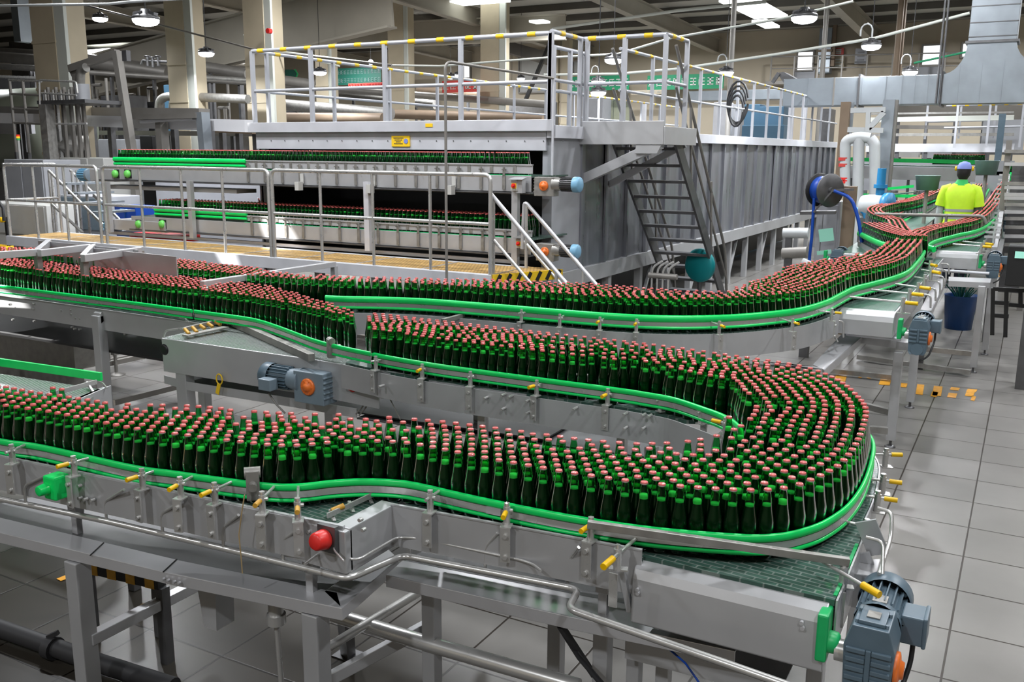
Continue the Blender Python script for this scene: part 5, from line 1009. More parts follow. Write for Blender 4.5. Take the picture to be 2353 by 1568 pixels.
def panel_rail(px0, px1, posts, lab):
    a, b_ = at(px0, 450, y=yw).x, at(px1, 450, y=yw).x; g = thing('handrail', lab, 'railing', (a, yw, zw), 'walkway railing sections')
    m = MB(); m.tube(fillet([(a, yw, zw), (a, yw, zw + .98), (b_, yw, zw + .98), (b_, yw, zw - .02)], .07), .021, 10); m.build('frame_tube', 'tube_steel', g)
    m = MB(); m.tube([(a, yw, zw + .5), (b_, yw, zw + .5)], .018, 8); m.build('mid_rail', 'tube_steel', g)
    for px in posts: c = at(px, 450, y=yw).x; m = MB(); m.tube([(c, yw, zw), (c, yw, zw + .97)], .017, 8); m.build('post', 'tube_steel', g)
panel_rail(15, 226, (80, 150), 'leftmost tubular railing section of the walkway, by the white cabinet'); panel_rail(239, 618, (324, 418, 512), 'middle tubular railing section of the walkway'); panel_rail(626, 1127, (736, 856, 988), 'longest tubular railing section of the walkway, before the stair')
g = thing('handrail', 'end railing returning at the left end of the walkway', 'railing', (x0, yw + .7, zw), 'walkway railing sections'); m = MB(); m.tube(fillet([(x0, yw, zw + .98), (x0 + .1, yw + .74, zw + .98), (x0 + .1, yw + .74, zw)], .06), .02, 8); m.tube([(x0, yw, zw + .5), (x0 + .1, yw + .74, zw + .5)], .017, 8); m.build('frame_tube', 'tube_steel', g)
# the walkway stair on the right
t = thing('walkway_stair', 'short steel stair with two bright handrails at the right end of the walkway', 'stair', (x1 + .5, 8.2, 0))
for (a, b_, yy) in (((1128, 446), (1305, 656), 7.95), ((1205, 462), (1378, 664), 8.55)):
    p, q = at(*a, y=yy), at(*b_, y=yy); q2 = p + (q - p)*((p.z - .5)/(p.z - q.z)); m = MB(); m.tube(fillet([V((p.x - .02, yy, p.z - .5)), p, q2, V((q2.x, yy, .0))] if yy > 8 else [p, q2, V((q2.x, yy, 0))], .06), .021, 10); m.build('handrail', 'bright_steel', t)
    m = MB(); d = V((0, 0, -.42)); m.tube([p + d, q2 + d*.9], .017, 8); m.build('mid_rail', 'tube_steel', t)
    for f in (.02, .5): c = p + (q2 - p)*f; m = MB(); m.tube([c, V((c.x, yy, max(0, c.z - 1.15)))], .018, 8); m.build('post', 'tube_steel', t)
    m = MB(); m.bar((p.x + .05, yy, zw - .1), (p.x + 1.25, yy, .05), .02, .14); m.build('stringer', 'steel', t)
for k in range(5): m = MB(); x = x1 + .28 + k*.21; z = zw - .2*(k + 1); m.box((x, 7.95, z - .02), (x + .2, 8.55, z)); m.build('tread', 'galvanised', t)
# ================================================================ RIGHT SIDE: duct, hose reel, pipes, worker, far line
yd = 22.0
t = thing('ventilation_duct', 'big grey galvanised air duct with a flared riser at the upper right', 'duct', (-2, yd, 3.4))
a, b_ = at(1801, 188, y=yd), at(1801, 243, y=yd); zt_, zb_ = 4.0, 3.40; x0 = a.x
c1, c2 = at(2030, 180, y=yd).x, at(2165, 172, y=yd).x; r0, r1 = at(2228, 60, y=yd).x, at(2340, 60, y=yd).x; dep = .75
m = MB(); m.box((x0, yd, zb_), (c2, yd + dep, zt_)); m.build('horizontal_run', 'galvanised', t, .01)
cx_ = [(c2, zb_), (c2, zt_)] + [(c2 + (r0 - c2)*math.sin(u), zt_ + .62*(1 - math.cos(u))) for u in np.linspace(.1, math.pi/2, 8)] + [(r1, zt_ + .62)] + [(r1 + (1.0)*(1 - math.cos(u)), zt_ + .62 - .62*math.sin(u)) for u in np.linspace(.2, math.pi/2, 7)] + [(r1 + 2.2, zt_), (r1 + 2.2, zb_)]
m = MB(); m.prism([V((x, yd, z)) for x, z in cx_], (0, dep, 0)); m.build('flared_joint', 'galvanised', t)
m = MB(); m.box((r0, yd + .02, zt_ + .62), (r1, yd + dep, 8.1)); m.build('riser', 'galvanised', t, .01)
for z in (4.72, 5.0, 5.32, 5.64, 5.96): m = MB(); m.box((r0 - .004, yd + .008, z), (r1 + .004, yd + .03, z + .018)); m.build('seam', 'dark_steel', t)
for px in (1914, 2033, 1855, 1980, 2070, 2100, 2130, 2200, 2250, 2300): x = at(px, 210, y=yd).x; m = MB(); w_ = .035 if px in (1914, 1972) else .012; m.box((x, yd - .008, zb_ - .004), (x + w_, yd + .02, zt_ + .004 if px < 2165 else zt_ + .2)); m.build('seam', 'pipe_dull' if w_ > .02 else 'galvanised', t)
for px in (1973, 2163): x = at(px, 210, y=yd).x; m = MB(); m.box((x - .02, yd - .03, zb_ - .05), (x + .02, yd + dep + .03, zt_ + .06)); m.build('hanger_strap', 'dark_steel', t)
x = (r0 + r1)/2; m = MB(); m.box((r0 - .05, yd - .03, zt_ + .60), (r1 + .05, yd + dep + .02, zt_ + .65)); m.build('flange', 'dark_steel', t)
for px in (2155, 2163): p = at(px, 160, y=yd - .3); m = MB(); m.cyl((p.x, yd - .1, zb_), (p.x, yd - .1, 8.2), .02, 6); m.build('hanger_rod', 'dark_steel', t)
# hose reel on a post
t = thing('hose_reel', 'blue hose wound on a dark reel on a stand beside the pasteurizer', 'hose reel', at(1893, 600, y=12.5)); c = at(1895, 437, y=12.5); ax = V((.75, -.66, 0)).normalized()
m = MB(); m.lathe([(.15, -.10), (.175, -.08), (.175, .08), (.15, .10)], c, ax, 28); tag(m.build('hose', 'hose_blue', t), 'blue wound hose')
for s_ in (-.12, .10): m = MB(); m.lathe([(0, .0), (.205, .0), (.215, .01), (.205, .02), (0, .02)], c + ax*s_, ax, 30); m.build('reel_flange', 'black' if s_ < 0 else 'dark_steel', t)
m = MB(); m.cyl(c - ax*.16, c + ax*.16, .04, 14); m.bar(c + ax*.15, c + ax*.15 + V((-.2, -.05, -.28)), .05, .02); m.bar(c + ax*.15, c + ax*.2 + V((.22, .05, .02)), .06, .03); m.bar(c + V((-.28, 0, -.3)), c + V((.15, .05, -.28)), .25, .04); m.build('mount', 'dark_steel', t)
m = MB(); s0 = c + V((.26, .15, .05)); m.box((s0.x - .05, s0.y, 0), (s0.x + .10, s0.y + .12, s0.z + .0)); m.build('post', 'pipe_brown', t)
m = MB(); m.tube([c + V((-.10, -.12, -.1)), c + V((-.10, -.10, -.6)), c + V((-.12, -.1, -1.2)), (c.x - .1, c.y - .1, .35)], .02, 8); m.build('hose_end', 'hose_blue', t)
m = MB(); m.tube(fillet([c + ax*.18, c + V((.35, -.1, -.08)), c + V((.46, -.1, -.35)), c + V((.56, -.1, -.82))], .3), .022, 8); m.build('hose_lead', 'hose_blue', t)
c = at(1903, 520, y=12.9); t = thing('control_cabinet', 'pale grey cabinet standing behind the hose reel', 'cabinet', (c.x, c.y, 0)); m = MB(); m.box((c.x - .16, c.y, .5), (c.x + .14, c.y + .35, c.z + .33)); m.build('body', 'panel_grey', t, .008); m = MB(); m.box((c.x - .13, c.y - .012, .6), (c.x + .11, c.y, c.z + .28)); m.build('door', 'panel_grey', t, .004)
for sx in (-.14, .10): m = MB(); m.box((c.x + sx, c.y + .02, 0), (c.x + sx + .04, c.y + .3, .5)); m.build('leg', 'dark_steel', t)
for px, py, ln, lab in ((1898, 545, .16, 'pale mint instruction card hanging on the hose stand'), (1893, 585, .05, 'small curled mint card lower on the stand')):
    c = at(px, py, y=12.2); m = MB(); m.bar(c + V((-.085, 0, .01)), c + V((.085, .02, .04)), .012, ln, up=(0, 0, 1)); o = tag(m.build('hanging_card', 'mint'), lab, 'card')
    m = MB(); m.bar((c.x - .06, c.y + .03, c.z + ln/2), (c.x - .06, c.y + .03, c.z + ln/2 + .2), .01, .01, up=(0, 1, 0)); m.build('hanger', 'dark_steel', o)
# white pipework
t = thing('white_pipework', 'white U-shaped pipes rising between brown posts at the end of the pasteurizer', 'pipework', at(1960, 520, y=19)); y = 19.0
for pts, r in ((((1942, 430), (1942, 322), (1975, 314), (2000, 318)), .10), (((1968, 560), (1972, 400), (1974, 318)), .105), (((2000, 318), (2010, 330), (2010, 480)), .10)):
    m = MB(); m.tube(fillet(ats(pts, y=y), .22), r, 14); m.build('pipe', 'pipe_white', t)
m = MB(); m.tube(ats([(1938, 460), (1939, 420)], y=y), .105, 14); m.build('pipe', 'column_paint', t)
for py in (362, 376, 408, 414): p = at(1940, py, y=y); m = MB(); m.cyl(p, p - V((0, 0, .06)), .108, 14); m.build('red_band', 'red_dull' if py < 400 else 'red', t)
for px, w_, y_, m_ in ((1930, .18, 20.5, 'pipe_brown'), (1941, .12, 20.7, 'galvanised'), (2028, .22, 20.0, 'galvanised'), (2040, .14, 20.1, 'pipe_dull')):
    p = at(px, 400, y=y_); m = MB(); m.box((p.x - w_/2, y_, 0), (p.x + w_/2, y_ + .15, 3.4)); tag(m.build('steel_post', m_), {1930: 'brown steel post at the far corner of the pasteurizer', 1941: 'thin galvanised post beside the brown corner post', 2028: 'broad galvanised post right of the white pipes', 2040: 'dull narrow post behind the broad galvanised post'}[px], 'post')
t = thing('pipe_brace', 'white angle frame with a diagonal bracing the posts under the duct', 'frame', at(1990, 300, y=19.8))
for p, q in (((1955, 254), (2035, 252)), ((1996, 255), (1992, 325)), ((2032, 258), (1996, 296)), ((1955, 330), (2000, 330)), ((1948, 298), (2030, 300))): m = MB(); m.bar(at(*p, y=19.8), at(*q, y=19.8), .08, .10); m.build('bar', 'pipe_white', t)
t = thing('pump', 'blue pump with a white motor drum behind the hose reel', 'pump', at(2010, 520, y=16.5)); c = at(2008, 474, y=16.5)
m = MB(); m.lathe([(0, -.22), (.17, -.2), (.19, -.1), (.19, .12), (.16, .2), (0, .2)], c, (1, -.25, 0), 26); m.build('motor_drum', 'pipe_white', t)
m = MB(); m.lathe([(.21, .16), (.23, .18), (.23, .28), (0, .28)], c, (1, -.25, 0), 24); m.cyl(c + V((.08, 0, .15)), c + V((.08, 0, .62)), .07, 14); m.cyl(c + V((.08, 0, .3)), c + V((.08, 0, .36)), .11, 14); m.tube(fillet([c + V((-.35, 0, -.05)), c + V((-.12, -.1, -.08)), c + V((-.05, -.1, -.4))], .1), .04, 10); m.build('pump_body', 'pump_blue', t)
m = MB(); m.box((c.x - .2, c.y - .15, 0), (c.x + .3, c.y + .15, c.z - .2)); m.build('plinth', 'dark_steel', t)
for (p, q, y_, r, m_, lab) in (((1800, 536), (1858, 536), 16.0, .09, 'pipe_white', 'short fat white pipe lying beneath the pasteurizer end'), ((1798, 583), (1855, 580), 15.0, .09, 'pipe_dull', 'dull brown pipe lying beside the pasteurizer legs'), ((1842, 602), (1868, 614), 11.0, .05, 'pipe_white', 'thin pale blue-striped tube on the floor by the bottles')):
    m = MB(); a, b_ = at(*p, y=y_), at(*q, y=y_); m.cyl(a, b_, r, 14); o = tag(m.build('ground_pipe', m_), lab, 'pipe'); m = MB(); m.box((a.x + .05, y_ - .05, 0), (a.x + .15, y_ + .05, max(.02, a.z - r + .02))); m.build('support', 'dark_steel', o)
# worker seen from behind
PY = 15.4; hd = at(2217, 392, y=PY); PX = at(2208, 440, y=PY).x; zg = .45
t = thing('step_platform', 'low steel step platform the worker stands on between the bottle lanes', 'platform', (PX, PY, 0)); m = MB(); m.box((PX - .30, PY - .35, zg - .05), (PX + .22, PY + .35, zg)); m.build('top_plate', 'galvanised', t)
for sx in (-.28, .16):
    for sy in (-.33, .29): m = MB(); m.box((PX + sx, PY + sy, 0), (PX + sx + .04, PY + sy + .04, zg - .05)); m.build('leg', 'dark_steel', t)
def skin_body(name, J, E, m_, parent=None, sub=2):
    me = bpy.data.meshes.new(name); me.from_pydata([j[0] for j in J], E, []); o = bpy.data.objects.new(name, me); COL.objects.link(o); me.materials.append(M[m_])
    sk = o.modifiers.new('skin', 'SKIN'); 
    for i, j in enumerate(J): me.skin_vertices[0].data[i].radius = j[1] if isinstance(j[1], tuple) else (j[1], j[1]); me.skin_vertices[0].data[i].use_root = (i == 0)
    s_ = o.modifiers.new('sub', 'SUBSURF'); s_.levels = s_.render_levels = sub
    if parent is not None: o.parent = parent; o.location = -parent.location if parent.type == 'EMPTY' else V((0, 0, 0))
    return o
def P_(x, y, z): return (PX + x, PY + y, zg + z)
J = [(P_(0, 0, .92), (.15, .10)), (P_(0, 0, 1.12), (.145, .095)), (P_(0, -.01, 1.32), (.16, .105)), (P_(0, 0, 1.46), (.07, .06)), (P_(.01, .01, 1.54), (.055, .055)), (P_(.015, .02, 1.62), (.075, .09)), (P_(.015, .02, 1.72), (.07, .085)),
     (P_(-.19, 0, 1.40), (.06, .06)), (P_(-.25, .02, 1.14), (.042, .042)), (P_(-.27, .06, .90), (.033, .033)), (P_(-.27, .08, .82), (.035, .02)),
     (P_(.19, 0, 1.40), (.06, .06)), (P_(.24, .05, 1.14), (.042, .042)), (P_(.22, .22, .96), (.033, .033)), (P_(.21, .29, .93), (.035, .02)),
     (P_(-.10, 0, .84), (.085, .085)), (P_(-.11, .0, .46), (.055, .055)), (P_(-.11, -.02, .07), (.04, .04)), (P_(-.11, .10, .04), (.04, .03)),
     (P_(.10, 0, .84), (.085, .085)), (P_(.11, .0, .46), (.055, .055)), (P_(.11, -.02, .07), (.04, .04)), (P_(.11, .10, .04), (.04, .03))]
k0 = len(J)
for sx, base, i0 in ((-1, J[10][0], 10), (1, J[14][0], 14)):
    for f in range(5):
        o_ = V(base); fx = (-.025 + .0165*f) if f < 4 else -.03*sx
        J.append(((o_.x + fx*sx, o_.y + .02, o_.z - .045 + (.02 if f == 4 else 0)), (.009, .009))); J.append(((o_.x + fx*sx, o_.y + .045, o_.z - .08 + .006*abs(f - 1) + (.02 if f == 4 else 0)), (.008, .008)))
E_ = [(0, 1), (1, 2), (2, 3), (3, 4), (4, 5), (5, 6), (2, 7), (7, 8), (8, 9), (9, 10), (2, 11), (11, 12), (12, 13), (13, 14), (0, 15), (15, 16), (16, 17), (17, 18), (0, 19), (19, 20), (20, 21), (21, 22)]
for h_ in range(2):
    for f in range(5): a_ = k0 + h_*10 + f*2; E_ += [((10, 14)[h_], a_), (a_, a_ + 1)]
body = skin_body('person', J, E_, 'skin'); tag(body, 'worker seen from behind in yellow high-visibility shirt and blue cap', 'person')
def loft(secs, n=24):
    """elliptic sections (x, y, z, rx, ry)"""
    m = MB(); vs = []; fs = []
    for x, y, z, rx, ry in secs:
        for j in range(n): w_ = 2*math.pi*j/n; e = .8; cx, sy = math.cos(w_), math.sin(w_); vs.append((PX + x + rx*math.copysign(abs(cx)**e, cx), PY + y + ry*math.copysign(abs(sy)**e, sy), zg + z))
    for i in range(len(secs)-1):
        for j in range(n): fs.append((i*n+j, i*n+(j+1) % n, (i+1)*n+(j+1) % n, (i+1)*n+j))
    m.add(vs, fs, 0, True); return m
def on_body(m, name, m_):
    o = m.build(name, m_, None); o.parent = body; return o
sh = loft([(-.01, .0, .80, .215, .15), (-.01, 0, .82, .218, .152), (0, 0, .95, .20, .145), (0, 0, 1.08, .195, .14), (0, 0, 1.22, .21, .145), (0, 0, 1.34, .225, .14), (0, 0, 1.42, .20, .115), (0, 0, 1.47, .13, .085), (0, .005, 1.495, .085, .07)])
for sx in (-1, 1): sh.tube([P_(sx*.13, 0, 1.405), P_(sx*.205, 0, 1.39), P_(sx*.235, .005, 1.28), P_(sx*.258, .015, 1.15)], .075, 14, ry=.08)
on_body(sh, 'hi_vis_shirt', 'hi_vis')
for z, rx, ry in ((1.07, .1985, .1435), (.96, .2035, .1485)): on_body(loft([(0, 0, z, rx, ry), (0, 0, z + .04, rx - .001, ry - .0005)]), 'reflective_stripe', 'reflective')
on_body(loft([(0, .0, 1.455, .135, .095), (0, .005, 1.50, .085, .073), (.005, .01, 1.54, .07, .064)]), 'collar', 'collar_green')
m = MB(); m.tube([P_(-.25, .012, 1.19), P_(-.265, .03, 1.02), P_(-.275, .06, .875)], .052, 12); on_body(m, 'sleeve', 'sleeve'); m = MB(); m.tube([P_(.25, .02, 1.19), P_(.245, .10, 1.04), P_(.222, .20, .965)], .052, 12); on_body(m, 'sleeve', 'sleeve')
tr = loft([(0, 0, .70, .17, .12), (0, 0, .86, .185, .13), (0, 0, .93, .19, .135)])
for sx in (-1, 1): tr.tube([P_(sx*.095, 0, .84), P_(sx*.105, 0, .46), P_(sx*.11, -.01, .06)], .088, 14)
on_body(tr, 'trousers', 'trousers')
for sx in (-1, 1): m = MB(); m.box(P_(sx*.11 - .045, -.07, .0), P_(sx*.11 + .045, .18, .07)); o = on_body(m, 'shoe', 'black'); b_ = o.modifiers.new('edge', 'BEVEL'); b_.width = .02; b_.segments = 2
on_body(loft([(.01, .0, 1.55, .06, .06), (.012, .005, 1.60, .088, .095), (.015, .01, 1.66, .094, .105), (.015, .012, 1.71, .095, .108)]), 'hair', 'hair')
cp_ = loft([(.015, .012, 1.695, .098, .113), (.015, .012, 1.74, .095, .108), (.015, .015, 1.785, .07, .08), (.015, .015, 1.805, .02, .02)]); cp_.add([P_(-.06, .10, 1.70), P_(.09, .10, 1.70), P_(.075, .20, 1.685), P_(-.045, .20, 1.685)], [(0, 1, 2, 3)]); on_body(cp_, 'cap', 'cap_blue')
m = MB()
for sx in (-1, 1): m.lathe([(0, .03), (.03, .028), (.036, .015), (.036, 0)], P_(.015 + sx*.10, .012, 1.70), (sx, 0, 0), 14)
on_body(m, 'ear_muff', 'yellow')
# buckets
for px, py, lab in ((2131, 421, 'grey-green bucket standing left of the worker'), (2267, 386, 'larger grey-green bucket right of the worker, beside the cap streaks')):
    y = 16.2 if px < 2200 else 17.5; c = at(px, py, y=y); t = thing('bucket', lab, 'bucket', c, 'grey-green buckets'); m = MB(); m.lathe([(0, -.11), (.155, -.11), (.185, .11), (.192, .115), (.19, .12), (.175, .11), (.15, -.09), (0, -.09)], c, n=24); m.build('pail', 'grey_green', t)
    m = MB(); m.cyl((c.x, c.y, 1.0), (c.x, c.y, c.z - .11), .03, 8); m.build('stand', 'pipe_dull', t)
# handrail in front of the worker
t = thing('crossing_rail', 'grey tube handrail crossing in front of the worker', 'railing', at(2130, 495, y=13.9)); m = MB(); y = 13.9; m.tube(fillet(ats([(2010, 492), (2260, 497), (2266, 515)], y=y), .05), .022, 8); m.build('rail', 'pipe_dull', t)
for px in (2070, 2175): p = at(px, 495, y=y); m = MB(); m.cyl((p.x, y, .4), p, .018, 8); m.build('post', 'pipe_dull', t)
# far line: rails, belts and bottles across the aisle end
def far_line(label, px0, py0, px1, py1, y, zoff=0, plate=True, bot=None, th=.09):
    t = thing('bottle_conveyor', label, 'conveyor', at(px0, py0, y=y)); a, b_ = at(px0, py0, y=y), at(px1, py1, y=y)
    m = MB(); m.bar(a, b_, .03, th); m.build('guide_rail', 'green_rail', t)
    if plate: m = MB(); m.bar(a + V((0, .02, -.3)), b_ + V((0, .02, -.3)), .03, .3); m.build('side_panel', 'steel', t)
    for f in np.linspace(.05, .95, 5): p = a + (b_ - a)*f; m = MB(); m.bar((p.x, p.y + .1, 0), (p.x, p.y + .1, p.z - .3), .06, .06, up=(0, 1, 0)); m.build('leg', 'dark_steel', t)
    m = MB(); m.bar(a + V((0, .3, -.12)), b_ + V((0, .3, -.12)), .5, .02); m.build('belt', 'belt_far', t)
    return t, a, b_
t, a, b_ = far_line('far green-railed conveyor crossing behind the worker, carrying a row of bottles', 1945, 366, 2245, 373, 24)
for px in np.arange(2145, 2262, 3.6):
    for r in range(4): c = at(px, 372, y=24 + .12 + r*.06); BOT.append((c.x, c.y, a.z - .10, 'R'))
far_line('lower far green-railed conveyor left of the worker', 1978, 448, 2130, 452, 20, th=.06); far_line('short bright green rail below the window strip, left of the bucket', 2040, 434, 2100, 428, 19.0, plate=False, th=.05)
far_line('green-railed conveyor at the right border, upper strand', 2320, 402, 2420, 402, 21, th=.10); far_line('green rail beneath the bottles at the right border', 2320, 412, 2420, 414, 20.5, th=.05)
for px in np.arange(2322, 2400, 4):
    for r in range(2): c = at(px, 395, y=21.1 + .06*r); BOT.append((c.x, c.y, at(2330, 402, y=21).z - .06, 'R'))
for pts, nrows, zz in (([(1985, 510), (2030, 528), (2075, 540)], 5, 1.5), ([(2040, 500), (2090, 480), (2130, 462), (2160, 445)], 5, 1.42), ([(2225, 470), (2255, 440), (2270, 420), (2285, 400), (2292, 382)], 5, 1.62)):
    Q = ats(pts, z=zz); Q = smooth_path([(p.x, p.y) for p in Q], .066); tq = np.gradient(Q, axis=0); tq /= np.linalg.norm(tq, axis=1)[:, None]; nq = np.stack([-tq[:, 1], tq[:, 0]], 1)
    for r in range(nrows):
        for p, n_ in zip(Q, nq): BOT.append((p[0] + n_[0]*r*.062, p[1] + n_[1]*r*.062, zz - BH, 'R'))
    lab = {5.: ''}.get(0, ''); t = thing('bottle_conveyor', ('curved far lane with a green rail at the left, ahead of the blue pump', 'far bottle lane climbing left of the worker', 'far bottle lane right of the worker, behind the bucket')[(zz == 1.42) + 2*(zz == 1.62)], 'conveyor', (Q[0][0], Q[0][1], zz - BH))
    m = MB(); A = [V((p[0] - n_[0]*.05, p[1] - n_[1]*.05, zz - BH)) for p, n_ in zip(Q, nq)]; Bq = [V((p[0] + n_[0]*.34, p[1] + n_[1]*.34, zz - BH)) for p, n_ in zip(Q, nq)]; m.strip(A, Bq, .03); m.build('belt', 'belt_far', t)
    for X in (A, Bq): m = MB(); m.tube([p + V((0, 0, .09)) for p in X], .025, 8, ry=.035); m.build('guide_rail', 'green_rail', t); m = MB(); m.ribbon(X, -.16, -.0, .01); m.build('side_panel', 'steel', t)
    for p in (A[1], Bq[-2]): m = MB(); m.bar((p.x, p.y, 0), (p.x, p.y, p.z - .1), .06, .06, up=(0, 1, 0)); m.build('leg', 'dark_steel', t)
# shiny clamps along the aisle conveyor edge
t = thing('clamp_row', 'row of bright clamp brackets along the aisle-side edge of the far conveyor', 'brackets', at(2290, 500, y=14.5))
for k in range(14):
    py = 545 - k*11; y = 13.2 + k*.55; c = at(2280 + k*2.2, py, y=y); m = MB(); m.bar(c + V((-.09, 0, 0)), c + V((.09, 0, 0)), .03, .03); m.cyl(c + V((.02, 0, -.08)), c + V((.02, 0, .05)), .018, 8); m.build('clamp', 'bright_steel', t)
m = MB(); m.bar(at(2276, 560, y=13.0) + V((.05, 0, -.10)), at(2312, 395, y=21) + V((.05, 0, -.10)), .06, .12); m.build('side_rail', 'steel', t)
c0 = at(2276, 560, y=13.0); m = MB(); m.bar((c0.x + .05, 13.1, 0), (c0.x + .05, 13.1, c0.z - .12), .06, .06, up=(0, 1, 0)); m.build('leg', 'dark_steel', t)
# platforms behind
def truss(label, rows, px0, px1, y, m_='pipe_dull'):
    t = thing('steel_gantry', label, 'gantry', at(px0, rows[0][0], y=y))
    for py0, py1, h, mm_ in rows: m = MB(); m.bar(at(px0, py0, y=y), at(px1, py1, y=y), .1, h); m.build('beam', mm_, t)
    for px in np.linspace(px0 + 6, px1 - 6, 6): p = at(px, rows[0][0], y=y); m = MB(); m.bar((p.x, y + .05, 0), (p.x, y + .05, p.z), .1, .1, up=(0, 1, 0)); m.build('post', 'dark_steel', t)
    return t
truss('pale far gantry beam above the worker', [(340, 340, .24, 'white_steel'), (276, 270, .14, 'column_light'), (310, 309, .08, 'worn_steel'), (262, 258, .05, 'worn_steel')], 1990, 2330, 30)
truss('dark far gantry level behind the duct', [(255, 262, .5, 'dark_beam'), (292, 296, .12, 'pipe_dull'), (352, 352, .10, 'dark_steel')], 2060, 2400, 34)
truss('low far gantry with pale sheets behind the green rails', [(385, 386, .35, 'panel_grey'), (398, 399, .1, 'dark_steel'), (420, 422, .4, 'panel_grey')], 1960, 2330, 27)
guard_rail('far guard rail with yellow bands above the pale gantry beam', ats([(2165, 340), (2400, 338)], y=29), 1.15, [.55], np.arange(.3, 3.2, .8), .03, np.arange(.2, 3.2, .32)); guard_rail('far upper guard rail with yellow bands under the duct', ats([(2125, 320), (2258, 318)], y=30.5), 1.0, [.5], (0, .9, 1.8), .03, np.arange(.1, 1.9, .35))
for k, (px0, px1) in enumerate(((2045, 2080), (2082, 2110), (2140, 2150), (2152, 2172))):
    a, b_ = at(px0, 396, y=30.2), at(px1, 408, y=30.2); m = MB(); m.box((a.x, 30.2, b_.z), (b_.x, 30.24, a.z)); struct('window_%d' % (k + 31), m, 'window_day')
for k, (px0, py0, px1, py1, m_, lab) in enumerate(((2050, 350, 2110, 362, 'panel_white', 'pale machine panel above the green rail, left'), (2120, 350, 2190, 364, 'panel_grey', 'grey machine panel above the green rail, right'), (2190, 392, 2210, 412, 'panel_white', 'small pale panel left of the bucket'), (2260, 275, 2300, 340, 'panel_grey', 'grey cabinet on the far gantry below the duct'), (2310, 275, 2350, 345, 'panel_grey', 'grey cabinet on the far gantry at the right border'))):
    a, b_ = at(px0, py0, y=32), at(px1, py1, y=32); m = MB(); m.box((a.x, 32, b_.z), (b_.x, 32.5, a.z)); o = tag(m.build('machine_housing', m_), lab, 'panel'); m = MB(); m.box((a.x + .1, 32.1, 0), (a.x + .25, 32.3, b_.z)); m.build('leg', 'dark_steel', o)
m = MB(); p = at(2300, 300, y=28); m.bar((p.x, 28, 0), (p.x, 28, 3.4), .16, .16, up=(0, 1, 0)); tag(m.build('steel_post', 'motor_blue'), 'dark blue post under the right part of the duct', 'post')
# stacked rack at the right border
t = thing('roller_rack', 'tall rack of bright horizontal rollers at the right border', 'rack', at(2335, 560, y=16))
for py in (348, 377, 422, 431, 447, 455, 470, 487, 502, 522, 543, 562, 586): m = MB(); m.bar(at(2308, py, y=16), at(2390, py + 1, y=16), .08, .05); m.build('roller', 'bright_steel' if py % 2 else 'worn_steel', t)
for py in (462, 478): m = MB(); m.bar(at(2312, py, y=16.1), at(2390, py + 3, y=16.1), .05, .13); m.build('panel', 'white_steel', t)
for px in (2311, 2380): p = at(px, 400, y=16.1); m = MB(); m.bar((p.x, 16.1, 0), (p.x, 16.1, p.z + .5), .08, .08, up=(0, 1, 0)); m.build('post', 'pipe_dull', t)
m = MB(); m.box((at(2315, 480, y=16.6).x, 16.6, .2), (at(2400, 480, y=16.6).x, 16.7, 2.2)); m.build('back_panel', 'dark_steel', t)
# dark operator panel and its steps
c = at(2342, 610, y=10.5); t = thing('operator_cabinet', 'dark operator cabinet with a pale green screen at the right border', 'panel', (c.x, c.y, 0)); a, b_ = at(2318, 565, y=10.5), at(2400, 663, y=10.5)
m = MB(); m.box((a.x, 10.5, b_.z), (b_.x, 10.8, a.z)); m.build('housing', 'black', t, .01); p, q = at(2333, 578, y=10.49), at(2400, 597, y=10.49); m = MB(); m.box((p.x, 10.485, q.z), (q.x, 10.5, p.z)); m.build('screen', 'screen', t); m = MB(); m.box((a.x + .2, 10.55, 0), (a.x + .3, 10.7, b_.z)); m.build('stand', 'dark_steel', t)
t = thing('step_stand', 'black open step frame beside the aisle at the right', 'steps', at(2300, 735, y=11)); y = 10.9
for px0, py0, px1, py1 in ((2282, 664, 2360, 668), (2280, 695, 2318, 697), (2285, 725, 2318, 727), (2313, 665, 2310, 775), (2282, 662, 2280, 770), (2345, 668, 2345, 700), (2318, 700, 2360, 704)): m = MB(); m.bar(at(px0, py0, y=y), at(px1, py1, y=y), .04, .04, up=(0, 1, .01)); m.build('bar', 'black', t)
c = at(2201, 755, z=0); t = thing('waste_bin', 'blue plastic bin standing under the aisle conveyor', 'bin', c); m = MB(); m.lathe([(0, 0), (.17, 0), (.21, .46), (.22, .47), (.2, .46), (.16, .03), (0, .03)], c, n=24); m.build('tub', 'bin_blue', t)
m = MB()
for k in range(26): w_ = rng.uniform(0, 6.28); r = rng.uniform(.03, .24); h_ = rng.uniform(.5, .78); p = c + V((math.cos(w_)*r, math.sin(w_)*r, h_)); m.tube([c + V((0, 0, .3)), c + V((math.cos(w_)*r*.5, math.sin(w_)*r*.5, h_*.8)), p], .008, 5)
m.build('stalks', 'banner_dark', t)
m = MB(); a = at(1890, 495, y=9); t = thing('cable_hank', 'black cable hank hanging on the deck rail beside the blue cabinets', 'cable', at(1692, 255, y=16.2)); c = t.location
for k in range(4): m = MB(); m.tube([c + V((math.cos(u)*(.12 + .02*k), .02*k, math.sin(u)*(.26 + .03*k) + .05*k)) for u in np.linspace(.2, 6.2, 16)], .02, 6); m.build('loop', 'rubber', t)
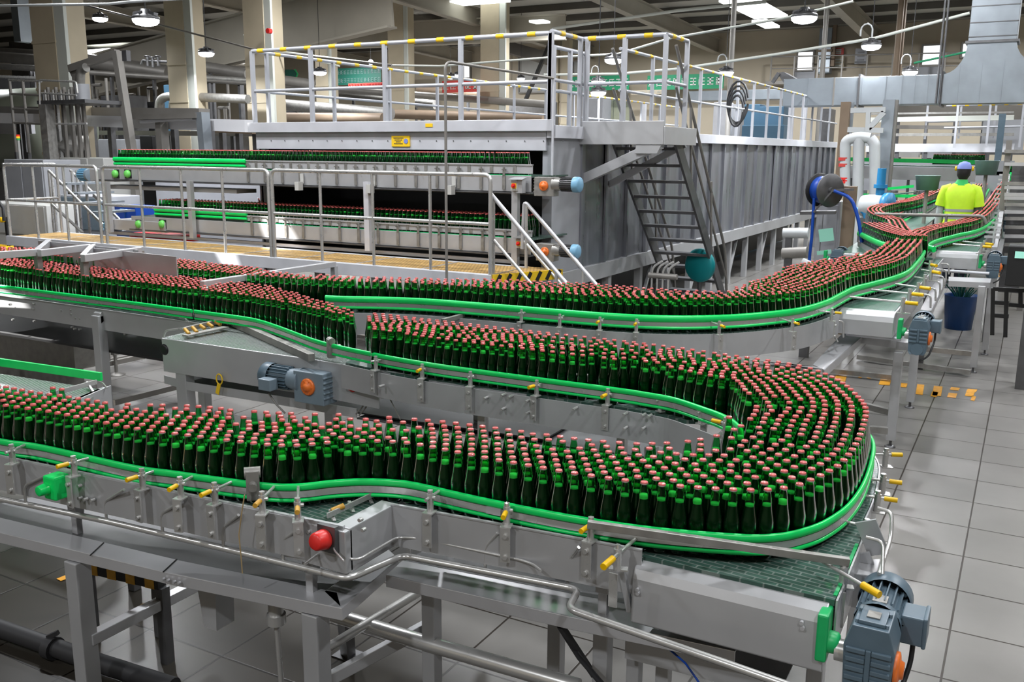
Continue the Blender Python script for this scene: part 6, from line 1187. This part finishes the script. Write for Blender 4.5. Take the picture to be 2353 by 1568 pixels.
# machines seen beyond the pasteurizer deck
for (px0, py0, px1, py1, y, m_, lab) in ((1711, 240, 1745, 272, 34, 'panel_blue', 'upper blue machine cabinet behind the deck rail'), (1745, 245, 1800, 275, 34, 'panel_blue', 'wide blue machine cabinet behind the deck rail'), (1705, 288, 1800, 312, 33, 'panel_blue', 'low blue machine base behind the deck rail'), (1640, 235, 1668, 300, 33, 'white_steel', 'bright white machine housing behind the deck rail'), (1668, 240, 1700, 300, 35, 'panel_grey', 'grey cabinet behind the black cable hank'),
         (1350, 225, 1385, 265, 33, 'panel_grey', 'grey-blue cabinet seen through the landing rails'), (1392, 228, 1430, 275, 34, 'clear_guard', 'clear guarded machine bay seen through the landing rails'), (1570, 210, 1800, 228, 36, 'galvanised', 'long pale canopy above the blue cabinets'), (1880, 250, 1905, 320, 31, 'dark_steel', 'dark machine frame at the end of the deck'), (1115, 235, 1260, 262, 34, 'dark_steel', 'dark machinery block behind the front deck rail'), (1060, 190, 1120, 215, 40, 'dark_beam', 'dark girder block behind the red banner')):
    a, b_ = at(px0, py0, y=y), at(px1, py1, y=y); m = MB(); m.box((a.x, y, 0 if m_ not in ('galvanised', 'dark_beam') else b_.z), (b_.x, y + .8, a.z)); tag(m.build('machine_cabinet', m_, None, .02), lab, 'machine')
for px, y in ((1480, 31), (1525, 31.5), (1820, 30), (1850, 30)): p = at(px, 235, y=y); m = MB(); m.bar((p.x, y, 0), (p.x, y, p.z), .15, .15, up=(0, 1, 0)); tag(m.build('steel_post', 'white_steel'), {1480: 'pale post seen behind the landing, left', 1525: 'pale post seen behind the landing, right', 1820: 'pale post behind the end of the deck rail', 1850: 'second pale post behind the end of the deck rail'}[px], 'post')
m = MB(); m.bar(at(1268, 90, y=36), at(1207, 232, y=36), .14, .14); tag(m.build('roof_brace', 'black'), 'black slanting brace behind the tall corner post', 'brace')
# banners and boards
def banner(label, a, b_, y, m_, cols, rows=1, lm='white', shear=0, hgt_=.5):
    t = thing('banner', label, 'banner', at(*a, y=y)); p, q = at(*a, y=y), at(*b_, y=y); m = MB(); m.box((p.x, y, q.z), (q.x, y + .03, p.z)); m.build('cloth', m_, t)
    w_ = (q.x - p.x)/cols; h_ = (p.z - q.z)*hgt_/rows; m = MB()
    for r in range(rows):
        for k in range(cols):
            cx, cz = p.x + w_*(k + .5), p.z - (p.z - q.z)*((r + .5)/rows)
            for j in range(3): m.box((cx - w_*.34, y - .02, cz + h_*(.5 - .42*j) - h_*.12), (cx + w_*.34, y, cz + h_*(.5 - .42*j)))
            m.box((cx - w_*.05 + w_*rng.uniform(-.2, .2), y - .02, cz - h_*.5), (cx + w_*.08, y, cz + h_*.5)); 
            if rng.random() < .6: m.box((cx - w_*.36, y - .02, cz - h_*.5), (cx - w_*.26, y, cz + h_*.3))
    m.build('lettering', lm, t)
banner('long green banner with white characters behind the stair landing', (1305, 177), (1445, 206), 42.5, 'banner_green', 9); banner('second green banner with white characters right of the landing', (1488, 174), (1662, 203), 42.5, 'banner_green', 9)
banner('dark green board of small pale bottles on the far wall', (766, 158), (876, 192), 41, 'banner_dark', 14, 2, 'grey_green'); banner('red banner with white characters on the far beige column', (1016, 186), (1102, 211), 31, 'red_dull', 5, 1, 'column_light'); banner('narrow red strip banner below the dark green board', (800, 192), (880, 198), 40, 'red_dull', 12, 1, 'red_dull')
banner('small white characters strip below the green banner', (1450, 208), (1520, 216), 42.4, 'wall_paint', 6, 1, 'column_light')
t = thing('exit_sign', 'dark green arrow shaped sign on the left far wall', 'sign', at(670, 170, y=40)); m = MB(); m.prism(ats([(655, 160), (674, 160), (684, 170), (676, 181), (655, 178)], y=40), (0, .05, 0)); m.build('plate', 'banner_dark', t); m = MB(); m.prism(ats([(676, 159), (679, 159), (685, 170), (680, 181), (677, 181), (682, 170)], y=39.98), (0, .02, 0)); m.build('chevron', 'green_plastic', t)
for a, b_, lab, m1 in (((1916, 111), (1938, 126), 'upper red notice board on the far wall', 'red_dull'), ((1912, 130), (1938, 158), 'lower red and pale notice board on the far wall', 'column_paint'), ((1966, 112), (1990, 146), 'grey notice board with a dark picture on the far wall', 'panel_grey')):
    p, q = at(*a, y=43.7), at(*b_, y=43.7); t = thing('notice_board', lab, 'board', p); m = MB(); m.box((p.x, 43.7, q.z), (q.x, 43.78, p.z)); m.build('board', m1, t); m = MB(); hh = p.z - q.z
    for k in range(3): m.box((p.x + .1, 43.68, p.z - hh*(.25 + .25*k) - .03), (q.x - .1, 43.7, p.z - hh*(.25 + .25*k) + .03))
    m.build('lettering', 'column_light' if m1 != 'panel_grey' else 'dark_steel', t)
t = thing('wall_duct', 'narrow pale square duct dropping down the far wall', 'duct', at(1893, 120, y=43)); a, b_ = at(1884, 65, y=43), at(1905, 168, y=43); m = MB(); m.box((a.x, 43, b_.z), (b_.x, 43.6, a.z)); m.build('shaft', 'galvanised', t); m = MB(); m.box((a.x - .05, 42.95, (a.z + b_.z)/2 - .05), (b_.x + .05, 43.6, (a.z + b_.z)/2 + .05)); m.box((b_.x, 43.1, b_.z + .3), (b_.x + .16, 43.3, a.z + .4)); m.build('flange', 'pipe_brown', t)
guard_rail('gallery guard rail along the far beige wall', ats([(1770, 185), (2230, 180)], y=42.5), 1.0, [.5], np.arange(0, 9, 1.0), .03, m_='pipe_dull')
t = thing('wall_gallery', 'narrow gallery walkway along the far wall', 'gallery', at(1770, 187, y=42.5)); a, b_ = at(1760, 187, y=42.5), at(2240, 182, y=42.5); m = MB(); m.box((a.x, 42.4, a.z - .15), (b_.x, 44, a.z)); m.build('deck', 'pipe_dull', t)
m = MB(); m.prism(ats([(1786, 168), (1800, 165), (1845, 190), (1800, 190)], y=23), (0, .5, 0)); m.bar(at(1775, 190, y=23), at(1790, 168, y=23), .08, .08); tag(m.build('chute', 'dark_steel'), 'dark sloping chute just left of the duct end', 'chute')
# ================================================================ LEFT BACKGROUND
def boxm(name, label, cat, px0, py0, px1, py1, y, d, m_, z0=None, bev=.012, parts=()):
    a, b_ = at(px0, py0, y=y), at(px1, py1, y=y); t = thing(name, label, cat, ((a.x + b_.x)/2, y, b_.z if z0 is None else z0)); m = MB(); m.box((a.x, y, b_.z if z0 is None else z0), (b_.x, y + d, a.z)); m.build('body', m_, t, bev)
    for (u0, v0, u1, v1, nm, mm_) in parts:
        m = MB(); w_, h_ = b_.x - a.x, a.z - b_.z; m.box((a.x + w_*u0, y - .02, a.z - h_*v1), (a.x + w_*u1, y + .01, a.z - h_*v0)); m.build(nm, mm_, t, .004)
    return t
boxm('white_cabinet', 'plain white cabinet at the left end of the walkway', 'cabinet', -60, 464, 112, 545, 9.6, .6, 'panel_white', 0, parts=((.02, .04, .98, .97, 'door', 'panel_white'),))
boxm('machine_cabinet', 'grey steel cabinet behind the left railing', 'machine', 8, 366, 108, 470, 11.2, .8, 'panel_grey', 0, parts=((.02, .06, .45, .97, 'door', 'panel_grey'), (.48, .06, .97, .97, 'door', 'panel_grey')))
boxm('machine_cabinet', 'pale cabinet beside the filler column', 'machine', 136, 362, 240, 402, 12.2, .8, 'panel_white', 0, parts=((.04, .05, .65, .95, 'door', 'panel_white'),)); boxm('machine_cabinet', 'dark grey cabinet under the left stair', 'machine', 130, 448, 245, 535, 10.6, .8, 'panel_grey', 0, parts=((.05, .05, .95, .95, 'door', 'motor_grey'),))
boxm('machine_cabinet', 'low grey steel bench behind the bottle decks at the left', 'machine', 355, 400, 600, 470, 11.5, .5, 'panel_grey', 0)
boxm('blue_cabinet', 'bright blue cabinet with pale lettering under the left deck', 'cabinet', 262, 472, 313, 502, 10.2, .4, 'hose_blue', .9, parts=((.3, .25, .62, .45, 'lettering', 'light_blue'), (.5, .0, .53, 1, 'seam', 'bin_blue')))
t = thing('red_machine', 'bright red lift truck body under the walkway', 'machine', at(390, 590, y=9.2)); 
for px0, py0, px1, py1 in ((295, 535, 400, 560), (330, 562, 440, 606)): a, b_ = at(px0, py0, y=9.1), at(px1, py1, y=9.1); m = MB(); m.box((a.x, 9.1, b_.z), (b_.x, 9.6, a.z)); m.build('body', 'red', t, .03)
m = MB(); c = at(500, 597, y=9.0); m.lathe([(.11, -.03), (.16, -.03), (.16, .03), (.11, .03)], c, (0, -1, 0), 24); m.build('wheel', 'rubber', t); m = MB(); m.box((at(300, 560, y=9.4).x, 9.3, 0), (at(520, 560, y=9.4).x, 9.5, .5)); m.build('chassis', 'dark_steel', t)
t = thing('tool_cart', 'black and yellow hand truck at the left border', 'cart', at(6, 575, y=9.0)); c = at(5, 500, y=8.9); m = MB(); m.tube([c + V((-.05, 0, .25)), c + V((.05, 0, .15)), c + V((.04, 0, -.05))], .025, 8); m.build('handle', 'rubber', t); m = MB(); a, b_ = at(-40, 562, y=8.9), at(14, 585, y=8.9); m.box((a.x, 8.9, b_.z), (b_.x, 9.1, a.z)); m.box((a.x, 8.9, at(0, 512, y=8.9).z), (b_.x - .04, 9.0, at(0, 500, y=8.9).z)); m.build('body', 'yellow', t, .03); m = MB(); m.bar(c + V((-.05, .1, .0)), (c.x - .05, c.y + .1, 0), .05, .05, up=(0, 1, 0)); m.build('frame', 'black', t)
# stair with rails behind the walkway
t = thing('steel_stair', 'left stair with sloping tube rails behind the walkway', 'stair', at(200, 520, y=9.3))
for (a, b_) in (((112, 392), (250, 530)), ((162, 392), (300, 530)), ((120, 470), (190, 535)), ((215, 450), (280, 510))): m = MB(); m.tube(ats((a, b_), y=9.2 if a[0] < 150 else 9.9), .022, 8); m.build('handrail', 'tube_steel', t)
for px in (112, 118, 165, 176, 195): p = at(px, 392, y=9.5); m = MB(); m.tube([(p.x, 9.5, 0), p], .022, 8); m.build('post', 'tube_steel', t)
for k in range(6): c = at(150 + 24*k, 420 + 22*k, y=9.3); m = MB(); m.box((c.x - .12, 9.25, c.z - .03), (c.x + .12, 9.9, c.z)); m.build('tread', 'galvanised', t)
# big tank
t = thing('storage_tank', 'big pale green horizontal tank at the left edge', 'tank', at(30, 350, y=15)); a = at(-120, 265, y=15.5); b_ = at(118, 265, y=15.5); m = MB(); m.lathe([(0, 0), (.6, .03), (.98, .15), (1.06, .35), (1.06, 6), (0, 6)], (b_.x, 16, 2.85), (-1, 0, 0), 40); mat('tank_green', (.40, .44, .36), .4, .1, vary=.08, scale=2); m.build('shell', 'tank_green', t); m = MB(); m.box((b_.x - 1.2, 15.2, 0), (b_.x - .9, 16.8, 1.9)); m.box((b_.x - 3.2, 15.2, 0), (b_.x - 2.9, 16.8, 1.9)); m.build('saddle', 'dark_steel', t)
m = MB(); m.box((b_.x - 2.0, 14.85, 2.7), (b_.x + .1, 14.95, 3.0)); m.build('walk_band', 'white_steel', t)
t = thing('tank_ladder_frame', 'tubular ladder frame in front of the pale tank', 'ladder', at(40, 355, y=12.5)); y = 12.4
for px0, px1 in ((22, 38), (52, 68)): m = MB(); m.tube(fillet([at(px0, 186, y=y), at(px1, 352, y=y)], .1), .03, 8); m.build('stile', 'pipe_dull', t)
for py in (184, 216, 250, 282): m = MB(); m.tube(ats([(20 + (py-184)*.1, py), (95 + (py-184)*.06, py + 3)], y=y), .024, 8); m.build('rung', 'tube_steel' if py < 200 else 'pipe_dull', t)
for px in (28, 55): p = at(px + 10, 350, y=y); m = MB(); m.bar((p.x, y, 0), p, .06, .06, up=(0, 1, 0)); m.build('leg', 'dark_steel', t)
t = thing('signal_beacon', 'small red, amber and green signal tower in front of the tank', 'beacon', at(45, 350, y=11.5)); c = at(44, 340, y=11.5); m = MB(); m.cyl((c.x, c.y, 1.8), (c.x, c.y, at(44, 322, y=11.5).z), .025, 8); m.build('pole', 'panel_white', t)
for k, mm_ in enumerate(('beacon_green', 'beacon_amber', 'beacon_red')): z = at(44, 322, y=11.5).z + k*.035; m = MB(); m.cyl((c.x, c.y, z), (c.x, c.y, z + .034), .034, 12); m.build('lens', mm_, t)
m = MB(); m.box((c.x - .2, c.y - .1, 1.5), (c.x + .1, c.y + .2, 1.8)); m.bar((c.x, c.y, 0), (c.x, c.y, 1.5), .08, .08, up=(0, 1, 0)); m.build('base_box', 'panel_white', t)
# filler column
t = thing('filling_machine', 'tall rusty grey machine column with a railed head at the left', 'machine', at(125, 400, y=12)); y = 12.0
a, b_ = at(100, 240, y=y), at(126, 380, y=y); m = MB(); m.bar((at(112, 300, y=y).x, y, 0), (at(112, 300, y=y).x, y, a.z), .20, .2, up=(0, 1, 0)); m.build('column', 'worn_steel', t); 
for px in (136, 150, 168, 182, 196): p = at(px, 300, y=y + .3); m = MB(); m.bar((p.x, y + .3, 0), (p.x, y + .3, at(px, 235, y=y).z + (.4 if px in (182,) else 0)), .06, .06, up=(0, 1, 0)); m.build('post', 'pipe_dull' if px != 136 else 'tube_steel', t)
m = MB(); m.box((at(95, 228, y=y).x, y - .1, at(95, 240, y=y).z), (at(205, 228, y=y).x, y + .8, at(95, 232, y=y).z)); m.build('head_deck', 'dark_steel', t)
for k in range(12): c = at(100 + k*6, 224, y=y + .2); m = MB(); m.cyl(c - V((0, 0, .06)), c + V((0, 0, .10 + .05*(k % 3))), .035, 8); m.build('valve', ('dark_steel', 'tube_steel', 'pipe_dull')[k % 3], t)
m = MB(); c = at(190, 220, y=y + .3); m.cyl(c - V((0, 0, .1)), c + V((0, 0, .22)), .14, 16); m.build('motor', 'panel_grey', t); m = MB(); m.tube(fillet(ats([(92, 240), (90, 184), (175, 188), (178, 214)], y=y - .1), .06), .02, 8); m.tube(ats([(96, 214), (176, 219)], y=y - .1), .018, 8); m.build('guard_rail', 'tube_steel', t)
m = MB(); c = at(160, 335, y=y + .6); m.lathe([(0, -.35), (.16, -.3), (.34, .1), (.36, .25), (0, .3)], c, (.5, -.3, .6), 24); m.build('hopper', 'worn_steel', t)
m = MB(); m.tube(ats([(126, 285), (200, 284)], y=y - .15), .02, 8); m.build('rail', 'tube_steel', t)
# inverted pipe frame
t = thing('pipe_gantry', 'tall grey pipe frame with a sloping top left of the pasteurizer', 'frame', at(290, 350, y=12.8)); y = 12.8
m = MB(); m.bar(at(268, 118, y=y), at(303, 345, y=y), .14, .14); m.build('leg', 'pipe_dull', t); p = at(303, 345, y=y); m = MB(); m.bar(p, (p.x + .1, y, 0), .14, .14, up=(0, 1, 0)); m.build('leg', 'pipe_dull', t)
m = MB(); m.bar(at(270, 122, y=y), at(162, 158, y=y), .12, .14); m.prism(ats([(156, 158), (185, 150), (178, 190), (166, 180)], y=y), (0, .14, 0)); m.build('top_beam', 'pipe_dull', t); m = MB(); p = at(175, 170, y=y); m.bar(p, (p.x + .25, y, 0), .13, .13, up=(0, 1, 0)); m.build('leg', 'pipe_dull', t)
m = MB(); m.tube(fillet(ats([(198, 155), (185, 162), (184, 205)], y=y - .1), .1), .09, 12); m.build('elbow_pipe', 'worn_steel', t); m = MB(); c = at(284, 128, y=y - .1); m.box((c.x - .05, c.y, c.z - .1), (c.x + .08, c.y + .1, c.z + .1)); m.build('clamp', 'dark_steel', t)
mat('tray_white', (.82, .82, .85), .5)
# white tray, elbow ducts and pipe racks
for (px0, py0, px1, py1, h, y, m_, lab) in ((-40, 270, 575, 290, .24, 14.0, 'tray_white', 'long bright white cable tray crossing the left background'), (-40, 255, 470, 262, .22, 14.4, 'pipe_dull', 'grey upper side of the cable tray in the left background'), (480, 296, 590, 300, .16, 16, 'pipe_brown', 'brown beam end left of the pasteurizer deck'), (190, 305, 590, 308, .12, 18, 'pipe_dull', 'dull beam below the white cable tray')):
    m = MB(); a, b_ = at(px0, py0, y=y), at(px1, py1, y=y); m.bar(a, b_, .3, h); o = tag(m.build('cable_tray', m_), lab, 'cable tray')
    for f in (.15, .5, .85): p = a + (b_ - a)*f; m = MB(); m.bar((p.x, p.y + .2, 0), (p.x, p.y + .2, p.z - h/2), .12, .12, up=(0, 1, 0)); m.build('support', 'dark_steel', o)
t = thing('elbow_duct', 'square bent grey duct standing before the white cable tray', 'duct', at(470, 345, y=14.5)); y = 13.6; m = MB(); m.bar(at(310, 270, y=y), at(462, 266, y=y), .3, .10); m.build('run', 'pipe_dull', t); m = MB(); p = at(466, 268, y=y); m.bar((p.x, y, p.z + .08), (p.x + .12, y, 0), .16, .22, up=(0, 1, 0)); m.build('drop', 'galvanised', t); m = MB(); m.bar(at(330, 280, y=y), at(450, 272, y=y), .2, .06); m.build('tray_lip', 'bright_steel', t); p = at(362, 280, y=y); m = MB(); m.bar((p.x, y + .1, p.z), (p.x, y + .1, 0), .16, .2, up=(0, 1, 0)); m.build('drop', 'pipe_dull', t)
t = thing('elbow_pipes', 'thick dull steam pipes with elbows between the beige columns', 'pipework', at(400, 250, y=19)); y = 19
for pts, r in ((((365, 262), (366, 232), (380, 222), (430, 222), (570, 228)), .12), (((392, 262), (392, 236), (402, 232)), .06), (((436, 262), (436, 226)), .09), (((447, 262), (446, 224)), .07)): m = MB(); m.tube(fillet(ats(pts, y=y), .2), r, 12); m.build('pipe', 'worn_steel', t)
p = at(365, 262, y=y); m = MB(); m.bar((p.x, y, 0), p, .2, .2, up=(0, 1, 0)); m.build('support', 'dark_steel', t)
k = 0
for (px0, py0, px1, py1, y, r, m_) in ((-40, 112, 570, 150, 26, .10, 'pipe_dull'), (-40, 128, 570, 176, 25, .22, 'pipe_dull'), (-40, 150, 90, 158, 24, .12, 'worn_steel'), (150, 132, 390, 168, 24, .26, 'pipe_dull'), (150, 122, 300, 140, 28, .08, 'pipe_brown'), (180, 165, 570, 190, 23, .09, 'pipe_dull'), (-40, 175, 100, 180, 23, .06, 'tube_steel'), (450, 150, 570, 170, 24, .18, 'pipe_dull'), (450, 178, 570, 186, 23, .10, 'worn_steel'),
                                     (620, 180, 730, 196, 30, .2, 'pipe_dull'), (620, 195, 1260, 240, 32, .14, 'pipe_dull'), (620, 238, 900, 262, 26, .2, 'worn_steel'), (900, 262, 1250, 272, 27, .16, 'pipe_brown'), (760, 215, 1000, 240, 33, .2, 'worn_steel'), (620, 270, 880, 272, 24, .16, 'pipe_brown'), (960, 205, 1100, 215, 36, .16, 'pipe_brown')):
    k += 1; t = thing('overhead_pipe', '', 'pipe', at(px0, py0, y=y)); a, b_ = at(px0, py0, y=y), at(px1, py1, y=y)
    m = MB(); m.cyl(a, b_, r, 12); m.build('pipe', m_, t)
    for f in (.2, .8): p = a + (b_ - a)*f; m = MB(); m.bar((p.x, y + r, 0), (p.x, y + r, p.z - r*.5), .1, .1, up=(0, 1, 0)); m.build('support', 'dark_steel', t)
    sz = 'fat' if r >= .2 else ('medium' if r >= .12 else 'thin'); cl_ = {'pipe_dull': 'dull grey', 'worn_steel': 'worn steel', 'pipe_brown': 'brown', 'tube_steel': 'shiny', 'white_steel': 'white'}[m_]
    t['label'] = '%s %s overhead pipe, %s' % (sz, cl_, ('highest of the rack crossing behind the left columns', 'second from the top behind the left columns', 'left of the first beige column', 'between the first and second columns', 'under the bright roof lights at the left', 'running level with the sloping pipe frame', 'low at the left border', 'between the second and third columns, upper', 'between the second and third columns, lower', 'beside the arrow shaped sign', 'behind the whole pasteurizer deck rail', 'seen low through the left deck rails', 'seen low behind the middle deck rails', 'under the dark green board', 'just above the deck edge at the left', 'below the red banner')[k-1])
for (pts, r, y, m_, lab) in (([(-60, 15), (0, 13), (250, 9), (300, 4), (420, -3)], .022, 10.5, 'pipe_white', 'pale conduit sagging across the top left corner'), ([(150, 0), (600, 118), (900, 150)], .025, 18, 'pipe_dull', 'thin dark conduit sloping down behind the columns'), ([(640, 118), (900, 150), (1010, 152), (1250, 133), (1420, 124), (1540, 88), (1800, 42), (1960, 3)], .025, 20, 'column_light', 'greenish white conduit carrying the lamps behind the landing'),
             ([(1250, 172), (1420, 170), (1560, 158), (1790, 124), (2010, 88), (2228, 30)], .032, 22, 'column_light', 'long pale conduit rising to the duct riser'), ([(1270, 66), (1560, 24), (1760, 4)], .05, 30, 'column_light', 'pale purlin tube below the roof sheets'), ([(2100, 145), (2228, 118)], .03, 30, 'banner_green', 'thin green line beside the bright window'), ([(560, 80), (600, 102), (690, 130), (780, 152)], .03, 22, 'column_light', 'thin pale wire crossing behind the left rail corner')):
    m = MB(); m.tube([p for p in ats(pts, y=y)], r, 8); tag(m.build('conduit_pipe', m_), lab, 'conduit')
for px0, py0, px1, py1, y, lab in ((25, 18, 48, 95, 16, 'pale square downpipe box at the top left corner'),): 
    a, b_ = at(px0, py0, y=y), at(px1, py1, y=y); m = MB(); m.box((a.x, y, b_.z), (b_.x, y + .4, 8)); tag(m.build('drop_duct', 'galvanised'), lab, 'duct')
t = thing('valve_group', 'group of three handwheel valves between the first two columns', 'valves', at(350, 145, y=20))
for k in range(3): c = at(340 + k*12, 140 + (k % 2)*3, y=20); m = MB(); m.cyl(c - V((0, 0, .15)), c + V((0, 0, .12)), .05, 10); m.lathe([(.09, 0), (.11, .015), (.09, .03)], c + V((0, 0, .12)), n=16); m.build('valve', 'dark_steel', t)
m = MB(); m.tube(fillet(ats([(325, 148), (328, 138), (335, 140), (385, 142)], y=20), .1), .035, 8); m.build('pipe', 'dark_steel', t)
m = MB(); c = at(622, 72, y=19.4); m.cyl(c, c + V((0, -.12, 0)), .07, 12); tag(m.build('alarm_bell', 'red'), 'small red alarm bell on the third beige column', 'alarm')
for (px0, py0, px1, py1, y, m_, lab) in ((375, 195, 402, 218, 21, 'panel_blue', 'dark blue box on the second beige column'), (230, 220, 300, 262, 24, 'dark_steel', 'dark machine block behind the pipe frame'), (300, 235, 360, 268, 25, 'dark_steel', 'dark machine block between the columns'), (220, 320, 290, 350, 20, 'panel_grey', 'grey machine base behind the left bottles'), (470, 310, 590, 345, 20, 'dark_steel', 'dark machine base left of the pasteurizer'), (320, 312, 350, 348, 19, 'black', 'black cabinet behind the left bottle row'), (640, 255, 880, 285, 30, 'dark_steel', 'dark machinery strip seen through the deck rails'), (1130, 262, 1260, 284, 30, 'dark_beam', 'dark machinery strip behind the right deck rails'), (-60, 300, 20, 360, 20, 'dark_steel', 'dark machine block at the left border below the tank'), (20, 96, 90, 118, 30, 'dark_beam', 'dark duct block high at the left'), (-60, 180, 90, 192, 27, 'panel_grey', 'pale low roof edge at the left border')):
    a, b_ = at(px0, py0, y=y), at(px1, py1, y=y); m = MB(); m.box((a.x, y, 0), (b_.x, y + .8, a.z)); tag(m.build('machine_block', m_, None, .02), lab, 'machine')
# small fittings scattered through the left pipework
for k in range(16):
    px, py, y = 190 + rng.uniform(0, 370), 175 + rng.uniform(0, 75), 20 + rng.uniform(0, 6); c = at(px, py, y=y); m = MB(); m.cyl((c.x, y, 0), (c.x, y, c.z), .05, 8)
    if k % 2: m.cyl(c, c + V((.5, 0, 0)), .06, 8)
    tag(m.build('standpipe', 'pipe_dull'), 'thin grey standpipe among the pipework between the left columns', 'pipe', 'standpipes among the left pipework')

t = thing('hazard_bar', 'low black and orange striped bar on short legs behind the front left leg', 'barrier', at(290, 1400, z=0)); a, b_ = at(200, 1300, z=.40), at(372, 1340, z=.40); m = MB(); m.bar(a, b_, .05, .05); m.build('bar', 'black', t)
for k in range(4): m = MB(); p = a + (b_ - a)*(k/4 + .08); q = a + (b_ - a)*(k/4 + .2); m.bar(p, q, .053, .053); m.build('stripe', 'ochre', t)
for p in (a, b_): m = MB(); m.bar((p.x, p.y, 0), (p.x, p.y, .38), .045, .045, up=(0, 1, 0)); m.build('leg', 'dark_steel', t)
m = MB(); m.tube(ats([(562, 1138), (556, 1175), (549, 1230), (554, 1280), (557, 1318)], y=2.30), .0025, 5); tag(m.build('hanging_wire', 'plank_tan'), 'thin brown wire dangling from the pivot clamp of the front rail', 'wire')
# ================================================================ finish: place the bottles
vis = []
for b in [q for q in BOT if q[1] < 36]:
    u, v, d = px_of((b[0], b[1], b[2] + BH))
    if -30 < u < IW + 30 and -60 < v < IH + 60: vis.append((d, b))
near_first = sorted(vis, key=lambda q: q[0])
IND = [b for d, b in near_first if b[3] == 'U'][:300]
ids = set(id(b) for b in IND)
hp = nearest_on(OUT, at(583, 1150, z=1.052))
dist, _v = seg_dist(np.array([b[:2] for b in IND]), OUT)
arc = np.r_[0, np.cumsum(np.linalg.norm(np.diff(OUT[:, :2], axis=0), axis=1))]
def along(p): return arc[int(np.argmin(np.hypot(OUT[:, 0] - p[0], OUT[:, 1] - p[1])))]
s0 = along((hp.x, hp.y))
front = sorted([i for i in range(len(IND)) if dist[i] < BR + .036 and IND[i][1] < 4.0], key=lambda i: along(IND[i]))
s_of = {i: along(IND[i]) - s0 for i in front}
rank = {}
for k, i in enumerate([i for i in front if s_of[i] >= 0]): rank[i] = ('after', k + 1)
for k, i in enumerate([i for i in reversed(front) if s_of[i] < 0]): rank[i] = ('before', k + 1)
def ordn(n): return '%d%s' % (n, 'th' if 10 <= n % 100 <= 20 else {1: 'st', 2: 'nd', 3: 'rd'}.get(n % 10, 'th'))
for i, b in enumerate(IND):
    thick = rng.random() < .28; fm = 'bright thick foam' if thick else 'a thin foam line'
    if i in rank:
        sd, k = rank[i]
        lab = 'beer bottle touching the front green rail, %s %s of the pivot clamp' % (ordn(k), 'to the right' if sd == 'after' else 'to the left'); grp = 'beer bottles along the front green rail'
    else:
        zone = 'on the straight run' if b[0] < -2.3 else ('beside the red cap' if b[0] < -1.5 else 'entering the bend above the drive box')
        lab = 'beer bottle with %s, inner rows %s' % (fm, zone); grp = lab
        
    bottle(b[0], b[1], b[2], lab, grp, thick)
bottles_stuff('beer_bottles', 'hundreds of green glass beer bottles with red crown caps on the farther conveyors', [b[:3] for d, b in vis if id(b) not in ids])
print('BOTTLES', len(BOT), len(vis), len(IND))
